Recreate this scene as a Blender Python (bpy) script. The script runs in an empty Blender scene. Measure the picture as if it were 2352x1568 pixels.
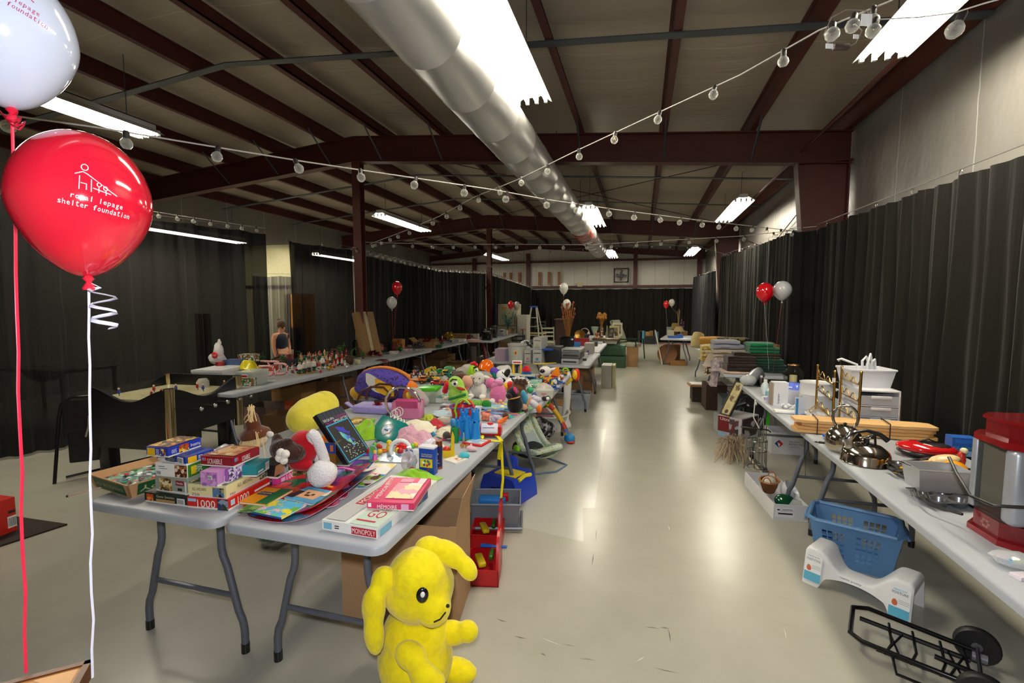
import bpy,bmesh,math,random
from mathutils import Vector,Matrix,Euler,noise
R = math.radians
SC = bpy.context.scene
COL = SC.collection
V = Vector
T = 0.74                      # height of the folding table tops
# ---------------------------------------------------------------- camera
FPX,CH,YAW,PITCH = 1064.0,1.64,R(15.596),R(4.514)
cd = bpy.data.cameras.new('camera');cam = bpy.data.objects.new('camera',cd);COL.objects.link(cam)
cam.location = (0,0,CH);cam.rotation_euler = (math.pi/2 - PITCH,0,YAW)
cd.sensor_width = 36;cd.lens = 36*FPX/2352;cd.clip_start = 0.05;cd.clip_end = 100
SC.camera = cam
FW = V((-math.sin(YAW)*math.cos(PITCH),math.cos(YAW)*math.cos(PITCH),-math.sin(PITCH)))
RI = V((math.cos(YAW),math.sin(YAW),0));UP = RI.cross(FW);CP = V((0,0,CH))
# ---------------------------------------------------------------- world, exposure
w = bpy.data.worlds.new('world');SC.world = w;w.use_nodes = True
w.node_tree.nodes['Background'].inputs[0].default_value = (.9,.92,1,1)
w.node_tree.nodes['Background'].inputs[1].default_value = 0.02
SC.view_settings.view_transform = 'Standard';SC.view_settings.look = 'None'
SC.view_settings.gamma = 1;SC.view_settings.use_curve_mapping = False
SC.view_settings.exposure = 1.38
TUBE_POWER = 26.0             # emission of the fluorescent tubes
FLASH_POWER = 52.0            # the photographer's flash
cy = SC.cycles
cy.max_bounces = 7;cy.diffuse_bounces = 3;cy.glossy_bounces = 3;cy.transmission_bounces = 4
cy.transparent_max_bounces = 10;cy.use_denoising = True;cy.sample_clamp_indirect = 4
cy.caustics_reflective = False;cy.caustics_refractive = False
fl = bpy.data.lights.new('camera_flash','SPOT');fl.energy = FLASH_POWER;fl.shadow_soft_size = .045
fl.spot_size = R(165);fl.spot_blend = .6;fl.color = (.95,.97,1)
flo = bpy.data.objects.new('camera_flash',fl);COL.objects.link(flo)
flo.location = (-.02,-.03,CH+.16);flo.rotation_euler = cam.rotation_euler
# pixel of the photograph -> point of the place, on the level z / at depth d along the view
def ray(x,y): return FW + RI*((x-1176)/FPX) - UP*((y-784)/FPX)
def at(x,y,z=T):
    d = ray(x,y);return CP + d*((z-CH)/d.z)
def atd(x,y,d): return CP + ray(x,y)*d
def atY(x,y,Y): d = ray(x,y);return CP + d*(Y/d.y)
def dep(p): return (V(p)-CP).dot(FW)
def mpp(p): return dep(p)/FPX
# ---------------------------------------------------------------- materials
def lin(h):
    h = h.lstrip('#');c = [int(h[i:i+2],16)/255 for i in (0,2,4)]
    return [x/12.92 if x <= .04045 else ((x+.055)/1.055)**2.4 for x in c]
_mc = {}
def M(col,rough=.5,metal=0,var=.12,scale=25,bump=0,coat=0,emit=0,alpha=1,spec=.5,sheen=0):
    k = (col,rough,metal,var,scale,bump,coat,emit,alpha,spec,sheen)
    if k in _mc: return _mc[k]
    m = bpy.data.materials.new('m_'+col);m.use_nodes = True;n = m.node_tree.nodes;l = m.node_tree.links
    b = n['Principled BSDF'];c = lin(col)
    b.inputs['Roughness'].default_value = rough;b.inputs['Metallic'].default_value = metal
    b.inputs['Specular IOR Level'].default_value = spec
    if coat: b.inputs['Coat Weight'].default_value = coat;b.inputs['Coat Roughness'].default_value = .08
    if sheen: b.inputs['Sheen Weight'].default_value = sheen
    if alpha < 1: b.inputs['Alpha'].default_value = alpha
    b.inputs['Base Color'].default_value = (*c,1)
    if var or bump:
        tc = n.new('ShaderNodeTexCoord');nz = n.new('ShaderNodeTexNoise')
        nz.inputs['Scale'].default_value = scale;nz.inputs['Detail'].default_value = 2
        l.new(tc.outputs['Object'],nz.inputs['Vector'])
    if var:
        mx = n.new('ShaderNodeMix');mx.data_type = 'RGBA'
        mx.inputs[6].default_value = (*[x*(1-var) for x in c],1)
        mx.inputs[7].default_value = (*[min(1,x*(1+var)) for x in c],1)
        l.new(nz.outputs['Fac'],mx.inputs[0]);l.new(mx.outputs[2],b.inputs['Base Color'])
    if bump:
        bp = n.new('ShaderNodeBump');bp.inputs['Strength'].default_value = bump;bp.inputs['Distance'].default_value = .01
        l.new(nz.outputs['Fac'],bp.inputs['Height']);l.new(bp.outputs[0],b.inputs['Normal'])
    if emit:
        b.inputs['Emission Color'].default_value = (*c,1);b.inputs['Emission Strength'].default_value = emit
    _mc[k] = m;return m
def CLO(col,b=.5,s=60): return M(col,.9,0,.15,s,b,spec=.2,sheen=.3)      # cloth, plush
def PLA(col,r=.35): return M(col,r,0,.05,20)                                   # plastic
def MET(col='b8b8ba',r=.25): return M(col,r,1,.06,30)
def PIC(cols,scale=14,seed=0,kind='blob',rough=.35,coord='Object'):
    """printed picture: patches of the given colours"""
    k = ('pic',tuple(cols),scale,seed,kind,rough,coord)
    if k in _mc: return _mc[k]
    m = bpy.data.materials.new('print');m.use_nodes = True;n = m.node_tree.nodes;l = m.node_tree.links
    b = n['Principled BSDF'];b.inputs['Roughness'].default_value = rough
    tc = n.new('ShaderNodeTexCoord');mp = n.new('ShaderNodeMapping');mp.inputs['Location'].default_value = (seed*1.37,seed*.71,seed*.33)
    l.new(tc.outputs[coord],mp.inputs['Vector'])
    rp = n.new('ShaderNodeValToRGB');cr = rp.color_ramp;cr.interpolation = 'CONSTANT'
    while len(cr.elements) < len(cols): cr.elements.new(.5)
    for i,c in enumerate(cols): cr.elements[i].position = i/len(cols);cr.elements[i].color = (*lin(c),1)
    if kind == 'blob':
        nz = n.new('ShaderNodeTexNoise');nz.inputs['Scale'].default_value = scale*1.3;nz.inputs['Detail'].default_value = 3
        l.new(mp.outputs[0],nz.inputs['Vector'])
        ad = n.new('ShaderNodeVectorMath');ad.operation = 'MULTIPLY_ADD'
        ad.inputs[1].default_value = (1.6/scale,)*3
        l.new(nz.outputs['Color'],ad.inputs[0]);l.new(mp.outputs[0],ad.inputs[2])
        vo = n.new('ShaderNodeTexVoronoi');vo.inputs['Scale'].default_value = scale
        l.new(ad.outputs[0],vo.inputs['Vector'])
        sp = n.new('ShaderNodeSeparateColor');l.new(vo.outputs['Color'],sp.inputs[0]);l.new(sp.outputs[0],rp.inputs[0])
    elif kind == 'dots':
        vo = n.new('ShaderNodeTexVoronoi');vo.inputs['Scale'].default_value = scale
        l.new(mp.outputs[0],vo.inputs['Vector'])
        cr.elements[0].position = 0
        for i in range(1,len(cols)): cr.elements[i].position = .28+.3*(i-1)
        l.new(vo.outputs['Distance'],rp.inputs[0])
    else:                                              # 'x','y','z' stripes
        wv = n.new('ShaderNodeTexWave');wv.bands_direction = kind.upper();wv.inputs['Scale'].default_value = scale
        wv.wave_profile = 'SAW';l.new(mp.outputs[0],wv.inputs['Vector']);l.new(wv.outputs['Fac'],rp.inputs[0])
    l.new(rp.outputs[0],b.inputs['Base Color']);_mc[k] = m;return m
def GLASS(tint='f4f8f6',clear=.82,rough=.05):
    k = ('glass',tint,clear,rough)
    if k in _mc: return _mc[k]
    m = bpy.data.materials.new('clear');m.use_nodes = True;n = m.node_tree.nodes;l = m.node_tree.links
    b = n['Principled BSDF'];b.inputs['Base Color'].default_value = (*[x*(.06 if rough <= .03 else 1) for x in lin(tint)],1);b.inputs['Roughness'].default_value = rough
    t = n.new('ShaderNodeBsdfTransparent');t.inputs[0].default_value = (*[.5+.5*x for x in lin(tint)],1)
    mx = n.new('ShaderNodeMixShader');lw = n.new('ShaderNodeLayerWeight');lw.inputs[0].default_value = .25
    mr = n.new('ShaderNodeMapRange');mr.inputs[3].default_value = 1-clear;mr.inputs[4].default_value = .9
    l.new(lw.outputs['Facing'],mr.inputs[0]);l.new(mr.outputs[0],mx.inputs[0])
    l.new(t.outputs[0],mx.inputs[1]);l.new(b.outputs[0],mx.inputs[2]);l.new(mx.outputs[0],n['Material Output'].inputs[0])
    _mc[k] = m;return m
def EMIT(col,s):
    k = ('emit',col,s)
    if k in _mc: return _mc[k]
    m = bpy.data.materials.new('glow');m.use_nodes = True;n = m.node_tree.nodes;l = m.node_tree.links
    e = n.new('ShaderNodeEmission');e.inputs[0].default_value = (*lin(col),1);e.inputs[1].default_value = s
    l.new(e.outputs[0],n['Material Output'].inputs[0]);_mc[k] = m;return m
WHITE = PLA('ececea');BLACK = PLA('141416');KRAFT = M('a88460',.8,0,.08,40);KRAFT_D = M('8a6844',.85,0,.1,30)
STEEL = MET('8f9298',.28);CHROME = MET('d8d8dc',.12);BRASS = MET('b8924a',.25);INK = M('201c1c',.6)
RED = PLA('c8141e');GREYTAB = M('a9adb4',.42,0,.06,6,.03);LEGGREY = M('686c78',.4,.35,.05)
# ---------------------------------------------------------------- mesh building
_tx = {}
def text_mesh(s):
    if s in _tx: return _tx[s]
    cu = bpy.data.curves.new('t','FONT');cu.body = s;cu.resolution_u = 2
    o = bpy.data.objects.new('t',cu);me = bpy.data.meshes.new_from_object(o)
    vs = [tuple(v.co) for v in me.vertices];fs = [tuple(p.vertices) for p in me.polygons]
    bpy.data.objects.remove(o);bpy.data.curves.remove(cu);bpy.data.meshes.remove(me)
    xs = [v[0] for v in vs];ys = [v[1] for v in vs]
    _tx[s] = ([((v[0]-min(xs))/(max(xs)-min(xs)),(v[1]-min(ys))/(max(ys)-min(ys))) for v in vs],fs);return _tx[s]
_bx = {}
def _box(sx,sy,sz,bev,seg):
    k = (round(sx,4),round(sy,4),round(sz,4),bev,seg)
    if k in _bx: return _bx[k]
    bm = bmesh.new();bmesh.ops.create_cube(bm,size=1);bmesh.ops.scale(bm,vec=(sx,sy,sz),verts=bm.verts)
    if bev: bmesh.ops.bevel(bm,geom=bm.edges[:],offset=min(bev,min(sx,sy,sz)*.49),segments=seg,profile=.5,affect='EDGES')
    bm.verts.index_update()
    r = ([tuple(v.co) for v in bm.verts],[[v.index for v in f.verts] for f in bm.faces]);bm.free();_bx[k] = r;return r
def rotm(rx=0,ry=0,rz=0): return Euler((R(rx),R(ry),R(rz))).to_matrix().to_4x4()
def xf(loc=(0,0,0),rx=0,ry=0,rz=0,s=1):
    m = Matrix.Translation(loc) @ rotm(rx,ry,rz)
    return m @ Matrix.Scale(s,4) if s != 1 else m
class MB:
    def __init__(s): s.v = [];s.f = [];s.mi = [];s.sm = [];s.mats = [];s.X = Matrix()
    def use(s,loc=(0,0,0),rx=0,ry=0,rz=0,sc=1): s.X = xf(loc,rx,ry,rz,sc);return s
    def add(s,vs,fs,mat,smooth=False,X=None):
        if mat not in s.mats: s.mats.append(mat)
        i = s.mats.index(mat);o = len(s.v);x = s.X @ X if X is not None else s.X
        s.v += [x @ V(v) for v in vs];s.f += [[a+o for a in f] for f in fs]
        s.mi += [i]*len(fs);s.sm += [smooth]*len(fs);return s
    def box(s,c,size,mat,bev=0,seg=2,rx=0,ry=0,rz=0):
        vs,fs = _box(*size,bev,seg);return s.add(vs,fs,mat,bool(bev) and seg > 1,xf(c,rx,ry,rz))
    def bx(s,x0,y0,z0,x1,y1,z1,mat,bev=0):
        return s.box(((x0+x1)/2,(y0+y1)/2,(z0+z1)/2),(x1-x0,y1-y0,z1-z0),mat,bev)
    def tube(s,pts,r,mat,n=8,closed=False,flat=1):
        pts = [V(p) for p in pts];N = len(pts);rs = r if isinstance(r,(list,tuple)) else [r]*N
        vs = [];fs = [];up = None
        for i,p in enumerate(pts):
            a = pts[(i-1) % N] if closed or i else p;b = pts[(i+1) % N] if closed or i < N-1 else p
            t = (b-a).normalized() if (b-a).length > 1e-9 else V((0,0,1))
            if up is None: up = V((0,0,1)) if abs(t.z) < .9 else V((1,0,0))
            u = (up - t*up.dot(t))
            u = u.normalized() if u.length > 1e-6 else t.orthogonal().normalized()
            w_ = t.cross(u);up = u
            for j in range(n):
                q = 2*math.pi*j/n;vs.append(p + u*(math.sin(q)*rs[i]*flat) + w_*(math.cos(q)*rs[i]))
        for i in range(N if closed else N-1):
            k = (i+1) % N
            for j in range(n): fs.append([i*n+j,i*n+(j+1) % n,k*n+(j+1) % n,k*n+j])
        if not closed: fs += [list(range(n))[::-1],[(N-1)*n+j for j in range(n)]]
        return s.add(vs,fs,mat,True)
    def lathe(s,prof,mat,n=20,c=(0,0,0),rx=0,ry=0,rz=0,sy=1):
        vs = [];fs = []
        for r_,z in prof:
            for j in range(n):
                q = 2*math.pi*j/n;vs.append((r_*math.cos(q),r_*math.sin(q)*sy,z))
        for i in range(len(prof)-1):
            for j in range(n): fs.append([i*n+j,i*n+(j+1) % n,(i+1)*n+(j+1) % n,(i+1)*n+j])
        if prof[0][0] > 1e-4: fs.append(list(range(n))[::-1])
        if prof[-1][0] > 1e-4: fs.append([(len(prof)-1)*n+j for j in range(n)])
        return s.add(vs,fs,mat,True,xf(c,rx,ry,rz))
    def cyl(s,c,r,h,mat,n=20,rx=0,ry=0,rz=0,r2=None): return s.lathe([(r,0),(r if r2 is None else r2,h)],mat,n,c,rx,ry,rz)
    def ell(s,c,rad,mat,n=14,rx=0,ry=0,rz=0,wob=0,seed=0):
        if not isinstance(rad,(tuple,list,V)): rad = (rad,)*3
        m = max(6,n//2+2);vs = [];fs = []
        for i in range(m+1):
            a = math.pi*i/m
            for j in range(n):
                q = 2*math.pi*j/n;d = V((math.sin(a)*math.cos(q),math.sin(a)*math.sin(q),math.cos(a)))
                k = 1 + (wob*noise.noise(d*2.2+V((seed,seed*.7,0))) if wob else 0)
                vs.append((d.x*rad[0]*k,d.y*rad[1]*k,d.z*rad[2]*k))
        for i in range(m):
            for j in range(n): fs.append([i*n+j,(i+1)*n+j,(i+1)*n+(j+1) % n,i*n+(j+1) % n])
        return s.add(vs,fs,mat,True,xf(c,rx,ry,rz))
    def prism(s,pts,z0,z1,mat,X=None,smooth=False):
        n = len(pts);vs = [(p[0],p[1],z0) for p in pts]+[(p[0],p[1],z1) for p in pts]
        fs = [list(range(n))[::-1],list(range(n,2*n))]+[[i,(i+1) % n,n+(i+1) % n,n+i] for i in range(n)]
        return s.add(vs,fs,mat,smooth,X)
    def grid(s,fn,nu,nv,mat,smooth=True,cu=False):
        vs = [fn(i/nu,j/nv) for i in range(nu+(0 if cu else 1)) for j in range(nv+1)];fs = [];N = nu+(0 if cu else 1)
        for i in range(nu):
            for j in range(nv):
                k = (i+1) % N;fs.append([i*(nv+1)+j,k*(nv+1)+j,k*(nv+1)+j+1,i*(nv+1)+j+1])
        return s.add(vs,fs,mat,smooth)
    def rect(s,c,right,up,w_,h_,mat,off=.0008):
        c = V(c);r = V(right).normalized();u = V(up).normalized();c = c+r.cross(u)*off
        return s.add([c-r*w_/2-u*h_/2,c+r*w_/2-u*h_/2,c+r*w_/2+u*h_/2,c-r*w_/2+u*h_/2],[[0,1,2,3]],mat)
    def text(s,t,c,right,up,w_,h_,mat,off=.0014):
        vs,fs = text_mesh(t);c = V(c);r = V(right).normalized();u = V(up).normalized();c = c+r.cross(u)*off
        return s.add([c+r*((x-.5)*w_)+u*((y-.5)*h_) for x,y in vs],fs,mat)
    def obj(s,name,parent=None,loc=None,rz=0):
        me = bpy.data.meshes.new(name);me.from_pydata(s.v,[],s.f)
        for m in s.mats: me.materials.append(m)
        me.polygons.foreach_set('material_index',s.mi);me.polygons.foreach_set('use_smooth',s.sm)
        me.set_sharp_from_angle(angle=R(42));me.update()
        o = bpy.data.objects.new(name,me);COL.objects.link(o)
        if parent: o.parent = parent
        if loc is not None: o.location = loc
        if rz: o.rotation_euler = (0,0,R(rz))
        return o
    def solo(s,name,label,cat,loc=(0,0,0),rz=0,group=None):
        o = s.obj(name,None,loc,rz);tag(o,label,cat,group);return o
def tag(o,label,cat,group=None):
    o['label'] = label;o['category'] = cat
    if group: o['group'] = group
def thing(name,label,cat,loc=(0,0,0),rz=0,group=None):
    o = bpy.data.objects.new(name,None);COL.objects.link(o);o.empty_display_size = .05
    o.location = loc;o.rotation_euler = (0,0,R(rz));tag(o,label,cat,group);return o
def struct(o): o['kind'] = 'structure';return o
def dup(root,loc,rz,label,group=None):
    """a copy of a thing with copies of its parts and sub-parts"""
    r = root.copy();COL.objects.link(r);r.location = loc;r.rotation_euler = (0,0,R(rz));r['label'] = label
    if group: r['group'] = group
    for ch in list(root.children):
        c = ch.copy();COL.objects.link(c);c.parent = r
        for g in ch.children:
            d = g.copy();COL.objects.link(d);d.parent = c
    return r
def mod_soft(o,lv=1):
    m = o.modifiers.new('s','SUBSURF');m.levels = lv;m.render_levels = lv;return o
def fuse(o,voxel=.01,it=6):
    """one continuous skin over overlapping lumps"""
    m = o.modifiers.new('r','REMESH');m.mode = 'VOXEL';m.voxel_size = voxel;m.use_smooth_shade = True
    k = o.modifiers.new('k','SMOOTH');k.iterations = it;k.factor = .6;return o
def ang(a,b): return math.degrees(math.atan2(b[1]-a[1],b[0]-a[0]))
# ================================================================ THE HALL
XR,XL,YF,YB,XRID = 2.62,-10.3,21.7,-2.2,-4.8
def roof_z(x): return 4.74 - .083*abs(x-XRID)            # underside of the roof insulation
def floor_mat():
    m = bpy.data.materials.new('floor_paint');m.use_nodes = True;n = m.node_tree.nodes;l = m.node_tree.links
    b = n['Principled BSDF'];tc = n.new('ShaderNodeTexCoord')
    a = n.new('ShaderNodeTexNoise');a.inputs['Scale'].default_value = 3.5;a.inputs['Detail'].default_value = 3
    c = n.new('ShaderNodeTexNoise');c.inputs['Scale'].default_value = 34;c.inputs['Detail'].default_value = 2
    mp = n.new('ShaderNodeMapping');mp.inputs['Scale'].default_value = (1,.16,1)
    l.new(tc.outputs['Object'],a.inputs[0]);l.new(tc.outputs['Object'],mp.inputs[0]);l.new(mp.outputs[0],c.inputs[0])
    r1 = n.new('ShaderNodeValToRGB');r1.color_ramp.elements[0].position = .1;r1.color_ramp.elements[1].position = .9
    r1.color_ramp.elements[0].color = (*lin('a8a598'),1);r1.color_ramp.elements[1].color = (*lin('b4b1a4'),1)
    l.new(a.outputs[0],r1.inputs[0])
    r2 = n.new('ShaderNodeValToRGB');r2.color_ramp.elements[0].position = .16;r2.color_ramp.elements[1].position = .23
    r2.color_ramp.elements[0].color = (.6,.57,.53,1);r2.color_ramp.elements[1].color = (1,1,1,1)
    l.new(c.outputs[0],r2.inputs[0])
    mx = n.new('ShaderNodeMix');mx.data_type = 'RGBA';mx.blend_type = 'MULTIPLY';mx.inputs[0].default_value = .5
    l.new(r1.outputs[0],mx.inputs[6]);l.new(r2.outputs[0],mx.inputs[7]);l.new(mx.outputs[2],b.inputs['Base Color'])
    rr = n.new('ShaderNodeMapRange');rr.inputs[3].default_value = .25;rr.inputs[4].default_value = .268
    l.new(a.outputs[0],rr.inputs[0]);l.new(rr.outputs[0],b.inputs['Roughness'])
    bp = n.new('ShaderNodeBump');bp.inputs['Strength'].default_value = .05;bp.inputs['Distance'].default_value = .008
    l.new(c.outputs[0],bp.inputs['Height']);l.new(bp.outputs[0],b.inputs['Normal'])
    return m
def insul(col,axis,sp,seam,bmp=.35):
    """vinyl-faced insulation with a seam every sp metres along axis"""
    m = bpy.data.materials.new('insulation');m.use_nodes = True;n = m.node_tree.nodes;l = m.node_tree.links
    b = n['Principled BSDF'];b.inputs['Roughness'].default_value = .42;tc = n.new('ShaderNodeTexCoord')
    sx = n.new('ShaderNodeSeparateXYZ');l.new(tc.outputs['Object'],sx.inputs[0])
    nz = n.new('ShaderNodeTexNoise');nz.inputs['Scale'].default_value = 1.3;nz.inputs['Detail'].default_value = 4
    mp = n.new('ShaderNodeMapping');mp.inputs['Scale'].default_value = (.25,1.6,1) if axis == 1 else (1,3,.12)
    if axis == 0: mp.inputs['Scale'].default_value = (3,1,.12)
    l.new(tc.outputs['Object'],mp.inputs[0]);l.new(mp.outputs[0],nz.inputs[0])
    ad = n.new('ShaderNodeMath');ad.operation = 'MULTIPLY_ADD';ad.inputs[1].default_value = .12
    l.new(nz.outputs[0],ad.inputs[0]);l.new(sx.outputs[axis],ad.inputs[2])
    md = n.new('ShaderNodeMath');md.operation = 'PINGPONG';md.inputs[1].default_value = sp/2;l.new(ad.outputs[0],md.inputs[0])
    lt = n.new('ShaderNodeMath');lt.operation = 'LESS_THAN';lt.inputs[1].default_value = .007;l.new(md.outputs[0],lt.inputs[0])
    mx = n.new('ShaderNodeMix');mx.data_type = 'RGBA';mx.inputs[6].default_value = (*lin(col),1);mx.inputs[7].default_value = (*lin(seam),1)
    l.new(lt.outputs[0],mx.inputs[0]);l.new(mx.outputs[2],b.inputs['Base Color'])
    bp = n.new('ShaderNodeBump');bp.inputs['Strength'].default_value = bmp;bp.inputs['Distance'].default_value = .12
    l.new(nz.outputs[0],bp.inputs['Height']);l.new(bp.outputs[0],b.inputs['Normal'])
    return m
m = MB();m.bx(XL,YB,-.1,XR,YF,0,floor_mat())
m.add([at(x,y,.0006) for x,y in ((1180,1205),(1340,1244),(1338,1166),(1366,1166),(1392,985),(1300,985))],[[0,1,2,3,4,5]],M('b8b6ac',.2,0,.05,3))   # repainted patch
random.seed(21);SCF = M('5c564c',.6,0,.3,40)
for x,y,dx,dy,c in [(1371,1212,-3,30,0),(1364,1268,-5,32,0),(1500,1532,62,14,0),(1515,1440,24,3,0),(1534,1442,6,34,0),(1290,1478,34,7,0),(1480,1440,36,4,0),(1240,1500,14,6,0),(1330,1512,40,5,0),(1140,1420,26,8,0),(1180,1460,30,6,0),(1800,1440,7,28,1),(1534,1206,3,12,1),(410,1345,70,22,1),(760,1300,18,-10,1),(1236,1460,60,24,1),(1460,1520,22,-14,1)]:
    a = at(x,y,.0009);b = at(x+dx,y+dy,.0009);s_ = V((b.y-a.y,a.x-b.x,0)).normalized()*.004*random.uniform(.4,1);k = a.lerp(b,.5)+s_*random.uniform(-2,2)
    m.add([a,k-s_,b,k+s_],[[0,1,2,3]],M('d0ccc0',.5) if c else SCF)
struct(m.obj('floor'))
WALLM = insul('8e8a84',1,1.22,'c4c4c8');WALLF = insul('c8c4bc',0,.6,'908c86',.15);CEILM = insul('a89c8a',1,1.35,'bcb2a2')
m = MB();m.bx(XR,YB,0,XR+.1,YF,4.4,WALLM);struct(m.obj('wall_right'))
m = MB();m.bx(XL-.1,YB,0,XL,YF,4.6,WALLM);struct(m.obj('wall_left'))
m = MB();m.bx(XL,YF,0,XR,YF+.1,5,WALLF);struct(m.obj('wall_far'))
m = MB();m.bx(XL,YB-.1,0,XR,YB,5,WALLF);struct(m.obj('wall_near'))
# roof insulation, sagging between the purlins
PUR = [2.5,1.37,.23,-.95,-2.1,-3.2,-4.3,-5.3,-6.4,-7.5,-8.6,-9.7]
def sag(x):
    for a,b in zip(PUR,PUR[1:]):
        if b <= x <= a:
            t = (x-b)/(a-b);return -.035*math.sin(math.pi*t)
    return 0
m = MB()
xs = sorted([XL,XR,XRID]+[b+(a-b)*k/5 for a,b in zip(PUR,PUR[1:]) for k in range(6)])
xs = [x for i,x in enumerate(xs) if i == 0 or x-xs[i-1] > 1e-3]
ny = 48;vs = [];fs = []
for x in xs:
    for j in range(ny+1): y = YB+(YF-YB)*j/ny;vs.append((x,y,roof_z(x)+sag(x)*(1+.6*noise.noise(V((x*2,y*1.1,0))))))
    for j in range(ny+1): vs.append((x,YB+(YF-YB)*j/ny,roof_z(x)+.15))
for i in range(len(xs)-1):
    a = i*2*(ny+1);b = a+2*(ny+1)
    for j in range(ny): fs += [[a+j,a+j+1,b+j+1,b+j],[a+ny+1+j,b+ny+1+j,b+ny+2+j,a+ny+2+j]]
m.add(vs,fs,CEILM,True);struct(m.obj('ceiling'))
OXIDE = M('4a1a14',.55,0,.25,8,.05);OXI2 = M('54241a',.55,0,.2,8);STRAP = M('4a5258',.45,.3,.1,10)
# purlins: Z-shaped steel running the length of the hall
for i,x in enumerate(PUR):
    z = roof_z(x)-.03;m = MB();s_ = 1 if x > XRID else -1
    m.prism([(-.032,0),(.004,0),(.004,-.19),(.07,-.19),(.07,-.172),(.07,-.2),(-.004,-.2),(-.004,-.008),(-.032,-.008)][::-1],0,1,OXIDE if i else OXI2,
            Matrix(((s_,0,0,x),(0,0,YF-YB-.02,YB+.01),(0,1,0,z),(0,0,0,1))))
    struct(m.obj('purlin'))
# rafters: tapered I-beams, one frame every 7.2 m
def ibeam(m,a,b,d0,d1,mat,w=.16,t=.014):
    """a, b: top points; depth d0 -> d1 downwards; flange w across y"""
    a = V(a);b = V(b)
    for (u0,u1,hw) in ((0,t,w/2),(None,None,.006),(1,1,w/2)):
        if u0 is None: za,zb,ya,yb = -t,-t,-(d0-t),-(d1-t)
        elif u0 == 0: za,zb,ya,yb = 0,0,-t,-t
        else: za,zb,ya,yb = -(d0-t),-(d1-t),-d0,-d1
        vs = [(a.x,a.y+s*hw,a.z+z) for z in (za,ya) for s in (-1,1)]+[(b.x,b.y+s*hw,b.z+z) for z in (zb,yb) for s in (-1,1)]
        m.add(vs,[[0,1,3,2],[4,6,7,5],[0,2,6,4],[1,5,7,3],[0,4,5,1],[2,3,7,6]],mat)
for y in (7.2,14.4,21.5):
    zr = lambda x: roof_z(x)-.23
    d = .42 if y < 20 else .25
    m = MB();ibeam(m,(XRID,y,zr(XRID)),(XR-.03,y,zr(XR)),d,d,OXIDE);struct(m.obj('roof_beam'))
    m = MB();ibeam(m,(XL+.03,y,zr(XL)),(XRID-.002,y,zr(XRID)),d,d,OXIDE);struct(m.obj('roof_beam'))
    if y < 20:
        zb = zr(2.2)-d            # tapered wall column: wide web at the top
        m = MB();X0 = Matrix(((1,0,0,0),(0,0,1,y),(0,1,0,0),(0,0,0,1)))
        m.prism([(1.97,zb+.01),(2.56,zb+.01),(2.56,0),(2.3,0)],-.012,.012,OXIDE,X0)
        m.prism([(1.955,zb+.01),(1.975,zb+.01),(2.31,0),(2.29,0)],-.09,.09,OXIDE,X0)
        m.prism([(2.55,zb+.01),(2.57,zb+.01),(2.57,0),(2.55,0)],-.09,.09,OXIDE,X0)
        m.prism([(1.955,zb),(2.6,zb),(2.6,zb+.02),(1.955,zb+.02)],-.09,.09,OXIDE,X0)
        struct(m.obj('wall_column'))
        m = MB();zt = zr(XRID)-d;xr = XRID+.02
        m.bx(xr-.075,y-.07,0,xr+.075,y-.056,zt,OXI2);m.bx(xr-.075,y+.056,0,xr+.075,y+.07,zt,OXI2)
        m.bx(xr-.006,y-.056,0,xr+.006,y+.056,zt,OXI2);m.bx(xr-.12,y-.1,zt-.015,xr+.12,y+.1,zt,OXI2)
        struct(m.obj('column'))
    # knee braces from the beam's foot up to the purlins
    for x in PUR[1:10]:
        for s in (-1,1):
            if y > 20 and s > 0 or (x in (PUR[2],PUR[4],PUR[6]) and s > 0): continue
            zb = zr(x)-d
            if abs(x-XRID) < .3: continue
            m = MB();m.tube([(x+.03,y+s*.08,zb+.03),(x+.03,y+s*.62,roof_z(x)-.2)],.014,STRAP,4);struct(m.obj('knee_brace'))
# flat bracing straps lying under the purlins across the hall
for y in (-.2,4.65,9.55,11.9,17.0,19.2):
    for a,b in ((XL+.05,XRID-.02),(XRID-.02,XR-.05)):
        m = MB();za,zb = roof_z(a)-.245,roof_z(b)-.245
        m.add([(a,y+s*.05,za+k) for s in (-1,1) for k in (0,.012)]+[(b,y+s*.05,zb+k) for s in (-1,1) for k in (0,.012)],
              [[0,1,3,2],[4,6,7,5],[0,4,5,1],[2,3,7,6],[0,2,6,4],[1,5,7,3]],STRAP);struct(m.obj('bracing_strap'))
# X rod bracing in the second bay and conduit along the wall
for (a,b) in (((-4.6,7.4),(2.3,14.2)),((2.3,7.4),(-4.6,14.2))):
    m = MB();m.tube([(a[0],a[1],roof_z(a[0])-.3),(b[0],b[1],roof_z(b[0])-.3)],.008,OXIDE,6);struct(m.obj('brace_rod'))
m = MB();m.tube([(2.02,YB,3.72),(2.02,14,3.66)],.02,OXI2,8);struct(m.obj('conduit'))
for (a,b) in (((2.57,7.5,3.6),(2.57,12.0,2.6)),((2.57,14.2,3.5),(2.57,9.6,2.5))):
    m = MB();m.tube([a,b],.01,OXIDE,6);struct(m.obj('brace_rod'))
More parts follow.
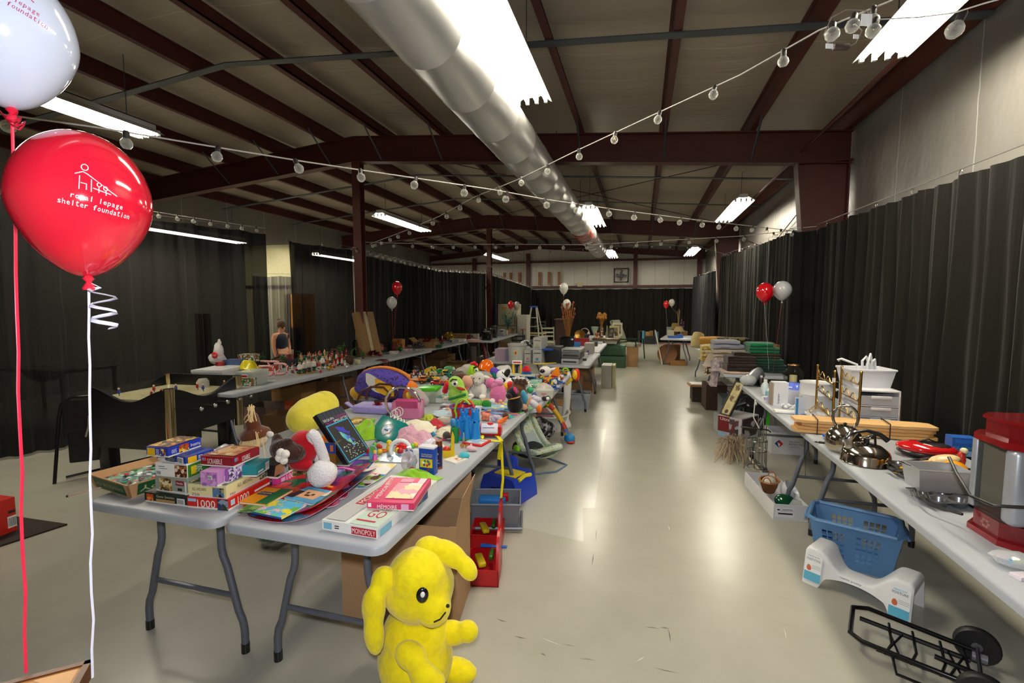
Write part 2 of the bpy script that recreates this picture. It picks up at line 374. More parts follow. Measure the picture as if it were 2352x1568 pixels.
# far wall: girts and posts
for z in (2.5,3.68):
    m = MB();m.bx(XL+.1,YF-.16,z-.07,XR-.05,YF-.01,z+.02,OXIDE);struct(m.obj('wall_girt'))
for x in (-5.2,-.3,2.35):
    m = MB();m.bx(x-.09,YF-.28,0,x+.09,YF-.17,4.05,OXIDE);struct(m.obj('column'))
for x in (-7.9,):
    m = MB();m.bx(x-.09,YF-.28,0,x+.09,YF-.17,3.9,OXIDE);struct(m.obj('column'))
for px in (1159,1173,1193,1239,1261,1284):
    p = atY(px,640,YF-.2);m = MB();m.bx(p.x-.06,YF-.23,2.55,p.x+.06,YF-.17,3.18,M('8a5a3a',.7,0,.15,12));struct(m.obj('wall_batten'))
# ================================================================ CEILING THINGS
m = MB();dx,dz = -1.38,3.42
prof = [(.245,0)]
for k in range(1,26): prof += [(.245,k*.7-.02),(.249,k*.7-.01),(.249,k*.7),(.245,k*.7+.01)]
prof += [(.245,17.6),(.19,17.78),(.17,17.8)]
DUCTM = M('cfcfcd',.33,.55,.06,4,.12)
duct = thing('air_duct','long silver fabric air duct tube slung under the roof beams','air duct',(dx,-2,dz))
m.lathe(prof,DUCTM,28,(0,0,0),rx=-90);m.obj('duct_tube',duct)
for k,y in enumerate((12.6,12.75,12.95,13.1,13.3,13.6,14.2)):
    m = MB();m.tube([(.25*math.cos(a),y+.06*math.cos(a*2+k),.25*math.sin(a)) for a in [R(180+12*i) for i in range(4,14)]],.008,M('a8302c',.6),5);m.obj('red_binding',duct)
for y in (3,6.4,9.6,12.6,15.6): m = MB();m.tube([(0,y,.24),(0,y,roof_z(dx)-dz-.03)],.006,STRAP,5);m.obj('hanger',duct)
# fluorescent fixtures
LAMP = EMIT('fff6e0',TUBE_POWER);FIXW = M('e8e8e4',.4,0,.03)
def fixture():
    t = thing('ceiling_light','x','ceiling light')
    m = MB();L = 2.34
    m.bx(-.07,-L/2,.06,.07,L/2,.13,FIXW,.005);m.obj('housing',t)
    m = MB()
    m.add([(s*.07,y,.075) for s in (-1,1) for y in (-L/2,L/2)]+[(s*.19,y,.0) for s in (-1,1) for y in (-L/2,L/2)]
          + [(s*.07,y,.08) for s in (-1,1) for y in (-L/2,L/2)]+[(s*.194,y,.002) for s in (-1,1) for y in (-L/2,L/2)],
          [[0,1,5,4],[2,6,7,3],[8,12,13,9],[10,11,15,14],[0,2,3,1]],FIXW)
    m.obj('reflector',t)
    for x in (-.135,-.045,.045,.135):
        m = MB();m.tube([(x,-L/2+.05,.01),(x,L/2-.05,.01)],.016,LAMP,6);tb = m.obj('tube',t)
        for s in (-1,1): e = MB();e.box((x,s*(L/2-.03),.02),(.03,.03,.06),FIXW);e.obj('lamp_holder',tb)
    for y in (-.9,.9): m = MB();m.tube([(0,y,.12),(0,y,.8)],.004,STRAP,5);m.obj('hanging_wire',t)
    return t
fx = fixture()
FXP = [(-1.06,3.38,3.58,'tube light beside the air duct nearest the camera'),(1.8,3.38,3.6,'tube light beside the right wall nearest the camera'),(-5.58,3.1,3.6,'tube light behind the white balloon at left'),
       (-5.62,10.4,3.6,'tube light left of the middle of the hall beyond first post'),(-1.08,10.75,3.58,'tube light under the duct, second one down the hall'),(1.78,10.75,3.56,'tube light near the right wall, second down the hall'),
       (-5.6,17.9,3.52,'small far tube light left of the duct end'),(-1.12,17.9,3.5,'small far tube light right of the duct end'),(1.68,17.9,3.5,'small far tube light nearest the right far corner'),
       (-8.9,7.6,3.05,'tube light seen dimly through the near left curtain'),(-8.9,12.4,3.05,'tube light seen dimly through the second left curtain')]
for i,(x,y,z,lb) in enumerate(FXP):
    if i == 0: fx.location = (x,y,z);fx['label'] = 'white '+lb;fx['group'] = 'fluorescent ceiling lights'
    else: dup(fx,(x,y,z),0,'white '+lb,'fluorescent ceiling lights')
# globe string lights
BULBG = GLASS('fbfbf2',.9,.04)
def bulb_mesh():
    m = MB();m.lathe([(.0,-.075),(.014,-.073),(.023,-.062),(.026,-.05),(.023,-.037),(.014,-.027),(.011,-.022)],BULBG,10)
    m.lathe([(.013,-.03),(.0135,0),(.009,.008),(.0,.009)],M('2a2422',.5),8)
    m.tube([(0,0,-.03),(.006,0,-.05),(-.006,0,-.052),(0,0,-.03)],.0012,BRASS,4)
    o = m.obj('bulb');me = o.data;bpy.data.objects.remove(o);return me
BME = bulb_mesh()
def hang(pxs,A,B):
    """points where the photograph's pixels meet the upright plane through plan points A and B"""
    A = V((A[0],A[1],0));B = V((B[0],B[1],0));d = B-A;nrm = V((d.y,-d.x,0));out = []
    for x,y in pxs:
        r_ = ray(x,y);t = (A-CP).dot(nrm)/r_.dot(nrm);out.append(CP+r_*t)
    return out
def lights(label,pts,spacing,r=.004,wire='b8b4ac',sag=0):
    t = thing('string_lights',label,'string lights',pts[0],0,'globe string lights')
    o0 = pts[0];P = [p-o0 for p in pts]
    m = MB();m.tube(P,r,M(wire,.5),5);m.obj('cord',t)
    acc = 0;nxt = spacing*.5
    for a,b in zip(P,P[1:]):
        L = (b-a).length
        while nxt <= acc+L:
            o = bpy.data.objects.new('bulb',BME);COL.objects.link(o);o.parent = t;o.location = a+(b-a)*((nxt-acc)/L)
            o.rotation_euler = (random.uniform(-.3,.3),random.uniform(-.3,.3),random.uniform(0,6));nxt += spacing
        acc += L
    return t
random.seed(5)
C1,C2 = (-4.7,7.1),(-4.7,14.3);W1,W2 = (1.98,7.1),(2.05,14.3)
pA = atd(2050,0,1.95)
s1 = hang([(2130,-60),(2050,0),(1880,70),(1700,172),(1500,264),(1320,348),(1190,412),(1090,452),(1010,496),(930,530),(850,560)],pA,C1)
lights('string of globe bulbs rising from the first post to the top right corner',s1,.37)
pB = atd(0,262,1.9)
s2 = hang([(-120,240),(0,262),(220,292),(437,328),(705,372),(920,404),(1135,436),(1255,458),(1420,482),(1600,505),(1840,532)],pB,W1)
lights('string of globe bulbs crossing the hall from upper left to the right column',s2,.36)
s3 = hang([(840,556),(1005,561),(1200,561),(1350,562),(1530,552),(1700,542),(1838,528)],C1,W1)
lights('low string of globe bulbs stretched between first post and right column',s3,.36)
s4 = hang([(1112,615),(1200,580),(1300,573),(1480,562),(1600,565),(1690,590)],C2,W2)
lights('far string of globe bulbs between the second post and second right column',s4,.5)
# dangling coil and plug at the near right
t = thing('light_string_end','loop of spare globe bulbs and plug dangling near the right tube light','string lights',atd(1950,45,1.8))
o0 = t.location;q = lambda x,y,d=1.8: atd(x,y,d)-o0
m = MB();m.tube([q(2010,45),q(1990,25),q(1945,22),q(1910,40),q(1892,80),q(1905,105),q(1935,112),q(1965,100),q(1980,70),q(1962,55)],.0022,M('8a7c74',.5),5)
m.tube([q(2010,45),q(2110,40,1.7),q(2190,30,1.5),q(2260,8,1.4),q(2400,-30,1.3)],.0025,M('b0aaa4',.5),5);m.obj('cord',t)
for x,y,d in ((1912,55,1.8),(1962,35,1.8),(2012,45,1.8),(2212,30,1.5)):
    o = bpy.data.objects.new('bulb',BME);COL.objects.link(o);o.parent = t;o.location = q(x,y,d);o.rotation_euler = (.2,.3,x)
for x,y,w_,h_,c_ in ((1990,46,.045,.045,'f2f2f2'),(1905,106,.03,.018,'f2f2f2'),(1966,84,.022,.016,'f0e4e4')):
    c = q(x,y,1.79);m = MB();m.box(c,(w_,.002,h_),M(c_,.5),rz=20);m.obj('paper_tag',t)
m = MB();m.box(q(1932,108),(.06,.02,.02),M('4a3c38',.5),.004,rz=15);m.obj('plug',t)
# ================================================================ CURTAINS
def curtain_mat(sheer,col='100d08',seed=0):
    k = ('cur',sheer,col)
    if k in _mc: return _mc[k]
    m = bpy.data.materials.new('curtain_cloth');m.use_nodes = True;n = m.node_tree.nodes;l = m.node_tree.links
    b = n['Principled BSDF'];b.inputs['Base Color'].default_value = (*lin(col),1);b.inputs['Roughness'].default_value = .75
    b.inputs['Sheen Weight'].default_value = .06;b.inputs['Specular IOR Level'].default_value = .18
    tc = n.new('ShaderNodeTexCoord');mp = n.new('ShaderNodeMapping');mp.inputs['Scale'].default_value = (9,9,.5)
    nz = n.new('ShaderNodeTexNoise');nz.inputs['Scale'].default_value = 1.6;nz.inputs['Detail'].default_value = 3
    l.new(tc.outputs['Object'],mp.inputs[0]);l.new(mp.outputs[0],nz.inputs[0])
    bp = n.new('ShaderNodeBump');bp.inputs['Strength'].default_value = .5;bp.inputs['Distance'].default_value = .03
    l.new(nz.outputs[0],bp.inputs['Height']);l.new(bp.outputs[0],b.inputs['Normal'])
    if sheer:
        t = n.new('ShaderNodeBsdfTransparent');mx = n.new('ShaderNodeMixShader');mx.inputs[0].default_value = 1-sheer
        l.new(t.outputs[0],mx.inputs[1]);l.new(b.outputs[0],mx.inputs[2]);l.new(mx.outputs[0],n['Material Output'].inputs[0])
    _mc[k] = m;return m
def curtain(label,path,ztop,zbot=.03,wave=.24,amp=.055,sheer=0,col='100d08',lean=0,seed=0,group='black curtains',hooks=True,name='curtain'):
    pts = [V((p[0],p[1],0)) for p in path];L = [0]
    for a,b in zip(pts,pts[1:]): L.append(L[-1]+(b-a).length)
    tot = L[-1];nu = int(tot/wave*14);nv = 9
    zt = ztop if callable(ztop) else (lambda s: ztop)
    def pos(s):
        for i in range(len(pts)-1):
            if s <= L[i+1] or i == len(pts)-2:
                d = (pts[i+1]-pts[i]).normalized();return pts[i]+d*(s-L[i]),d
    c0 = pts[0]
    def fn(u,v):
        s = u*tot;p,d = pos(min(s+lean*v*v*1.0,tot*1.2) if lean else s)
        q = V((d.y,-d.x,0));ph = 2*math.pi*s/wave + 4.5*noise.noise(V((s*1.1,seed*3.1,0)))
        a = amp*(.55+.45*v)*(1+.5*noise.noise(V((s*.7,v*1.3,seed))))
        off = a*(.75*math.sin(ph)+.4*math.sin(2.3*ph+3*noise.noise(V((s*2,v,seed+2)))+v)) + .5*a*noise.noise(V((s*3,v*2,seed+5)))
        z = zt(s/tot)-.018*abs(math.sin(math.pi*s/.6))*(1-v)
        return p+q*off+V((0,0,z+(zbot-z)*v))-c0
    t = thing('curtain' if name is None else name,label,'curtain',c0,0,group)
    m = MB();m.grid(fn,nu,nv,curtain_mat(sheer,col));m.obj('drape',t)
    m = MB();k = max(2,int(tot/.3));P = []
    for i in range(k+1): p,d = pos(tot*i/k);P.append(p+V((0,0,zt(i/k)+.05))-c0)
    m.tube(P,.004,M('8a8a88',.4,.6),5);m.obj('hanging_cable',t)
    if hooks:
        for i in range(0,k+1,2):
            h = MB();c = P[i]+V((0,0,-.035));h.tube([c+V((0,.02*math.cos(a),.028*math.sin(a))) for a in [R(40*j) for j in range(9)]],.003,CHROME,5,True)
            h.obj('ring',t)
    return t
curtain('tall black curtain behind the kitchenware tables at right',[(2.3,-.6),(2.28,3.6),(2.2,7.05)],lambda u: 2.52+.12*u,seed=1,wave=.27)
curtain('black curtain wrapped in front of the first red steel column',[(2.2,7.05),(1.93,7.06),(1.9,7.35),(2.1,7.42)],2.62,seed=2,wave=.16,amp=.02)
curtain('black curtain behind the towel table beyond the first column',[(2.1,7.42),(2.2,11.2),(2.12,14.2)],lambda u: 2.7+.28*u,lean=0,seed=3,wave=.3,amp=.06)
curtain('grey black curtain pulled aside at the far right corner',[(2.0,14.5),(2.2,18.2),(2.1,21.0)],lambda u: 2.62+.2*u,seed=4,wave=.34,amp=.07,col='232326')
curtain('wide black curtain hung across the far wall',[(-5.0,21.3),(-2,21.36),(2.1,21.3)],2.36,seed=6,wave=.3)
curtain('sheer black curtain behind the hockey game at far left',[(-7.6,-.2),(-6.95,1.75),(-5.5,5.84)],lambda u: 2.74-.02*u,sheer=.045,col='070606',seed=7,wave=.3,amp=.05)
curtain('black curtain from the door gap to the first post',[(-5.15,5.9),(-4.9,7.15)],2.6,sheer=.04,col='080706',seed=8,wave=.2)
curtain('black curtain between the first and second posts at left',[(-4.88,7.2),(-4.95,10.8),(-4.9,14.35)],lambda u: 2.56+.1*u-.1*math.sin(math.pi*u),sheer=.025,col='0a0806',seed=9)
curtain('black curtain from the second post to the far corner',[(-4.9,14.42),(-5.0,21.2)],lambda u: 2.66-.2*u,seed=10)
curtain('grey sheer drape hanging in the doorway gap at left',[(-8.6,8.7),(-7.75,9.0)],2.3,sheer=.15,seed=11,wave=.18,col='6a6a6c',hooks=False)
lights('string of small bulbs along the top of the left curtain',[V((-4.78,7.0,2.62)),V((-4.82,10.6,2.52)),V((-4.8,14.2,2.72)),V((-4.9,18,2.6)),V((-4.95,21.2,2.48))],.22)
lights('string of bulbs along the top of the near left curtain',[V((-6.3,3.3,2.84)),V((-5.85,4.7,2.8)),V((-5.45,5.8,2.78))],.2)
# seen through the gap: lit partition, cabinet
m = MB();m.bx(-9.6,9.5,0,-8.2,9.6,3.1,M('d8d2a8',.7));m.bx(-9.6,9.47,2.05,-8.2,9.5,2.12,OXIDE)
m.solo('partition_panel','pale yellow partition panel seen in the gap between the left curtains','partition')
t = thing('wood_cabinet','orange brown wooden cabinet behind the person in the curtain gap','cabinet',(-7.75,9.0,0))
m = MB();W_ = M('b0762c',.5,0,.2,6);m.bx(-.25,0,0,.25,.4,1.9,W_,.006);m.obj('carcass',t)
m = MB();m.bx(-.23,-.02,1.12,.23,0,1.88,M('bc8234',.45,0,.2,6),.004);m.bx(.19,-.03,1.4,.2,-.02,1.5,STEEL);m.obj('door',t)
m = MB();m.bx(-.23,-.02,.05,.23,0,1.09,M('2c1c14',.5),.004);m.obj('lower_panel',t)
# ================================================================ FOLDING TABLES
def table(label,x,y,L,W=.75,rz=0,H=T,detail=True,group='folding tables',legs=True,ins=.2):
    """x, y: centre; length along y"""
    t = thing('folding_table',label,'table',(x,y,0),rz,group)
    m = MB();r = .055;pts = []
    for cx,cy_,a0 in ((W/2-r,L/2-r,0),(-W/2+r,L/2-r,90),(-W/2+r,-L/2+r,180),(W/2-r,-L/2+r,270)):
        pts += [(cx+r*math.cos(R(a0+15*k)),cy_+r*math.sin(R(a0+15*k))) for k in range(7)]
    n = len(pts);sc = lambda k: [(p[0]*(1-2*k/W),p[1]*(1-2*k/L)) for p in pts]
    rings = [(sc(.012),H-.045),(sc(0),H-.038),(sc(0),H-.012),(sc(.004),H-.004),(sc(.012),H)]
    vs = [(p[0],p[1],z) for ring,z in rings for p in ring]
    fs = [list(range(n))[::-1],[4*n+i for i in range(n)]]+[[k*n+i,k*n+(i+1) % n,(k+1)*n+(i+1) % n,(k+1)*n+i] for k in range(4) for i in range(n)]
    m.add(vs,fs,GREYTAB,True);m.obj('table_top',t)
    if not legs: return t
    for s in (-1,1):
        ly = s*(L/2-ins)
        for q in (-1,1):
            m = MB();a = q*.185;b = q*.3
            m.tube([(a,ly,H-.045),(a,ly,.5),(a+q*.008,ly,.46),(a+q*.03,ly,.41),(b-q*.03,ly,.2),(b-q*.008,ly,.155),(b,ly,.11),(b,ly,.02)],.0165,LEGGREY,10)
            lg = m.obj('leg',t)
            if detail: c = MB();c.cyl((b,ly,0),.019,.045,BLACK,12);c.obj('foot_cap',lg)
        if detail:
            m = MB();m.tube([(-.245,ly,.27),(.245,ly,.27)],.012,LEGGREY,8);m.obj('crossbar',t)
            for q in (-.185,.185): m = MB();m.tube([(q,ly,.6),(0,ly-s*.3,H-.05)],.008,STEEL,6);m.obj('brace',t)
    return t
table('grey folding table front right of the toy rows, with the property game',-1.288,2.66,2.4)
table('grey folding table front left with the stacked puzzle boxes',-2.075,2.66,2.4,.765)
table('grey folding table with lamb and plush toys, second in right row',-1.23,4.88,2.0)
table('grey folding table second in left row under trucks and action toys',-2.2,4.94,2.0,1.12)
table('grey folding table under the loudspeaker and printers',-1.1,7.82,1.9)
table('grey folding table under the white bucket and copier boxes',-2.12,8.0,1.9)
table('grey folding table beyond the printers holding monitor and basket',-1.14,9.99,2.15,detail=False)
table('small far grey table holding vases and wheat',-1.22,13.05,1.6,1.3,detail=False)
table('grey folding table with white bin and toy soldiers',-4.44,4.9,2.4,.95)
table('grey folding table with christmas trims, second along left row',-4.355,7.3,2.36,.68)
table('grey folding table with gold garland, third along left row',-4.5,9.65,2.3)
table('grey folding table at left under the coffee makers',-4.02,12.5,3.2,.75,3,detail=False)
table('grey folding table at right under the kettles and popcorn machine',1.5,2.55,2.44,ins=.12)
table('grey folding table at right with drawers and brass rack',1.47,4.73,1.86,ins=.3)
table('grey folding table piled with folded towels',1.46,7.6,2.2,.75,-2)
table('far grey table with purple orchid and lamps',1.0,13.8,1.6,.8,-8,detail=False)
table('far grey towel table behind the yellow blanket roll',1.5,10.2,2.2,.75,0,detail=False)
# ================================================================ BALLOONS
def balloon(label,p,w_,h_,col,knot,end,ribbon,kind='plain',lean=0,curl=False,rib=.004):
    """p: centre; end: lower end of the ribbon"""
    t = thing('balloon',label,'balloon',p,0,'helium balloons')
    prof = []
    n_ = 44 if kind != 'plain' else 24
    for k in range(n_+1):
        a = math.pi*k/n_;z = -math.cos(a);r_ = math.sin(a)
        if z < 0: r_ = r_*(1-.26*(-z)**1.4)
        prof.append((max(r_*w_/2,.0001),z*h_/2*(1 if z > 0 else 1.06)))
    m = MB();bm_ = M(col,.12,0,.0,5,0,.5,spec=.6) if kind == 'plain' else M(col,.1,0,.0,5,0,.6,spec=.7)
    m.lathe(prof,bm_,64 if kind != 'plain' else 20)
    m.use((0,0,0),0,lean);body = m.obj('envelope',t)
    if kind != 'plain': body.rotation_euler = (0,R(lean),0)
    zb = -h_/2*1.06
    m = MB();m.lathe([(.004,.006),(.012*w_/.27,-.004),(.005,-.012),(.014*w_/.27,-.026),(.012*w_/.27,-.03)],PLA(knot),10,(0,0,zb));m.obj('knot',t)
    m = MB();e = V(end)-V(p);a = V((0,0,zb-.012));P = []
    for k in range(15):
        u = k/14;P.append(a+(e-a)*u+V((.0018*math.sin(k*1.7),.0018*math.cos(k*2.1),0))*(1 if 0 < k < 14 else 0))
    m.tube(P,rib,M(ribbon,.3,.1,.15,40),6,flat=.3);rb = m.obj('ribbon',t)
    if curl:
        m = MB();m.tube([a+V((.0,0,0))]+[a+RI*(.03+.022*math.cos(k*.8+2.5))+V((0,.02*math.sin(k*.8+2.5),-.012-.0042*k)) for k in range(24)],.0045,M(ribbon,.3,.1,.15,40),6,flat=.35);m.obj('curl',rb)
    return t,body,prof
def on_env(prof,lon,lat_z,off=.0015):
    """point on the balloon at longitude lon, height z"""
    for (r0,z0),(r1,z1) in zip(prof,prof[1:]):
        if z0 <= lat_z <= z1:
            k = (lat_z-z0)/(z1-z0+1e-9);r_ = r0+(r1-r0)*k;break
    else: r_ = .01
    return V(((r_+off)*math.cos(lon),(r_+off)*math.sin(lon),lat_z))
def print_logo(parent,prof,w_,lon0,z0,col,tilt=0):
    """foundation emblem and two lines of lettering wrapped over the envelope"""
    m = MB();mat = M(col,.4,0,0);rr = w_/2
    def wrap(x,y): # metres on the surface
        c,s = math.cos(R(tilt)),math.sin(R(tilt));x,y = x*c-y*s,x*s+y*c
        return on_env(prof,lon0+x/rr,z0+y)
    for s_,y,wd,ht in (('royal lepage',-.012,.088,.0105),('shelter foundation',-.028,.125,.0105)):
        n = len(s_);cw = wd/n
        for i,ch in enumerate(s_):
            if ch == ' ': continue
            vs,fs = text_mesh(ch);
            asc = ch in 'lhftdi';des = ch in 'ypg';hh = ht*(1 if asc or des else .7);yb = y-(ht*.3 if des else 0)
            ww = cw*(.72 if ch not in 'li' else .2);x0 = -wd/2+cw*(i+.5)-ww/2
            m.add([wrap(x0+vx*ww,yb+vy*hh) for vx,vy in vs],fs,mat)
    def line(pts,r_=.0009,closed=False): m.tube([wrap(*p) for p in pts],r_,mat,4,closed)
    line([(-.028+.006*math.cos(R(30*k)),.056+.0065*math.sin(R(30*k))) for k in range(12)],.0009,True)
    line([(-.042,.038),(-.03,.046),(-.022,.043),(.02,.018),(.03,.013)])
    for pts in ([(-.034,.036),(-.032,.008)],[(-.031,.022),(-.022,.022),(-.021,.01)],[(-.015,.034),(-.013,.008)],[(-.002,.022),(-.001,.01)],[(-.011,.017),(.019,.013)],[(.01,.019),(.011,.008)]): line(pts)
    for cx,cy_ in ((-.002,.027),(.009,.0225)): line([(cx+.0035*math.cos(R(36*k)),cy_+.0042*math.sin(R(36*k))) for k in range(10)],.0008,True)
    m.obj('printed_logo',parent)
pr = atd(191,467,1.06);pe = atd(213,1556,1.05)
t,b,prof = balloon('large red balloon with white lettering at the left edge',pr,.255,.315,'d41c34','e02840',pe,'dcdcf4','printed',4,True,.0028)
toC = math.atan2(-pr.y,-pr.x)
print_logo(b,prof,.255,toC+.2,.004,'ffffff',-7)
pw = atd(13,79,1.1);pe2 = atd(60,1545,1.1)
t,b,prof = balloon('large white balloon cut by the top left corner',pw,.26,.32,'ccd4e8','e02040',pe2,'e83050','printed',3,False,.0035)
print_logo(b,prof,.26,math.atan2(-pw.y,-pw.x)+.14,.045,'b0305c',-16)
m = MB()
for k in range(3): m.tube([V((.018*math.cos(q)+.012*(k-1),.012*math.sin(q),-.185-.012*k+.008*math.sin(q*2))) for q in [R(40*j) for j in range(9)]],.004,M('e02848',.3),5,True,.4)
m.obj('ribbon_bow',t)
def far_balloon(label,px,py,wpx,hpx,d,col,ex,ey,ez,rib):
    p = atd(px,py,d);s = d/FPX
    balloon(label,p,wpx*s,hpx*s,col,col,atd(ex,ey,d),rib,rib=max(.003,.0006*d))
far_balloon('red balloon over the towel table, beside a white one',1757,671,38,44,5.9,'d81420',1766,850,T+.03,'e0e0e8')
far_balloon('white balloon over the towel table, beside a red one',1797,667,40,44,5.9,'d2d2d6',1776,853,T+.03,'c83048')
far_balloon('red balloon above a white one near the first post',912,661,24,30,8.6,'cc1220',903,785,T,'b02830')
far_balloon('white balloon below a red one near the first post',900,695,24,28,8.6,'d2d2d0',902,785,T,'b02830')
far_balloon('small red balloon above the leafy plant',1173,700,14,19,12.2,'cc1220',1178,770,T,'b02830')
far_balloon('small grey white balloon beside the red one above the leafy plant',1187,702,15,20,12.25,'b8b4ac',1182,770,T,'b02830')
far_balloon('upper white balloon above the brown pedestal',1295,662,20,27,12,'e4e4dc',1296,770,T,'c83830')
far_balloon('lower white balloon above the brown pedestal',1302,699,19,25,12,'d8d8cc',1298,770,T,'c86830')
far_balloon('small red balloon over the far orchid table',1530,699,12,17,13.6,'e01418',1533,750,T+.15,'c8c8c8')
far_balloon('small white balloon over the far orchid table',1543,695,14,17,13.6,'d8d4c4',1556,722,T+.4,'a05060')
# ================================================================ BUILDERS FOR THE GOODS
def frame3(a,b,c,z):
    """front-left, front-right, back-right pixels on level z -> origin, angle, width, depth"""
    A,B,C = at(*a,z),at(*b,z),at(*c,z);x = (B-A).normalized();y = V((-x.y,x.x,0))
    return A,ang(A,B),(B-A).length,max(.01,(C-B).dot(y))
FACE = {'front': ((.5,0,.5),(1,0,0),(0,0,1)),'right': ((1,.5,.5),(0,1,0),(0,0,1)),'left': ((0,.5,.5),(0,-1,0),(0,0,1)),
        'top': ((.5,.5,1),(1,0,0),(0,1,0)),'back': ((.5,1,.5),(-1,0,0),(0,0,1))}
def deco(m,w,d,h,items):
    """items: (face, u, v, su, sv, material[, text[, turn]]) in fractions of the face"""
    for k_,it in enumerate(items):
        f,u,v,su,sv,mat = it[:6];c,r_,up = FACE[f];c = V((c[0]*w,c[1]*d,c[2]*h));r_ = V(r_);up = V(up)
        fw = {'front': w,'back': w,'top': w,'right': d,'left': d}[f];fh = d if f == 'top' else h
        p = c+r_*((u-.5)*fw)+up*((v-.5)*fh)
        if len(it) > 6:
            tn = it[7] if len(it) > 7 else 0
            a,b = (r_,up) if tn == 0 else (-r_,-up) if tn == 180 else (up,-r_) if tn == 90 else (-up,r_)
            W_,H_ = (su*fw,sv*fh) if tn in (0,180) else (sv*fh,su*fw)
            m.text(it[6],p,a,b,W_,H_,mat,.0009+.0004*k_)
        else: m.rect(p,r_,up,su*fw,sv*fh,mat,.0005+.0004*k_)
def carton_game(name,label,cat,a,b,c,z,h,base,items=(),d=None,tray='e8e4dc',group=None,gap=.16):
    """boxed game or puzzle: lid with its print over a tray"""
    A,rz,w,dd = frame3(a,b,c,z);d = d or dd
    t = thing(name,label,cat,A,rz,group);bm_ = base if not isinstance(base,str) else PLA(base,.35)
    m = MB();m.bx(.0015,.0015,0,w-.0015,d-.0015,h*.6,PLA(tray,.6));m.obj('tray',t)
    m = MB();m.bx(0,0,h*gap,w,d,h,bm_);deco(m,w,d,h,items);m.obj('lid',t)
    return t
def book(name,label,a,b,c,z,h,cover,items=(),cat='book',group=None,page='f0ece0'):
    A,rz,w,d = frame3(a,b,c,z);t = thing(name,label,cat,A,rz,group)
    m = MB();cm = cover if not isinstance(cover,str) else PLA(cover,.3);e = min(.0025,h*.25)
    m.bx(0,0,0,w,d,e,cm);m.bx(0,0,h-e,w,d,h,cm);m.bx(0,d-e,0,w,d,h,cm);deco(m,w,d,h,items);m.obj('cover',t)
    m = MB();m.bx(.002,.002,e,w-.002,d-e,h-e,M(page,.8,0,.05,200));m.obj('pages',t)
    return t
def hit(x,y,P,n):
    r_ = ray(x,y);return CP+r_*((V(P)-CP).dot(n)/r_.dot(n))
def oriented(name,label,cat,P,Q,TL,group=None):
    """thing whose local x runs P->Q, y P->TL, z out of that face"""
    x = (Q-P).normalized();y = (TL-P);y = (y-x*y.dot(x)).normalized();z = x.cross(y)
    t = thing(name,label,cat,P,0,group);t.rotation_euler = Matrix((x,y,z)).transposed().to_euler()
    return t,(Q-P).length,(TL-P).length
def open_box(name,label,P,rz,w,d,h,mat,flaps=(),cat='box',inner=None,group=None,th=.005,items=()):
    """open carton; flaps: (side, angle from upright, length share)"""
    t = thing(name,label,cat,P,rz,group);inner = inner or mat
    m = MB();m.bx(0,0,0,w,d,th,mat)
    for x0,y0,x1,y1 in ((0,0,w,th),(0,d-th,w,d),(0,th,th,d-th),(w-th,th,w,d-th)): m.bx(x0,y0,th,x1,y1,h,mat)
    deco(m,w,d,h,items);m.obj('carton_body',t)
    for side,a,k in flaps:
        m = MB();L = k*(d if side in ('front','back') else w)*.5;a = R(a);o = (math.sin(a)*L,math.cos(a)*L)
        if side == 'front': q = [(0,0,h),(w,0,h),(w,-o[0],h+o[1]),(0,-o[0],h+o[1])]
        elif side == 'back': q = [(w,d,h),(0,d,h),(0,d+o[0],h+o[1]),(w,d+o[0],h+o[1])]
        elif side == 'left': q = [(0,d,h),(0,0,h),(-o[0],0,h+o[1]),(-o[0],d,h+o[1])]
        else: q = [(w,0,h),(w,d,h),(w+o[0],d,h+o[1]),(w+o[0],0,h+o[1])]
        n = (V(q[1])-V(q[0])).cross(V(q[2])-V(q[1])).normalized()*.004;q2 = [tuple(V(p)-n) for p in q]
        m.add([*q,*q2],[[0,1,2,3],[7,6,5,4],[0,4,5,1],[1,5,6,2],[2,6,7,3],[3,7,4,0]],mat);m.obj('flap',t)
    return t
def closed_box(name,label,P,rz,w,d,h,mat,items=(),cat='box',group=None,lid=None,lidh=.3):
    t = thing(name,label,cat,P,rz,group)
    m = MB();m.bx(0,0,0,w,d,h*(1-lidh*.5) if lid else h,mat)
    if not lid: deco(m,w,d,h,items)
    m.obj('box_body',t)
    if lid:
        m = MB();m.bx(-.004,-.004,h*(1-lidh),w+.004,d+.004,h,lid);m.obj('lid',t)
        m = MB();deco(m,w,d,h*(1-lidh),items)
        if items: m.obj('printed_label',t)
    return t
def lump(name,label,cat,P,blobs,mat,voxel=.012,rz=0,group=None,part='body'):
    """soft thing: lumps fused into one skin. blobs: (centre, radii[, rx, ry, rz])"""
    t = thing(name,label,cat,P,rz,group);m = MB()
    for b in blobs: m.ell(b[0],b[1],mat,14,*(b[2:5] if len(b) > 2 else ()))
    fuse(m.obj(part,t),voxel);return t
def sub(t,name,fn,label=None):
    m = MB();fn(m);o = m.obj(name,t)
    if label: o['label'] = label
    return o
def eye(t,c,r_,rx=0,col='101010',white=None,n=10):
    if white: sub(t,'eye',lambda m: (m.ell(c,white,PLA('f4f4f4'),14),m.ell(V(c)+V((0,-white*.55,0)),r_,PLA(col,.1),n)))
    else: sub(t,'eye',lambda m: m.ell(c,r_,PLA(col,.08),n))
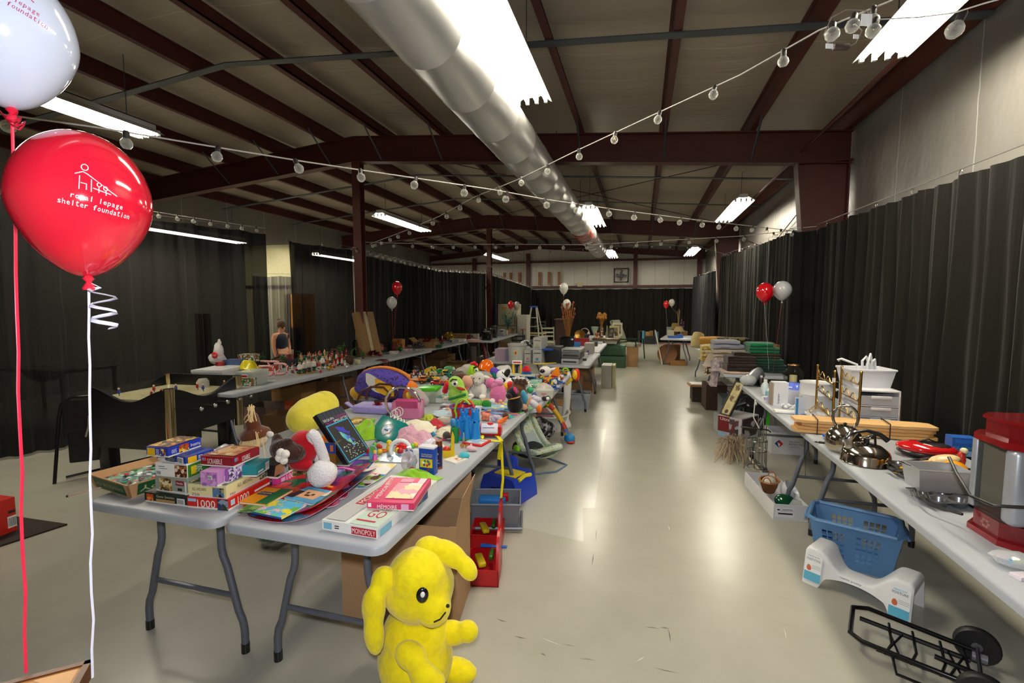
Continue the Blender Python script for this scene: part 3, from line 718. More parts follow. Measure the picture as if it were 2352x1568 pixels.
def crumple(name,label,cat,P,w_,d,h,mat,rz=0,seed=0,k=3.2,group=None,part='cloth',drop=None):
    """heap of soft cloth"""
    t = thing(name,label,cat,P,rz,group);m = MB()
    def fn(u,v):
        x,y = (u-.5)*2,(v-.5)*2;r_ = min(1,math.sqrt(x*x+y*y));e = max(0,1-r_**3)
        n1 = noise.noise(V((x*k*.45,y*k*.45,seed)));n2 = noise.noise(V((x*k*.9,y*k*.9,seed+9)))
        z = h*e*max(.12,.62+.45*n1+.35*n2)+.004
        if drop and r_ > .8: z += drop(x,y)
        return (x*w_/2*(1+.1*n1),y*d/2*(1+.1*n2),z)
    m.grid(fn,22,18,mat);m.grid(lambda u,v: (lambda p: (p[0]*.98,p[1]*.98,max(.001,p[2]-.006)))(fn(1-u,v)),22,18,mat);mod_soft(m.obj(part,t));return t
# ---- little things
def wheels(m,xs,y,r_,mat,wd=.3):
    for x in xs:
        for s in (-1,1): m.cyl((x,s*y+r_*wd/2*1,r_),r_,r_*wd,mat,12,rx=90)
def car(P,L,rz,label,col,kind='car',col2='d8b020',cat='toy',group=None):
    name = {'car': 'toy_car','truck': 'toy_truck','digger': 'toy_digger'}[kind]
    t = thing(name,label,cat,P,rz,group);h = L*.42;w_ = L*.42;m = MB();c = PLA(col);c2 = PLA(col2)
    if kind == 'car':
        m.box((0,0,h*.38),(L,w_,h*.42),c,h*.12);m.box((-.04*L,0,h*.72),(L*.5,w_*.86,h*.4),c,h*.14);m.obj('body',t)
        sub(t,'window',lambda q: (q.box((-.04*L,0,h*.74),(L*.52,w_*.7,h*.24),PLA('20262c',.1),.002),q.box((-.04*L,0,h*.74),(L*.36,w_*.89,h*.24),PLA('20262c',.1),.002)))
    else:
        m.box((0,0,h*.34),(L,w_*.7,h*.16),PLA('303030'),.003);m.obj('chassis',t)
        sub(t,'cab',lambda q: (q.box((L*.33,0,h*.72),(L*.3,w_*.9,h*.62),c,h*.08),q.box((L*.36,0,h*.84),(L*.27,w_*.93,h*.24),PLA('20262c',.1),.002)))
        if kind == 'truck': sub(t,'truck_bed',lambda q: q.prism([(-.5*L,h*.42),(.14*L,h*.42),(.18*L,h*.95),(.1*L,h*.95),(.08*L,h*.56),(-.46*L,h*.56),(-.58*L,h*.9)],-w_*.45,w_*.45,c2,Matrix(((1,0,0,0),(0,0,1,0),(0,1,0,0),(0,0,0,1)))))
        else: sub(t,'digger_arm',lambda q: (q.tube([(-.1*L,0,h*.5),(-.35*L,0,h*1.3),(-.7*L,0,h*1.05)],h*.08,c2,6),q.tube([(-.7*L,0,h*1.05),(-.72*L,0,h*.5)],h*.07,c2,6),q.box((-.72*L,0,h*.4),(h*.35,w_*.6,h*.3),PLA('404040'),.003)))
    for x in (-.32*L,.32*L):
        for s in (-1,1): sub(t,'wheel',lambda q: (q.cyl((x,s*w_*.5+h*.07,h*.24),h*.24,h*.14,PLA('181818',.6),12,rx=90),q.cyl((x,s*w_*.5+h*.075,h*.24),h*.1,h*.15,c2,8,rx=90)))
    return t
def figure(P,h,rz,label,body,legs,head='e8b890',hat=None,hatk='cone',cat='figurine',name='figurine',group=None,arms=True,base=None,boots='1a1614'):
    t = thing(name,label,cat,P,rz,group);r_ = h*.13;B = CLO(body,.2) if not base else PLA(body)
    z0 = h*.05 if base else 0
    if base: sub(t,'base',lambda m: m.cyl((0,0,0),r_*1.7,h*.055,PLA(base),14))
    m = MB()
    m.lathe([(r_*1.0,z0+h*.3),(r_*1.12,z0+h*.36),(r_*.95,z0+h*.5),(r_*1.02,z0+h*.6),(r_*.5,z0+h*.66)],B,12);m.obj('torso',t)
    for s in (-1,1): sub(t,'leg',lambda q: (q.tube([(s*r_*.5,0,z0+h*.12),(s*r_*.5,0,z0+h*.34)],[r_*.36,r_*.48],PLA(legs,.6),8),q.ell((s*r_*.5,-r_*.15,z0+h*.065),(r_*.42,r_*.62,h*.07),PLA(boots,.4),8)))
    if arms:
        for s in (-1,1): sub(t,'arm',lambda q: (q.tube([(s*r_*.95,0,z0+h*.6),(s*r_*1.35,-r_*.1,z0+h*.47),(s*r_*1.15,-r_*.5,z0+h*.37)],r_*.3,B,7),q.ell((s*r_*1.15,-r_*.55,z0+h*.36),r_*.3,PLA(head),7)))
    hd = sub(t,'head',lambda q: q.ell((0,0,z0+h*.74),(r_*.72,r_*.72,h*.105),PLA(head,.5),12))
    sub(hd,'face',lambda q: (q.ell((-r_*.26,-r_*.64,z0+h*.76),r_*.1,BLACK,6),q.ell((r_*.26,-r_*.64,z0+h*.76),r_*.1,BLACK,6),q.ell((0,-r_*.74,z0+h*.73),r_*.11,PLA('d88870'),6)))
    if hat:
        H = CLO(hat,.2)
        if hatk == 'cone': sub(t,'hat',lambda q: (q.lathe([(r_*.8,z0+h*.79),(r_*.72,z0+h*.82),(.0002,z0+h*1.0)],H,12),q.ell((0,0,z0+h*.99),r_*.22,PLA('f4f4f0'),7)))
        elif hatk == 'tall': sub(t,'hat',lambda q: (q.lathe([(r_*.85,z0+h*.79),(r_*.8,z0+h*.81),(r_*.62,z0+h*.82),(r_*.68,z0+h*.97),(.0002,z0+h*.98)],H,12)))
        else: sub(t,'hair',lambda q: q.ell((0,r_*.12,z0+h*.78),(r_*.82,r_*.8,h*.1),H,10,wob=.2))
    return t
def bauble(P,r_,label,col,group='christmas baubles',rough=.08):
    t = thing('bauble',label,'ornament',P,0,group)
    sub(t,'ball',lambda m: m.ell((0,0,r_),r_,M(col,rough,.5,.05),14));sub(t,'cap',lambda m: (m.cyl((0,0,r_*1.94),r_*.22,r_*.22,BRASS,8),m.tube([(r_*.12*math.cos(a),0,r_*2.25+r_*.12*math.sin(a)) for a in [R(60*k) for k in range(6)]],r_*.03,BRASS,4,True)))
    return t
def wreath(P,r_,label,tilt=70,col='2c4a20',berry='b01818',rz=0):
    t = thing('wreath',label,'wreath',P,rz);random.seed(int(r_*1e4));m = MB();X0 = xf((0,0,r_*1.2*math.sin(R(tilt))),tilt)
    m.X = X0;gm = CLO(col,.6,40)
    m.tube([(r_*math.cos(R(20*k)),r_*math.sin(R(20*k)),0) for k in range(18)],r_*.12,gm,6,True)
    for k in range(110):
        a = random.uniform(0,6.28);q = V((math.cos(a),math.sin(a),0))*r_;d = V((random.gauss(0,1),random.gauss(0,1),random.gauss(0,1))).normalized()*r_*.32
        m.tube([q,q+d],[r_*.04,r_*.006],gm,3)
    m.obj('greenery',t)
    sub(t,'berries',lambda b: [b.use().add(*[[tuple(X0 @ (V((math.cos(a),math.sin(a),0))*r_*1.02+V((0,0,r_*.2))+V((u,v,0))*r_*.07)) for u,v in ((1,0),(0,1),(-1,0),(0,-1))],[[0,1,2,3]]],RED) or b.ell(X0 @ (V((math.cos(a),math.sin(a),0))*r_*1.05+V((0,0,r_*.16))),r_*.09,M(berry,.25),7) for a in [R(45*k+10) for k in range(8)]])
    return t
def tinsel(P,L,r_,label,col,rz=0,n=260,coil=True,name='tinsel_garland',metal=.8):
    t = thing(name,label,'garland',P,rz);random.seed(int(L*1e4)+n);m = MB();mt = M(col,.22,metal,.2,60);pts = []
    for k in range(30):
        u = k/29;a = u*6.28*2.4
        pts.append(V((math.cos(a)*L/2*(.35+.6*u),math.sin(a)*L*.33*(.35+.6*u),r_+r_*1.1*(1-u))) if coil else V(((u-.5)*L,.1*L*math.sin(u*9),r_*(1+.4*math.sin(u*14)))))
    m.tube(pts,r_*.2,mt,5)
    for k in range(n):
        p = random.choice(pts)+V((random.gauss(0,1),random.gauss(0,1),0))*r_*.3;d = V((random.gauss(0,1),random.gauss(0,1),random.gauss(0,.8))).normalized()*r_
        q = p+d;q.z = max(q.z,.002);w_ = d.orthogonal().normalized()*r_*.14
        m.add([p-w_,p+w_,q+w_*.5,q-w_*.5],[[0,1,2,3]],mt)
    m.obj('strands',t);return t
def gift(P,w_,d,h,rz,label,col,rib='f0f0f0',dots=None,cat='gift box',name='gift_box'):
    t = thing(name,label,cat,P,rz);mt = PIC([col,*dots],70,2,'blob') if dots else PLA(col)
    sub(t,'box_body',lambda m: m.bx(-w_/2,-d/2,0,w_/2,d/2,h*.8,mt));sub(t,'lid',lambda m: m.bx(-w_/2-.003,-d/2-.003,h*.72,w_/2+.003,d/2+.003,h,mt))
    if rib: sub(t,'ribbon',lambda m: (m.bx(-w_*.07,-d/2-.004,0,w_*.07,d/2+.004,h+.002,PLA(rib)),m.bx(-w_/2-.004,-d*.07,0,w_/2+.004,d*.07,h+.002,PLA(rib))))
    return t
def pot_plant(P,h,label,leaf,pot='b8b4a8',n=60,potr=None,cat='plant',name='potted_plant',flower=None,stems=7,lw=.18,rz=0,spread=.45):
    t = thing(name,label,cat,P,rz);pr_ = potr or h*.16;random.seed(n+int(h*1000));ph = pr_*1.5
    sub(t,'pot',lambda m: m.lathe([(pr_*.7,0),(pr_,ph*.9),(pr_*1.08,ph*.92),(pr_*1.08,ph),(pr_*.9,ph),(pr_*.85,ph*.86),(.0005,ph*.86)],PLA(pot,.5),14))
    tips = [];m = MB()
    for k in range(stems):
        a = random.uniform(0,6.28);L = h*random.uniform(.6,1)-ph*.8;s_ = spread*random.uniform(.3,1)*h
        q = [V((0,0,ph*.84)),V((math.cos(a)*s_*.3,math.sin(a)*s_*.3,ph*.84+L*.55)),V((math.cos(a)*s_,math.sin(a)*s_,ph*.84+L))];m.tube(q,h*.008,M('4a3a20',.8),4);tips += [q[0].lerp(q[1],.7),q[1],q[1].lerp(q[2],.5),q[2]]
    m.obj('stem',t)
    m = MB();gm = CLO(leaf,.2)
    for k in range(n):
        p = random.choice(tips)+V((random.gauss(0,1),random.gauss(0,1),random.gauss(0,1)))*h*.06;d = V((random.gauss(0,1),random.gauss(0,1),random.gauss(.1,.6))).normalized()*h*lw;o = d.orthogonal().normalized()*h*lw*.28
        m.add([p,p+d*.5+o,p+d,p+d*.5-o],[[0,1,2,3]],gm)
    m.obj('leaves',t)
    if flower:
        m = MB()
        for k in range(14): m.ell(random.choice(tips)+V((random.gauss(0,1),random.gauss(0,1),random.gauss(0,1)))*h*.05,h*.035,CLO(flower,.2),7)
        m.obj('flowers',t)
    return t
def bag_blob(P,w_,d,h,label,mat,inside=(),name='plastic_bag',rz=0,seed=0,cat='bag',tie=True,group=None):
    t = thing(name,label,cat,P,rz,group);random.seed(seed);m = MB()
    m.ell((0,0,h*.45),(w_/2,d/2,h*.45),mat,18,wob=.28,seed=seed)
    if tie: m.lathe([(w_*.12,h*.8),(w_*.05,h*.92),(w_*.14,h*1.08)],mat,10)
    m.obj('bag_skin',t)
    for c in inside:
        r_ = min(w_,d,h)*random.uniform(.12,.2);p = V((random.uniform(-.3,.3)*w_,random.uniform(-.3,.3)*d,random.uniform(.2,.6)*h))
        sub(t,'content',lambda q: q.ell(p,r_,PLA(c),8))
    return t
def vase(P,h,label,prof,mat,name='vase',cat='vase',stuff=None):
    t = thing(name,label,cat,P);sub(t,'body',lambda m: m.lathe([(a*h,b*h) for a,b in prof],mat,18))
    if stuff: stuff(t)
    return t
def stems(n,z0,z1,sp,mat,r_=.004,head=None,hs=.02,seed=1):
    def go(t):
        random.seed(seed);m = MB();hd = []
        for i in range(n):
            a = random.uniform(0,6.28);s_ = sp*math.sqrt(random.random());L = z0+(z1-z0)*random.uniform(.7,1)
            q = V((math.cos(a)*s_,math.sin(a)*s_,L));m.tube([(0,0,z0),(q.x*.4,q.y*.4,z0+(L-z0)*.6),q],r_,mat,4)
            hd.append(q)
        m.obj('stem',t)
        for q in hd if head else []: sub(t,'flower_head',lambda k: k.ell(q,(hs*.5,hs*.5,hs),head,6))
    return go
def stack_slab(m,w_,d,h,mat,layers=3,seed=0,c=(0,0,0)):
    """folded cloth seen from its fold: bulging layers, rounded front"""
    prof = [];lh = h/layers;fr = []
    for i in range(layers):
        for k in range(5):
            a = -math.pi/2+math.pi*k/4;fr.append((-(d/2)-.45*lh*math.cos(a)+lh*.5,i*lh+lh*.5+lh*.48*math.sin(a)))
    poly = fr+[(-y_-0.0,z) for y_,z in fr[::-1]]
    nx = 8;vs = [];n = len(poly)
    for i in range(nx+1):
        x = (i/nx-.5)*w_;k = 1-.06*(abs(i/nx-.5)*2)**4;e = noise.noise(V((x*7,seed,1)))*.01
        for j,(y,z) in enumerate(poly): vs.append((c[0]+x,c[1]+y*k+.012*noise.noise(V((x*9,z*40,seed))),c[2]+z*(1-.05*(abs(i/nx-.5)*2)**6)+e*z/h))
    fs = [[i*n+j,i*n+(j+1) % n,(i+1)*n+(j+1) % n,(i+1)*n+j] for i in range(nx) for j in range(n)]+[list(range(n))[::-1],[nx*n+j for j in range(n)]]
    m.add(vs,[f[::-1] for f in fs],mat,True)
def towel(P,w_,d,h,label,col,layers=3,rz=0,seed=0,mat=None,cat='towel',group='folded towels',name='folded_towel'):
    m = MB();stack_slab(m,w_,d,h,mat or CLO(col,.8,120),layers,seed);return m.solo(name,label,cat,P,rz,group)
# ================================================================ LEFT FRONT TABLES: puzzles and games
WH = PLA('f2f0ea',.4);DK = PLA('1c2420',.4)
def barcode(face,u,v,su,sv): return [(face,u,v,su,sv,WH)]+[(face,u-su*.4+su*.8*k/8,v,su*.045,sv*.75,INK) for k in range(9)]
GP = 'stacked puzzles and games'
# open green puzzle tray
A,rz,w_,d_ = frame3((218,1117),(300,1144),(372,1112),T)
t = thing('puzzle_tray','open green cardboard box half full of loose puzzle pieces at the table corner','puzzle box',A,rz,GP)
d_ = .36;h_ = .068;GRN = PLA('1c5a34',.4);TAN = M('c89868',.7)
m = MB();m.bx(0,0,0,w_,d_,.004,TAN)
for q in (((0,0),(w_,0),(0,-1)),((w_,0),(w_,d_),(1,0)),((w_,d_),(0,d_),(0,1)),((0,d_),(0,0),(-1,0))):
    a,b,o = q;k = .018;e = .006
    o3 = V((o[0],o[1],0));a3,b3 = V((*a,0)),V((*b,0));dr = (b3-a3).normalized()*k;up = V((0,0,h_))
    vs = [a3,b3,b3+o3*k+dr+up,a3+o3*k-dr+up,a3-o3*e,b3-o3*e,b3+o3*(k-e)+dr+up,a3+o3*(k-e)-dr+up]
    m.add(vs,[[0,1,2,3],[2,1,5,6],[3,2,6,7],[0,3,7,4]],TAN);m.add(vs,[[5,4,7,6]],TAN)
    c = (a3+b3)/2+o3*k*.5+up*.5;L = (b3-a3).length;m.rect(c,dr,up+o3*k,L*.86,h_*.86,GRN)
m.obj('tray',t)
m = MB();c1 = V((w_/2,-.009,h_/2));upv = V((0,-.018,h_));m.text('DISSOLVE OF',c1,(-1,0,0),-upv,w_*.75,.016,M('c8b088'),.002)
m.text('OPY',V((w_+.009,d_*.3,h_/2)),(0,-1,0),-V((.018,0,h_)),.15,.03,M('c8b088'),.002);m.obj('lettering',t)
random.seed(3);pc = [PIC(['58b890','60c0a0','20486c','3a8a60','e0e8d8','1c3050','c83828'],60,3),PLA('183860'),PLA('5ec0a0'),PLA('e8ecec'),PLA('2c8a4c'),PLA('c03038')]
m = MB();m.box((w_/2,d_/2,.034),(w_*.94,d_*.94,.004),pc[0]);m.obj('picture_layer',t)
for k in range(42):
    m = MB();m.box((w_*random.uniform(.1,.9),d_*random.uniform(.1,.9),.038+.006*random.random()),(.02,.018,.003),random.choice(pc[1:]),rx=random.uniform(-15,15),ry=random.uniform(-15,15),rz=random.uniform(0,90));m.obj('puzzle_piece',t)
m = MB();m.tube([at(155,1139,T-.02),at(212,1124,T+.004),at(262,1112,T+.012)],.004,M('d8b0a0',.5),6);m.tube([at(152,1140,T-.021),at(158,1138,T-.019)],.0055,BLACK,6)
m.solo('wooden_stick','thin pale stick with a black tip sticking out from under the puzzle tray','stick')
# first stack
SM = PIC(['20281c','34381c','4a3a20','141a14'],40,1)
carton_game('puzzle_box','dark green world puzzle box at the bottom of the left stack','puzzle box',(333,1151),(430,1164),(460,1140),T,.046,'16281f',
    [('front',.13,.5,.16,.7,PIC(['c84818','301408','e88830','180c06'],60,2)),('front',.5,.72,.42,.26,M('d8c890'),'Gone Smokin'),('front',.5,.3,.44,.3,M('b08850')),('top',.5,.5,.94,.94,SM)]+barcode('front',.87,.46,.18,.6),d=.22,group=GP)
carton_game('puzzle_box','sage grey puzzle box with a chocolate picture in the left stack','puzzle box',(358,1127),(431,1138),(455,1116),T+.046,.077,'98a092',
    [('front',.33,.5,.4,.76,PIC(['d8c48c','8a6a34','b89858','5a3c1c','e8dcb0'],70,4)),('front',.78,.68,.26,.3,PLA('8c1c34')),('front',.78,.68,.2,.12,WH,'Nestle'),('front',.78,.3,.14,.16,INK),('front',.965,.4,.05,.8,PLA('e8e8f0')),('right',.3,.45,.5,.7,PIC(['d8c890','3c4a24','b89850','20281c'],50,5))],d=.22,group=GP)
carton_game('puzzle_box','white ended puzzle box with candy picture and green side','puzzle box',(358,1092),(431,1099),(457,1078),T+.123,.062,'ecebe6',
    [('front',.8,.5,.38,.9,PIC(['5a2c18','8a4a28','e8d0b0','3a1a10','b06838'],80,6)),('front',.2,.75,.2,.04,INK),('front',.25,.6,.26,.03,INK),('right',.5,.5,.98,.92,PLA('3c7a28')),('right',.26,.5,.16,.5,WH,'500',90),('right',.14,.5,.12,.6,PLA('e8c820')),('right',.7,.5,.3,.5,PIC(['3c7a28','a08858','50601c'],50,7))]+barcode('front',.13,.3,.18,.3),d=.22,group=GP)
carton_game('puzzle_box','blue puzzle box turned askew under the top puzzle','puzzle box',(361,1055),(427,1068),(488,1047),T+.185,.036,'1c3c9c',
    [('front',.16,.45,.26,.5,WH),('front',.48,.5,.3,.8,PIC(['20242c','58606c','c8c8d0','303848'],60,8)),('right',.22,.5,.3,.8,PLA('e8b418')),('right',.5,.5,.16,.6,WH,'500',90),('right',.72,.5,.2,.7,PIC(['d0d8e8','5060a0','202858'],60,9))]+barcode('front',.84,.5,.2,.8),group=GP)
carton_game('puzzle_box','blue five hundred piece puzzle box on top of the left stack','puzzle box',(337,1047),(387,1051),(479,1026),T+.221,.044,'2038a8',
    [('front',.22,.5,.36,.8,PLA('e8b818')),('front',.52,.5,.13,.66,WH,'500',90),('front',.76,.5,.26,.8,PIC(['8a3818','d8a030','304878','e8d8a0'],80,10)),('right',.16,.5,.14,.4,WH,'500',180),('right',.45,.5,.3,.8,PIC(['c84818','e8b828','2c6a30','701c18','f0d880'],80,11)),('right',.8,.5,.3,.42,WH,'Puzzlebug',180),('top',.5,.5,.95,.93,PIC(['8a2c14','d89028','243c20','e8d060','401808','b84c20'],60,12))],group=GP)
# second stack
carton_game('puzzle_box','red one thousand piece puzzle box under the cream train puzzle','puzzle box',(431,1165),(525,1173),(640,1104),T,.05,'d42418',
    [('front',.12,.74,.2,.26,PLA('9cc8e8')),('front',.47,.48,.44,.68,WH,'1000'),('front',.87,.5,.26,.98,PIC(['243c6c','5a4a30','181818','8898a8','2c3a1c'],60,13)),('right',.07,.6,.07,.5,PLA('b8d4e8')),('right',.25,.52,.2,.66,WH,'1000'),('right',.6,.5,.3,.2,WH),('right',.87,.5,.24,.9,PIC(['243c6c','5a4a30','181818','8898a8','2c3a1c'],60,14))],group=GP)
carton_game('puzzle_box','cream train puzzle box with brown capitals on its side','puzzle box',(433,1139),(520,1146),(641,1097),T+.05,.057,'e6dca4',
    [('front',.3,.64,.38,.24,M('5a2818'),'ALL ABOARD'),('front',.2,.2,.2,.2,M('4a3c6c'),'750'),('front',.8,.46,.3,.74,PIC(['5878a0','2c3a20','80604c','1c1c18','98a870'],60,15)),('right',.42,.62,.36,.3,M('6a3018'),'ALL ABOARD'),('right',.13,.2,.12,.2,M('4a3c6c'),'750'),('right',.87,.5,.2,.74,PIC(['88a0b0','3c4a20','70503c','1c1c18','b8b890'],60,16)),('top',.5,.5,.92,.94,PIC(['5a6068','404a48','788078','9a9c90'],30,17))],group=GP)
carton_game('puzzle_box','pink purple puzzle cube box on the cream train puzzle','puzzle box',(461,1116),(500,1119),(519,1110),T+.107,.066,'c88ac8',
    [('front',.5,.5,.9,.9,PIC(['cc90cc','d8a8d8','b878b8','9a60b0','d090d0'],50,18)),('right',.62,.35,.3,.36,WH,'500',90)]+barcode('front',.58,.62,.26,.26),d=.075,group=GP)
carton_game('puzzle_box','houndstooth and purple puzzle box behind the pink one','puzzle box',(485,1108),(523,1111),(588,1093),T+.107,.064,'9a5cae',
    [('right',.3,.5,.48,.96,PIC(['e8e0f0','38304c','d0b8e0','6a4a9c'],110,19)),('right',.72,.5,.34,.96,PIC(['c8a8d0','5a3870','e8d8ec','8a60a0'],60,20))],group=GP)
carton_game('puzzle_box','teal puzzle box with a barcode under the crossword game','puzzle box',(548,1095),(590,1095),(644,1075),T+.107,.05,'1c8c96',
    [('right',.3,.35,.4,.16,WH)]+barcode('right',.8,.5,.3,.6),group=GP)
carton_game('puzzle_box','bright pink one thousand piece puzzle box behind the cream train puzzle','puzzle box',(590,1113),(636,1118),(703,1090),T,.046,'d83c98',
    [('right',.6,.5,.42,.62,WH,'1000'),('right',.25,.5,.16,.4,M('f0c0dc'))]+barcode('right',.9,.5,.14,.8),group=GP)
carton_game('puzzle_box','black one thousand piece puzzle box on the pink one','puzzle box',(590,1097),(638,1100),(704,1070),T+.046,.068,'17171a',
    [('right',.26,.45,.36,.7,PIC(['b8a8d0','4a7040','283820','8a9c80'],60,21)),('right',.68,.68,.32,.24,WH,'1000',180),('right',.7,.3,.4,.14,M('c8c020'))],group=GP)
carton_game('puzzle_box','landscape puzzle box with a pink edge, rearmost of the stack','puzzle box',(668,1100),(705,1092),(724,1078),T,.05,PIC(['3c4a24','6a5a38','9a8c60','28301c'],50,22),
    [('right',.92,.5,.14,.96,PLA('d83c98'))],group=GP)
carton_game('board_game','dark red crossword board game box lying on the puzzle stack','board game',(462,1069),(536,1074),(650,1050),T+.171,.046,'8c1420',
    [('front',.44,.52,.46,.5,WH,'SCRABBLE'),('front',.08,.7,.07,.3,M('5a8ac8')),('front',.15,.7,.06,.3,M('e04838')),('right',.46,.52,.3,.5,WH,'SCRABBLE'),('right',.08,.7,.08,.36,M('5a8ac8')),('right',.15,.7,.05,.36,M('e04838')),('top',.56,.5,.8,.8,PIC(['c89868','d8b080','a87848','e0c8a0','b06848'],22,23)),('top',.14,.5,.12,.7,M('e8d8d0'),'SCRABBLE',90)],group=GP)
# scarecrow doll leaning behind
t = thing('scarecrow_doll','scarecrow doll with brown felt hat and straw hair behind the games','doll',at(590,1052,T+.1));s_ = mpp(t.location)
BR = CLO('5c3018',.6);STR = M('dcc088',.8);random.seed(9)
sub(t,'hat',lambda m: (m.lathe([(34*s_,58*s_),(31*s_,66*s_),(17*s_,76*s_),(15*s_,100*s_),(6*s_,120*s_),(.001,122*s_)],BR,12,(10*s_,0,0),ry=-4,rx=8)))
def straw(m,c,n,L,sp):
    for k in range(n):
        a = V(c)+V((random.uniform(-1,1),random.uniform(-.6,.3),random.uniform(-.3,.3)))*sp*s_;m.tube([a,a+V((random.uniform(-.5,.5)*L*.4,-.1*L,-.5*L))*s_,a+V((random.uniform(-.5,.5)*L*.7,-.12*L,-L))*s_],1.3*s_,STR,4)
sub(t,'straw_hair',lambda m: (straw(m,(10*s_,-16*s_,66*s_),60,62,20),straw(m,(14*s_,-22*s_,128*s_),14,34,9)))
sub(t,'head',lambda m: m.ell((6*s_,2*s_,44*s_),18*s_,CLO('d8c0a0',.4),12));sub(t,'plaid_body',lambda m: m.ell((-38*s_,-4*s_,-14*s_),(42*s_,16*s_,15*s_),PIC(['6a1430','7a1838','8a3048','5a1028'],80,2),14,ry=-22))
sub(t,'straw_arm',lambda m: m.tube([(-20*s_,0,8*s_),(-52*s_,-2,2*s_)] if False else [(-10*s_,0,10*s_),(-64*s_,-6*s_,2*s_)],2*s_,STR,5))
bag_blob(at(522,1050,T+.06),60*s_,.1,34*s_,'crumpled clear plastic bag with blue bits beside the scarecrow',GLASS('d8e4ec',.5),['3c5a88','8898a8','6a3828'],seed=4,tie=False)
# plush dog with santa hat
o = at(672,1060,T+.15);s_ = mpp(o);DB = CLO('3a2018',.9,90)
t = lump('plush_dog','dark brown plush dog lying with white paw under a red velvet hat','plush toy',o,[((0,0,22*s_),(34*s_,30*s_,24*s_)),((-32*s_,0,26*s_),(26*s_,22*s_,24*s_)),((-20*s_,-10*s_,44*s_),(34*s_,12*s_,10*s_),0,-20),((-48*s_,8*s_,40*s_),(14*s_,12*s_,22*s_))],DB,.008)
sub(t,'paw',lambda m: [m.ell((-2*s_+dx*s_,-30*s_,22*s_+dz*s_),(10*s_,9*s_,10*s_),CLO('e8e2d8',.6),10) for dx,dz in ((-6,-4),(5,-8),(10,6),(-2,8))]);sub(t,'ear_tip',lambda m: m.ell((-54*s_,-6*s_,62*s_),(10*s_,5*s_,7*s_),CLO('e8e2d8',.6),10))
o2 = at(697,1060,T+.13);s_ = mpp(o2)
t = thing('santa_hat','red velvet santa hat with white fur brim on the plush dog','hat',o2)
fuse(sub(t,'velvet',lambda m: [m.ell(V(c)*s_,V(r_)*s_,CLO('b00c1c',.5,50),14) for c,r_ in (((2,0,34),(36,32,40)),((-14,-6,20),(26,24,26)),((4,-14,-2),(34,16,14)))]),.008)
sub(t,'fur_brim',lambda m: m.tube([V((34+8*math.sin(a),10-30*math.cos(a)*.6,26+44*math.cos(a)))*s_ for a in [R(20*k) for k in range(18)]],12*s_,CLO('ece8ea',.9,120),10,True));sub(t,'pompom',lambda m: m.ell(V((56,-8,-20))*s_,V((34,30,30))*s_,CLO('eeecee',.9,120),16,wob=.1))
sub(t,'paper_tag',lambda m: m.box(V((-34,-36,-8))*s_,V((34,1.2,24))*s_,M('c8885c',.6),rx=-30,ry=-28,rz=-10))
t = thing('carrot_nose','orange felt carrot sticking out behind the santa hat','ornament',at(738,1010,T+.12));s_ = mpp(t.location)
sub(t,'cone',lambda m: m.lathe([(9*s_,0),(6*s_,14*s_),(.0005,36*s_)],CLO('f07810',.3),10,rx=0,ry=64))
# big yellow pillow
p1,p2 = at(682,1002,T),at(752,940,T+.02);c = (p1+p2)/2
t = thing('bolster_pillow','big pale yellow bolster pillow propped up at the table edge','pillow',p1)
A_,B_ = V((.0,.02,.1)),atd(752,925,dep(p1)+.28)-p1;d_ = (B_-A_).normalized();L_ = (B_-A_).length
YL = CLO('e8d848',.7,18)
def pil(m):
    sd = d_.cross(V((0,0,1))).normalized();up_ = sd.cross(d_)
    def f(u,v):
        a = 2*math.pi*u;k = v*2-1;r_ = .118*(max(0,1-abs(k)**3.2))**.5*(1+.07*noise.noise(V((math.cos(a)*1.5,math.sin(a)*1.5,v*5))))-.02*math.exp(-((v-.72)/.02)**2)*max(0,math.cos(a-2))
        return A_+d_*(L_*(.5+.72*k))+(sd*math.cos(a)+up_*math.sin(a))*r_
    m.grid(f,28,40,YL,cu=True)
sub(t,'cover',pil)
sub(t,'sewn_tag',lambda m: m.box(A_+d_*L_*.8+V((.03,-.1,.06)),(.06,.002,.012),M('d8b080',.6),ry=-18))
# ---- front right table
def sheet(name,label,a,b,c,z,mat,edge,curl=0,th=.003,cat='placemat',nx=16,ny=14,u0=.5,group='placemats',rnd=.18):
    A,rz,w,d = frame3(a,b,c,z);t = thing(name,label,cat,A,rz,group);m = MB()
    def f(u,v,o=0):
        x,y = u,v
        X = 2*x-1;Y = 2*y-1;k = max(abs(X),abs(Y));q = math.sqrt(X*X+Y*Y) or 1;s_ = 1 if q < 1e-6 else 1-rnd*(min(abs(X),abs(Y))/max(k,1e-6))**3
        X *= s_;Y *= s_;x,y = (X+1)/2,(Y+1)/2
        return (x*w,y*d,th+curl*max(0,(x-u0)/(1-u0))**2*(.5+.5*y)-o)
    m.grid(lambda u,v: f(u,v),nx,ny,mat);m.grid(lambda u,v: f(1-u,v,th),nx,ny,edge)
    e = [(i/nx,0) for i in range(nx)]+[(1,j/ny) for j in range(ny)]+[(1-i/nx,1) for i in range(nx)]+[(0,1-j/ny) for j in range(ny)]
    vs = [f(*p) for p in e]+[f(*p,th) for p in e];n = len(e);m.add(vs,[[i,n+i,n+(i+1) % n,(i+1) % n] for i in range(n)],edge,True);m.obj('sheet',t);return t
PKE = PLA('c890a8',.3)
sheet('placemat','red vinyl placemat with an underwater picture, lowest on the table',(532,1186),(722,1212),(905,1095),T+.002,PIC(['8c1420','1c4878','285c80','9c1824','702030','b85848','204060'],11,2,rough=.15),PKE,.085)
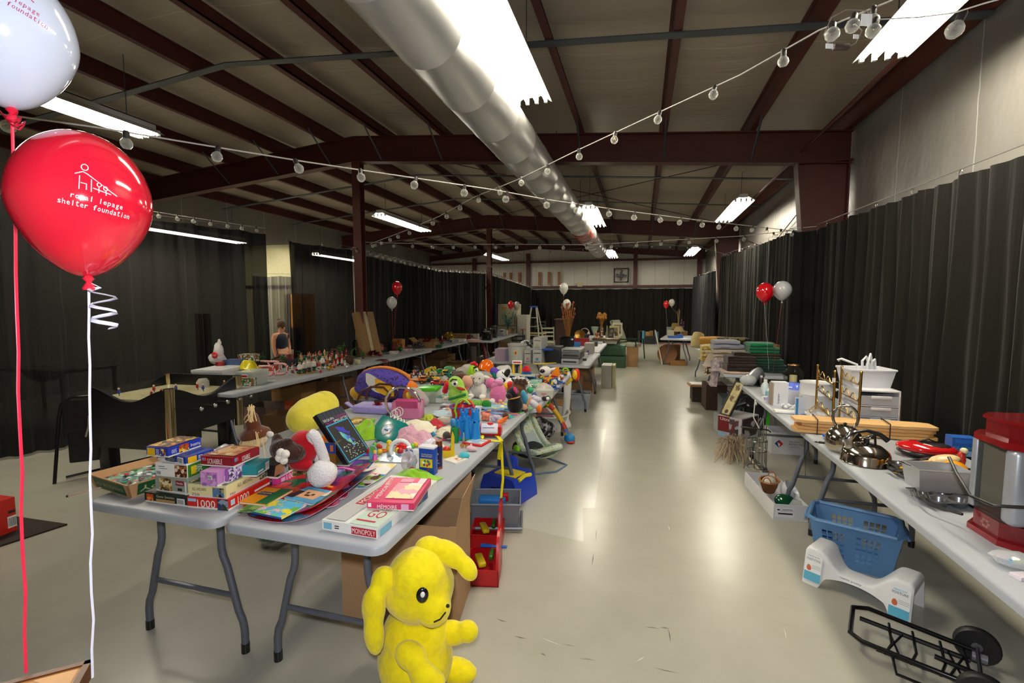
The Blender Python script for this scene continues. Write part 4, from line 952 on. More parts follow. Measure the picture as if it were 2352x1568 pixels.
sheet('placemat','dark red placemat over the underwater one, curled at right',(520,1172),(730,1190),(885,1078),T+.007,PIC(['b01c28','c02830','1c5a3c','8c1c60','d84838','502058'],10,5,rough=.15),PLA('b01822',.3),.075)
sheet('placemat','pink oval placemat under the big-eared picture book',(700,1172),(800,1160),(830,1108),T+.013,PIC(['d85a94','c83868','e0a0c0','b82850','e87898'],16,7,rough=.15),PLA('e8c0d0',.3),.03,rnd=.5)
book('booklet','small green leafy booklet on the red placemats',(545,1176),(600,1178),(660,1148),T+.014,.004,PIC(['4a7a34','6a9a48','88a858','34602c'],30,1))
book('picture_book','orange and green colouring book on the placemats',(549,1157),(612,1164),(664,1128),T+.016,.011,'e8940c',[('top',.78,.5,.42,.97,PLA('1c6a3c')),('top',.35,.6,.5,.2,PLA('2c3c78')),('top',.35,.6,.46,.12,M('f0d030'),'Crayola')])
book('picture_book','picture book with a smiling round face on the cover',(652,1148),(718,1163),(767,1133),T+.024,.012,PIC(['58a0c8','5ca4cc','4c94c0'],9,3),[('top',.5,.5,.62,.56,PLA('e0a87c',.4)),('top',.36,.56,.08,.12,INK),('top',.58,.5,.09,.12,INK),('top',.46,.4,.16,.1,M('2c2020')),('top',.12,.35,.2,.5,PLA('2c2024')),('top',.9,.74,.12,.4,PLA('e8dcc8'))])
book('picture_book','blue farm picture book with a yellow title, front of the placemats',(581,1179),(647,1193),(707,1161),T+.02,.009,PIC(['58b4d8','64bce0','70b848','e8d838','58b4d8','88c850','e8b8c8','60b8dc'],28,4),[('top',.25,.68,.36,.22,M('f0d828'),'Cows'),('front',.5,.5,1,.9,PLA('1c50a0'))])
closed_box('pen_box','red plastic pencil box between the placemats and lavender box',at(728,1121,T+.02),-8,.1,.03,.014,PLA('d02018',.25),[('top',.7,.5,.3,.5,M('f0c830'))],'pencil box')
carton_game('board_game','white property board game box with red name plate at the table corner','board game',(740,1216),(867,1238),(1001,1122),T,.042,'e9e9e4',
    [('front',.76,.46,.44,.72,PLA('b81428')),('front',.76,.46,.41,.5,WH,'MONOPOLY'),('front',.11,.5,.15,.62,PLA('7cb8d0')),('front',.28,.6,.08,.1,INK),('front',.28,.4,.08,.1,INK),
     ('top',.74,.18,.5,.34,PLA('c8dccc',.3)),('top',.74,.2,.3,.12,M('b81c30'),'GO'),('top',.72,.33,.3,.035,INK,'COLLECT'),('top',.72,.285,.36,.03,INK,'200 SALARY'),('top',.7,.075,.34,.02,M('b81c30')),('top',.22,.5,.36,.96,PLA('c4c4c2',.3)),('top',.24,.56,.16,.5,PLA('b81428')),('top',.24,.56,.11,.46,WH,'MONOPOLY',90),
     ('right',.1,.5,.16,.66,PLA('7cb8d0')),('right',.53,.5,.12,.7,PLA('b81428')),('right',.68,.5,.2,.9,PIC(['3c7a48','c8dccc','2c3c78'],40,3)),('top',.74,.42,.5,.08,PLA('243c88'))],group='board games')
carton_game('board_game','pink memory card game box lying on the property game','board game',(843,1170),(951,1174),(978,1114),T+.042,.034,'d83468',
    [('front',.43,.5,.42,.6,WH,'MÉMOIRE'),('front',.06,.62,.07,.5,WH),('front',.81,.5,.16,.76,PLA('e8a8c8')),('top',.14,.42,.1,.6,WH,'MEMORY',90),('top',.1,.82,.1,.34,WH,'MEMORY',90),('top',.62,.45,.6,.62,PIC(['f0d8c0','e8a8b8','f0e0b0','f8e8e0','e890a8'],18,5)),('top',.5,.86,.3,.16,PLA('e888a8')),('top',.85,.86,.16,.2,PLA('f0d8e0'))],group='board games')
carton_game('craft_box','lavender craft box behind the picture books','craft box',(704,1110),(746,1114),(806,1086),T,.026,'9c94d8',[('top',.5,.5,.9,.9,PIC(['b8b0e0','8878c0','d8d8f0','e0c8b0','685898'],26,6))])
sheet('magazine','green and blue activity magazine with a drawn girl',(779,1107),(843,1118),(892,1093),T+.004,PIC(['78b838','f0f0e8','40a0c8','5a2818','e8e8e0','98c848','e04868'],18,8,rough=.2),WH,.004,.003,'magazine',group=None,rnd=.02)
sheet('magazine','pale princess magazine with a pink corner',(806,1092),(880,1096),(935,1068),T+.002,PIC(['f4efe6','f0e0e4','f6f2ea','e8b8cc','f0d890','f4efe6'],12,9,rough=.2),WH,.003,.003,'magazine',group=None,rnd=.02)
sheet('magazine','dark blue purple comic under the sequin picture',(796,1078),(846,1078),(880,1056),T+.002,PIC(['2c3878','50489c','208c70','7038a0','182850'],22,10,rough=.2),WH,.004,.003,'magazine',group=None,rnd=.02)
sheet('craft_packet','pale blue plastic craft packet behind the magazines',(858,1058),(930,1064),(942,1042),T+.002,PIC(['a8c8e0','d8e8f0','6888b0','c8d8e8','8098b0'],24,11,rough=.1),WH,.005,.004,'craft packet',group=None,rnd=.04)
sheet('craft_packet','blue teal craft packet left of the activity magazine',(752,1122),(842,1122),(884,1108),T+.0005,PIC(['7cb0b8','98c8c0','c8d8a0','5888a8'],20,12,rough=.1),WH,.003,.002,'craft packet',group=None,rnd=.04)
m = MB();o = at(758,1074,T+.03);m.tube([V((0,0,0)),at(790,1074,T+.032)-o,at(814,1080,T+.03)-o],[.004,.007,.009],PLA('e070b4'),8,flat=.6);m.solo('toy_brush','pink toy handle lying across the lavender box','toy',o)
# sequin picture leaning
P_,Q_ = at(800,1066,T+.004),at(852,1036,T+.004);n_ = (Q_-P_).normalized();TL = hit(726,952,P_,n_)
t,w_,l_ = oriented('sequin_art_box','black sequin dolphin picture box leaning upright among the toys','craft box',P_,Q_,TL)
m = MB();m.bx(0,0,-.03,w_,l_,0,PLA('15121c',.25))
f = lambda u,v,su,sv,mt,o=.001: m.rect((u*w_,v*l_,0),(1,0,0),(0,1,0),su*w_,sv*l_,mt,o)
f(.5,.9,1,.2,PIC(['1c1420','203c50','3c2050','1c3c28'],9,3,kind='x'),.001);f(.5,.38,.9,.74,PLA('28a0d0'),.001);f(.5,.38,.84,.695,PLA('0c0c0e',.6),.0016)
m.text('SEQUIN',(w_*.26,l_*.835,0),(1,0,0),(0,1,0),w_*.4,l_*.05,WH,.003);m.text('CHEVRON',(w_*.74,l_*.835,0),(1,0,0),(0,1,0),w_*.42,l_*.05,M('b03880'),.003);m.text('SPRILLETTES',(w_*.68,l_*.775,0),(1,0,0),(0,1,0),w_*.56,l_*.045,WH,.003);m.text('CREATIF',(w_*.24,l_*.775,0),(1,0,0),(0,1,0),w_*.34,l_*.04,M('b03880'),.003)
def fish(cx,cy_,L,a,mt,o):
    c_,s_ = math.cos(R(a)),math.sin(R(a));pts = [(-.5,0),(-.3,.12),(0,.2),(.15,.3),(.2,.17),(.42,.06),(.62,.18),(.56,0),(.6,-.14),(.4,-.04),(.1,-.12),(-.2,-.12)]
    m.add([(w_*.5+(cx+(x*c_-y*s_)*L)*l_,l_*(cy_+(x*s_+y*c_)*L),o) for x,y in pts],[list(range(12))],mt)
fish(-.02,.58,.3,-38,PLA('4848c0',.2),.002);fish(-.03,.42,.36,-62,PIC(['3c9cd0','48b8c0','5a60c8','70c8a0'],60,2),.0025);fish(.1,.36,.16,140,PLA('3848a8'),.003)
random.seed(4)
for k in range(40): m.box((w_*random.uniform(.15,.85),l_*random.uniform(.06,.3),.002),(.005,.005,.0015),PLA(random.choice(['e8ece8','c8e8d8','e8e0b0']),.2))
m.ell((w_*.12,l_*.94,0),(.012,.01,.001),WH,10);m.obj('box_body',t)
closed_box('craft_box','blue and tan box with orange suns behind the santa hat',at(716,1062,T),6,.15,.12,.12,PLA('8c6428'),[('front',.5,.75,1,.5,PLA('2448a0')),('front',.45,.75,.12,.3,PLA('d87828')),('front',.85,.75,.12,.3,PLA('d87828')),('top',.5,.5,1,1,PIC(['c89858','e0b878','8a6848'],20,2)),('front',.07,.25,.12,.5,PLA('5a7838'))],'craft box')
# teal case, lime bag
P_ = at(846,1000,T+.01);Q_ = at(892,1020,T);n_ = (Q_-P_).normalized();TL = atd(866,952,dep(P_)+.12)
t,w_,l_ = oriented('teal_toy_case','teal toy carry case with round dolls badge and white handles','toy case',P_,Q_,TL)
TE = PLA('107c78',.2)
sub(t,'case',lambda m: m.box((w_/2,l_/2,-.03),(w_*1.15,l_,.06),TE,.008))
sub(t,'badge',lambda m: (m.prism([(w_*.55+.052*math.cos(a)*(1.1 if k % 2 else .95),l_*.5+.042*math.sin(a)*(1.1 if k % 2 else .95)) for k,a in enumerate([R(30*j) for j in range(12)])],0,.002,PLA('5a2c24')),m.prism([(w_*.55+.044*math.cos(R(30*j)),l_*.5+.034*math.sin(R(30*j))) for j in range(12)],.002,.003,PIC(['4888c8','e8e4e0','70a8d8','d86838'],50,5)),m.rect((w_*.55,l_*.46,.003),(1,0,0),(0,1,0),.046,.01,INK)))
for k in range(4): sub(t,'handle',lambda m: m.tube([(w_*(.3+.12*k)+.02*math.cos(a),l_+.03*math.sin(a),-.02-.008*k) for a in [R(20*j) for j in range(10)]],.0035,WH,6))
crumple('lime_bag','lime green drawstring bag with violet trim beside the teal case','bag',at(840,998,T),.2,.3,.12,CLO('88b820',.4),rz=30,seed=3)
for k in range(3):
    m = MB();o = at(905+6*k,962-4*k,T+.05);m.tube([(.03*math.cos(a),.02*math.sin(a)*.3,.03+.035*math.sin(a)) for a in [R(36*j) for j in range(10)]],.003,WH,5,True);m.solo('plastic_loop','white plastic handle loop stuck in the pile right of the teal case','handle',o,20*k,'white handle loops')
# standing tins and tubes
A,rz,w_,d_ = frame3((962,1089),(997,1093),(1002,1072),T);h_ = .155
t = thing('game_tin','tall blue tin of plastic jewels with yellow picture','tin',A,rz);BLU = PLA('1c48a8',.25)
sub(t,'tin_body',lambda m: (m.box((w_/2,.025,h_*.47),(w_,.05,h_*.94),BLU,.006),m.rect((w_*.5,0,h_*.42),(1,0,0),(0,0,1),w_*.8,h_*.3,PLA('e8d020')),[m.ell((w_*(.5+.2*math.cos(k)),-.0005,h_*(.42+.08*math.sin(k))),(.008,.001,.008),PLA(['d02828','2c58c0','288a48','f0f0f0','7038a0'][k % 5]),8) for k in range(8)],
    m.text('POWER JEWELS',(w_*.55,0,h_*.72),(1,0,0),(0,0,1),w_*.7,.008,M('e8d868')),m.text('BLING ENCHANT',(w_*.55,0,h_*.66),(1,0,0),(0,0,1),w_*.7,.008,M('e8d868')),m.ell((w_*.62,-.0005,h_*.2),(.004,.001,.012),RED,8,ry=30),m.ell((w_*.2,-.0005,h_*.14),(.005,.001,.008),RED,8,ry=-20)))
sub(t,'lid',lambda m: m.box((w_/2,.025,h_*.955),(w_*1.04,.054,h_*.09),PLA('e8e8ec',.3),.006))
o = at(1009,1075,T);t = thing('tube_container','dark blue paper tube with copper ends standing on the table','tube',o)
sub(t,'tube_body',lambda m: (m.cyl((0,0,.012),.018,.118,PLA('221f4c',.3),18),m.ell((-.002,-.0178,.085),(.006,.001,.006),M('d8c890'),8),m.ell((-.002,-.0178,.05),(.005,.001,.005),M('d86aa0'),8),m.rect((0,-.0182,.035),(1,0,0),(0,0,1),.02,.003,M('d8d8e0'))))
COP = MET('b86848',.35)
sub(t,'top_cap',lambda m: m.cyl((0,0,.128),.0185,.028,COP,18));sub(t,'bottom_cap',lambda m: m.cyl((0,0,0),.0185,.012,COP,18))
crumple('lime_cloth','lime green knotted cloth frog lying in front of the blue tin','cloth toy',at(960,1096,T),.25,.11,.05,CLO('90c828',.4,40),rz=-14,seed=6,k=4)
bag_blob(at(940,1085,T),.085,.07,.13,'clear gift bag of sweets left of the blue tin',GLASS('e8e0e4',.6),['c03050','40a0b0','d8a830','802038','602838'],seed=2)
# toys on the front right table
o = at(920,1048,T);t = thing('toy_headset','white and blue toy headphones lying beside the clear gift bag','toy',o,20);s_ = mpp(o)
sub(t,'band',lambda m: m.tube([V((22*math.cos(a),0,16+22*math.sin(a)))*s_ for a in [R(-30+20*k) for k in range(13)]],4.5*s_,WH,8));sub(t,'ear_cup',lambda m: m.ell(V((20,0,8))*s_,V((10,8,12))*s_,PLA('2850a0'),12));sub(t,'arm',lambda m: m.box(V((44,0,10))*s_,V((44,4,9))*s_,WH,.003,ry=8))
o = at(857,1057,T);t = thing('toy_arch','small blue toy arch with a pink dressed figurine in front','toy',o,10)
sub(t,'arch',lambda m: m.prism([(-.022,0),(.022,0),(.022,.06)]+[(.022*math.cos(R(20*k)),.06+.03*math.sin(R(20*k))) for k in range(1,9)]+[(-.022,.06)],-.004,.004,PIC(['58b0d8','68b8e0','78b848','50a8d0'],40,1),Matrix(((1,0,0,0),(0,0,1,0),(0,1,0,0),(0,0,0,1)))))
sub(t,'green_base',lambda m: m.cyl((.012,-.015,0),.028,.008,PLA('68a828'),14));sub(t,'figure',lambda m: (m.lathe([(.017,.008),(.012,.03),(.006,.042)],PLA('d05098'),12,(.016,-.014,0)),m.ell((.016,-.014,.052),.01,PLA('e8c080'),10),m.ell((.016,-.012,.056),(.011,.011,.01),PLA('e8b828'),8)))
def duck(o,h,label,rz=0):
    t = thing('toy_duck',label,'toy duck',o,rz);Y = PLA('ecc818',.3)
    sub(t,'body',lambda m: fuse) if False else None
    b = MB();b.ell((0,0,h*.3),(h*.26,h*.3,h*.3),Y,12);b.ell((0,-h*.06,h*.74),h*.24,Y,12);fuse(b.obj('body',t),h*.05,3)
    sub(t,'bill',lambda m: m.ell((0,-h*.34,h*.7),(h*.13,h*.2,h*.06),PLA('e8b060'),10));sub(t,'foot',lambda m: m.ell((h*.13,-h*.1,h*.03),(h*.11,h*.18,h*.04),PLA('e8b060'),8));sub(t,'foot',lambda m: m.ell((-h*.13,-h*.1,h*.03),(h*.11,h*.18,h*.04),PLA('e8b060'),8))
    for s in (-1,1): eye(t,(s*h*.1,-h*.25,h*.8),h*.03)
duck(at(894,1036,T),.075,'yellow toy duck standing in front of the teal case',40)
crumple('pink_fleece','rumpled pale pink fleece heaped before the teal case','cloth',at(948,1014,T),.28,.2,.13,CLO('dca8b8',.9,90),rz=5,seed=12,k=3.6)
crumple('cream_cloth','folded cream cloth over white ones beside the pink purse','cloth',at(960,986,T+.04),.24,.17,.11,CLO('ece4c8',.4,60),rz=12,seed=15,k=1.4)
crumple('white_cloth','white cloth with pale blue edge under the folded cream cloth','cloth',at(962,992,T),.23,.16,.035,CLO('dce0ea',.4,60),rz=8,seed=16,k=1.8)
crumple('red_scarf','small crumpled red satin scrap below the pink fleece','cloth',at(925,1028,T),.09,.05,.03,M('c81418',.3,0,.1,30,.3),seed=18)
o = at(938,958,T);s_ = mpp(o);t = thing('pink_purse','pink plastic purse with a shiny ring handle','purse',o,10);PK = PLA('dc80ac',.15)
sub(t,'purse_body',lambda m: m.box(V((0,0,20))*s_,V((66,40,40))*s_,PK,.014));sub(t,'flap',lambda m: m.box(V((4,-18,36))*s_,V((50,12,20))*s_,PLA('c84c84',.12),.006,rx=20))
sub(t,'ring_handle',lambda m: m.tube([V((-8+40*math.cos(a),-12-10*math.sin(a),34+40*math.sin(a)))*s_ for a in [R(18*k) for k in range(20)]],3.2*s_,CHROME,8,True))
o = at(864,945,T);s_ = mpp(o);t = thing('lavender_purse','lavender handbag lying flat with brown rope handles','purse',o,4);LV = CLO('a89cdc',.3)
sub(t,'bag_body',lambda m: m.box(V((4,0,9))*s_,V((100,52,18))*s_,LV,.016,3));sub(t,'ribbon',lambda m: m.box(V((-58,0,8))*s_,V((40,14,3))*s_,LV,.001,ry=30))
for dx,dy in ((0,-16),(6,22)): sub(t,'handle',lambda m: m.tube([V((-38+dx,dy,26)),V((-30,dy,52)),V((0,dy,62)),V((36,dy,56)),V((48,dy,36)),V((30,dy,26)),V((-16+dx,dy-4,24))] if False else [V((x,dy+4*math.sin(k),z))*s_ for k,(x,z) in enumerate(((-38,24),(-30,48),(-4,60),(28,60),(46,46),(40,32),(6,26)))],2.6*s_,PLA('4a2418',.4),7))
m = MB();o = at(800,940,T);m.tube([V((0,0,.06)),at(830,935,T+.03)-o],.006,PLA('4a2418',.4),6);m.tube([V((-.02,0,.1)),V((0,0,.06))],.006,PLA('4a2418',.4),6);m.solo('rope_strap','brown strap hanging beside the yellow bolster','strap',o)
tinsel(at(868,934,T+.05),.08,.015,'crimson sparkly scrunchie on the lavender handbag','a01838',n=120,name='scrunchie')
# purple fish pillow
o = at(885,918,T);s_ = mpp(o);FP = PIC(['4c3c9c','4c3c9c','54449f','483894','2a2050','4c3c9c','503fa0'],60,3,rough=.9)
t = thing('fish_pillow','large purple and orange tropical fish pillow with a yellow fin','pillow',o,-8)
b = MB();b.ell(V((-2,0,36))*s_,V((76,34,36))*s_,FP,24,ry=4);b.ell(V((-50,0,24))*s_,V((34,26,20))*s_,FP,16);b.obj('body',t)
sub(t,'orange_tail',lambda m: (m.ell(V((62,6,26))*s_,V((24,22,22))*s_,CLO('e07820',.6),18,ry=35),m.ell(V((78,4,12))*s_,V((16,14,12))*s_,CLO('d86818',.6),14)))
sub(t,'orange_fringe',lambda m: m.tube([V((-78,0,34))*s_]+[V((-2+78*math.cos(a),4,36+38*math.sin(a)))*s_ for a in [R(170-14*k) for k in range(11)]],4*s_,CLO('e88828',.6),8))
sub(t,'yellow_fin',lambda m: m.grid(lambda u,v: V((-22+74*u,-34-4*math.sin(u*3),52-26*u+(v-.5)*(30*(1-abs(2*u-1.2)**2*.5)))) *s_,12,6,CLO('f0b818',.4)));sub(t,'white_fin_edge',lambda m: m.grid(lambda u,v: V((-26+50*u,-33.5-4*math.sin(u*3),55-22*u+(v-.5)*(34*(1-abs(2*u-1)**2*.4))))*s_,10,6,CLO('ece8e0',.4)))
sub(t,'yellow_snout',lambda m: m.ell(V((-74,-6,12))*s_,V((22,14,16))*s_,CLO('d8a820',.5),14))
# green-lid tub, elephant, books behind
o = at(986,921,T);s_ = mpp(o);t = thing('storage_tub','clear plastic tub with a bright green lid','tub',o,6)
sub(t,'tub_body',lambda m: m.box(V((0,0,13))*s_,V((42,40,26))*s_,GLASS('e0ecd8',.55),.008));sub(t,'lid',lambda m: m.box(V((0,0,30))*s_,V((46,44,8))*s_,PLA('50b820',.3),.006));sub(t,'contents',lambda m: m.box(V((0,0,8))*s_,V((36,34,14))*s_,PIC(['7a8a48','8a7848','506030','a89868'],60,2),.004))
EL = CLO('b0a4a4',.8,90)
o = at(962,930,T);s_ = mpp(o);t = lump('plush_elephant','soft grey plush elephant trunk and leg beside the green-lid tub','plush toy',o,[(V(c)*s_,r_*s_) for c,r_ in (((-14,0,30),11),((-4,0,28),12),((6,-2,20),13),((14,-6,11),14),((4,8,12),14))],EL,.007)
sub(t,'yellow_tip',lambda m: m.ell(V((-24,-4,22))*s_,V((6,5,8))*s_,CLO('e0b820',.4),10))
BK = [('picture_book','green and blue storybook standing by the green-lid tub',(1000,925),(1014,926),(1018,914),0,.05,['3c8a48','5898b8','e0d8c0','2c5830'],3),('picture_book','blue cartoon storybook in the pile behind the green plush',(1012,924),(1050,928),(1062,912),0,.035,['2c58a8','78a8d0','e8c080','203c78'],4),
      ('picture_book','colourful comic lying in front of the striped plush leg',(1008,944),(1062,952),(1088,932),0,.016,['e0483c','4868b8','e8c858','f0e8d8','38a0a0','a03878'],5),('picture_book','white edged comic fanned over the colourful one',(1010,930),(1066,938),(1082,928),.018,.008,['d8e0f0','6090c8','e8a8a0','f0f0f0'],6),
      ('picture_book','blue sky storybook under the pink plush rabbit feet',(1100,938),(1158,942),(1166,926),.012,.012,['68b0e0','80c0e8','f0e038','f8f8f0'],7),('picture_book','robot cartoon puzzle book beside the white cup',(1098,950),(1160,956),(1172,938),0,.012,['2858a8','e8a020','202028','c83828','58a8d8'],8),('picture_book','teal and green cartoon board book at the table edge',(1142,958),(1172,962),(1184,930),.002,.009,['20b0b0','58c040','e87828','7050b0','2890b0'],9),('picture_book','white storybook with orange band under the red beach pail',(1010,962),(1070,964),(1096,948),0,.012,['f0ece4','e89838','e8e4dc','d8d0c8'],10)]
for n_,lb,a,b,c,dz,h_,cols,sd in BK: book(n_,lb,a,b,c,T+dz,h_,PIC(cols,26,sd))
sheet('foam_visor','pale blue foam cutout with a yellow fish between purse and comics',(980,948),(1020,962),(1048,946),T+.02,PIC(['b8d0dc','c0d4e0','b0c8d4','d8c038'],9,4,rough=.8),WH,.01,.006,'craft foam',group=None,rnd=.5)
crumple('green_hat','olive green patterned cap on the cloths beside the purse','cap',at(984,962,T+.03),.1,.1,.05,PIC(['98a828','a8b430','70801c','b8b848'],60,2,rough=.9),seed=21,k=1)
bag_blob(at(1022,972,T),.13,.1,.06,'clear bag of orange and green beads behind the pink fleece',GLASS('f0ece4',.7),['e87838','e8a050','68b048','e06840','e8c048','c85838','78b850','8848a0'],seed=7,tie=False)
bag_blob(at(1042,958,T),.1,.08,.07,'clear bag with maroon bits left of the blue sand castle',GLASS('f0e4e8',.6),['701c28','a83848','d8c8c8','581820'],seed=8,tie=False)
# blue sand castle
o = at(1076,1006,T);s_ = mpp(o);SB = PLA('1c88d8',.35);t = thing('sand_castle_mould','tall blue sand castle bucket with turrets and lime handle','sand toy',o,8)
def castle(m):
    m.box(V((0,0,20))*s_,V((46,36,40))*s_,SB,.003)
    for x,y,r_,h0 in ((-19,-12,11,44),(19,-12,11,40),(-12,10,11,58),(14,10,11,60),(0,-14,9,48)):
        m.cyl(V((x,y,0))*s_,r_*s_*1.15,h0*s_,SB,14,r2=r_*s_*.8)
        for k in range(5): a = R(72*k+10);m.box(V((x+r_*.72*math.cos(a),y+r_*.72*math.sin(a),h0+3))*s_,V((4,4,7))*s_,SB)
sub(t,'castle',castle);sub(t,'handle',lambda m: m.tube([V((-30+2*math.sin(k),0,40+k*8))*s_ if k < 3 else V((-12+19*math.cos(R(180-18*(k-3))),0,62+28*math.sin(R(180-18*(k-3)))))*s_ for k in range(12)],2.4*s_,PLA('98c828'),7))
sub(t,'moat',lambda m: m.lathe([(34*s_,0),(38*s_,4*s_),(34*s_,5*s_),(.001,3*s_)],PLA('28a038'),20,sy=.7))
o = at(1062,968,T);s_ = mpp(o);t = thing('beach_pail','red beach pail with orange handle behind the sand castle','sand toy',o)
sub(t,'pail',lambda m: m.lathe([(20*s_,0),(27*s_,34*s_),(29*s_,36*s_),(26*s_,36*s_),(19*s_,3*s_),(.001,3*s_)],PLA('b01420'),18));sub(t,'handle',lambda m: m.tube([V((16*math.cos(a)+14,-6,36+16*math.sin(a)))*s_ for a in [R(18*k) for k in range(11)]],2.2*s_,PLA('e84818'),6));sub(t,'rim',lambda m: m.tube([V((28*math.cos(R(20*k)),28*math.sin(R(20*k)),36))*s_ for k in range(18)],2.5*s_,PLA('402c80'),6,True))
o = at(1097,956,T+.03);s_ = mpp(o);t = thing('plastic_cup','white plastic cup standing behind the blue sand castle','cup',o);sub(t,'cup',lambda m: m.lathe([(6*s_,0),(9.5*s_,22*s_),(11*s_,23*s_),(9*s_,23*s_),(5*s_,2*s_),(.0005,2*s_)],PLA('e4e6ee',.3),16))
o = at(1115,966,T);s_ = mpp(o);lump('squishy_toy','coral pink squishy brain toy right of the white cup','toy',o,[(V(c)*s_,6*s_) for c in ((-4,0,6),(4,0,6),(0,0,13),(-3,-3,15),(5,-2,13))],M('e8886c',.5,0,.2,90,.6),.004)
bag_blob(at(1140,968,T),.085,.07,.06,'clear bag of purple toys at the table edge',GLASS('e8e0f0',.6),['6838a0','8858b8','503088','70489c','9868b8'],seed=9,tie=False)
o = at(1161,961,T);s_ = mpp(o);lump('toy_hedgehog','small brown furry hedgehog toy behind the orange carrots','toy',o,[(V((0,0,7))*s_,V((8,7,8))*s_),(V((5,-3,4))*s_,4*s_)],CLO('5a3018',.9,200),.004)
o = at(1152,974,T);s_ = mpp(o);t = thing('toy_carrots','bunch of orange toy carrots at the table edge','toy',o)
for k in range(3): sub(t,'carrot',lambda m: m.lathe([(5*s_,0),(4*s_,8*s_),(.0005,22*s_)],PLA('ec7018',.5),8,V((-8+5*k,2*k,4+2*k))*s_,ry=80-14*k,rz=-12*k))
# puzzle castle pieces, slate, small figures near the tube
o = at(1031,1050,T);s_ = mpp(o);YE = PLA('e8c414',.35);t = thing('toy_castle','yellow plastic toy castle frame with red seat','toy',o,12)
sub(t,'wall',lambda m: (m.bx(-14*s_,-3*s_,0,14*s_,3*s_,16*s_,YE),m.bx(6*s_,-3*s_,16*s_,13*s_,3*s_,46*s_,YE),m.prism([(6*s_,46*s_),(13*s_,46*s_),(9*s_,60*s_)],-3*s_,3*s_,YE,Matrix(((1,0,0,0),(0,0,1,0),(0,1,0,0),(0,0,0,1))))));sub(t,'red_seat',lambda m: m.ell(V((-6,4,18))*s_,V((9,6,7))*s_,PLA('d83820'),12))
o = at(1045,1015,T);s_ = mpp(o);t = thing('toy_tower','green toy cylinder tower with red spires before the blue castle','toy',o);sub(t,'tower',lambda m: m.cyl((0,0,0),9*s_,34*s_,PLA('188038'),16));sub(t,'spire',lambda m: m.cyl(V((-10,2,16))*s_,3*s_,22*s_,PLA('d03028'),8,r2=.0005));sub(t,'spire',lambda m: m.cyl(V((11,2,16))*s_,3*s_,22*s_,PLA('a03848'),8,r2=.0005));sub(t,'blue_cap',lambda m: m.ell(V((-6,4,44))*s_,V((8,6,10))*s_,PLA('3c88b8'),10));sub(t,'grey_fin',lambda m: m.ell(V((22,-2,10))*s_,V((3,3,16))*s_,PLA('8898a8'),8))
A,rz,w_,d_ = frame3((1060,1020),(1106,1027),(1116,1012),T);t = thing('drawing_slate','red framed toy drawing slate before the blue castle','toy',A,rz);sub(t,'frame',lambda m: m.box((w_/2,d_/2,.006),(w_,d_,.012),PLA('cc1c1c'),.004));sub(t,'screen',lambda m: m.box((w_/2,d_/2,.0125),(w_*.8,d_*.74,.001),PIC(['d8e0e0','98b8c8','e8e0d8'],30,2)))
o = at(1063,1052,T);s_ = mpp(o);lump('toy_turtle','turquoise soft toy turtle at the table edge','toy',o,[(V((4,0,7))*s_,V((13,9,8))*s_),(V((-6,-2,5))*s_,V((7,6,5))*s_)],PLA('40b8c8',.5),.004)
o = at(1053,1052,T);s_ = mpp(o);t = thing('toy_dog_figure','tiny white and orange figure beside the turquoise turtle','toy',o);sub(t,'body',lambda m: m.ell(V((0,0,4))*s_,V((4,5,4))*s_,WH,9));sub(t,'head',lambda m: m.ell(V((4,-2,7))*s_,3*s_,PLA('d88848'),8))
o = at(1084,1036,T);s_ = mpp(o);t = lump('plush_bunny','tiny pale pink plush rabbit beside the turquoise turtle','plush toy',o,[(V((0,0,6))*s_,V((10,7,6))*s_),(V((-7,-3,8))*s_,5.5*s_),(V((9,0,5))*s_,4*s_),(V((-3,3,12))*s_,V((3,3,6))*s_)],CLO('ecc4c8',.7,150),.004)
o = at(1062,1028,T);s_ = mpp(o);t = thing('toy_cookies','pair of round brown toy biscuits behind the turquoise turtle','toy',o)
for k in range(2): sub(t,'biscuit',lambda m: m.cyl(V((12*k,0,5))*s_,5*s_,3*s_,M('a87838',.7),12,rx=70))
book('booklet','small white booklet with orange picture on the bare table edge',(1019,1058),(1046,1067),(1066,1053),T,.009,'eeeae2',[('top',.6,.55,.5,.5,PIC(['f0e8dc','e8a868','f0e8e0','d88848'],60,3))])
sheet('craft_card','cream printed card left of the toy tower',(1000,1000),(1034,1012),(1040,985),T+.01,PIC(['dcd8c0','e0dccc','c8c8a0','d8c898'],20,5,rough=.6),WH,.02,.003,'card',group=None,rnd=.02)
# red and white pouch with yellow straps hanging down
o = at(1126,1000,T);s_ = mpp(o);t = thing('swim_vest','red and white printed swim vest with yellow straps hanging off the table','swim vest',o,12)
b = MB();b.box(V((0,0,14))*s_,V((54,34,22))*s_,CLO('b81820',.4),.01);b.obj('vest_body',t)
sub(t,'white_panel',lambda m: (m.box(V((0,-14,20))*s_,V((38,12,22))*s_,CLO('e4e0ea',.3),.006,rx=-30),[m.box(V((-2,-21+.5*k,14+3.2*k))*s_,V((26,.6,1))*s_,M('3c4878')) for k in range(4)],m.ell(V((2,-14,31))*s_,V((8,1,4))*s_,RED,8,rx=-30)))
YS = PLA('e8d810',.45)
sub(t,'strap',lambda m: m.tube([V(c) for c in (at(1104,998,T+.02)-o,at(1100,1008,T+.008)-o,at(1136,1014,T+.008)-o,at(1142,1020,T-.02)-o,at(1140,1040,T-.09)-o,at(1139,1056,T-.14)-o)],.012,YS,6,flat=.22));sub(t,'strap',lambda m: m.tube([V(c) for c in (at(1128,990,T+.02)-o,at(1140,1006,T+.01)-o,at(1141,1014,T+.005)-o)],.012,YS,6,flat=.22))
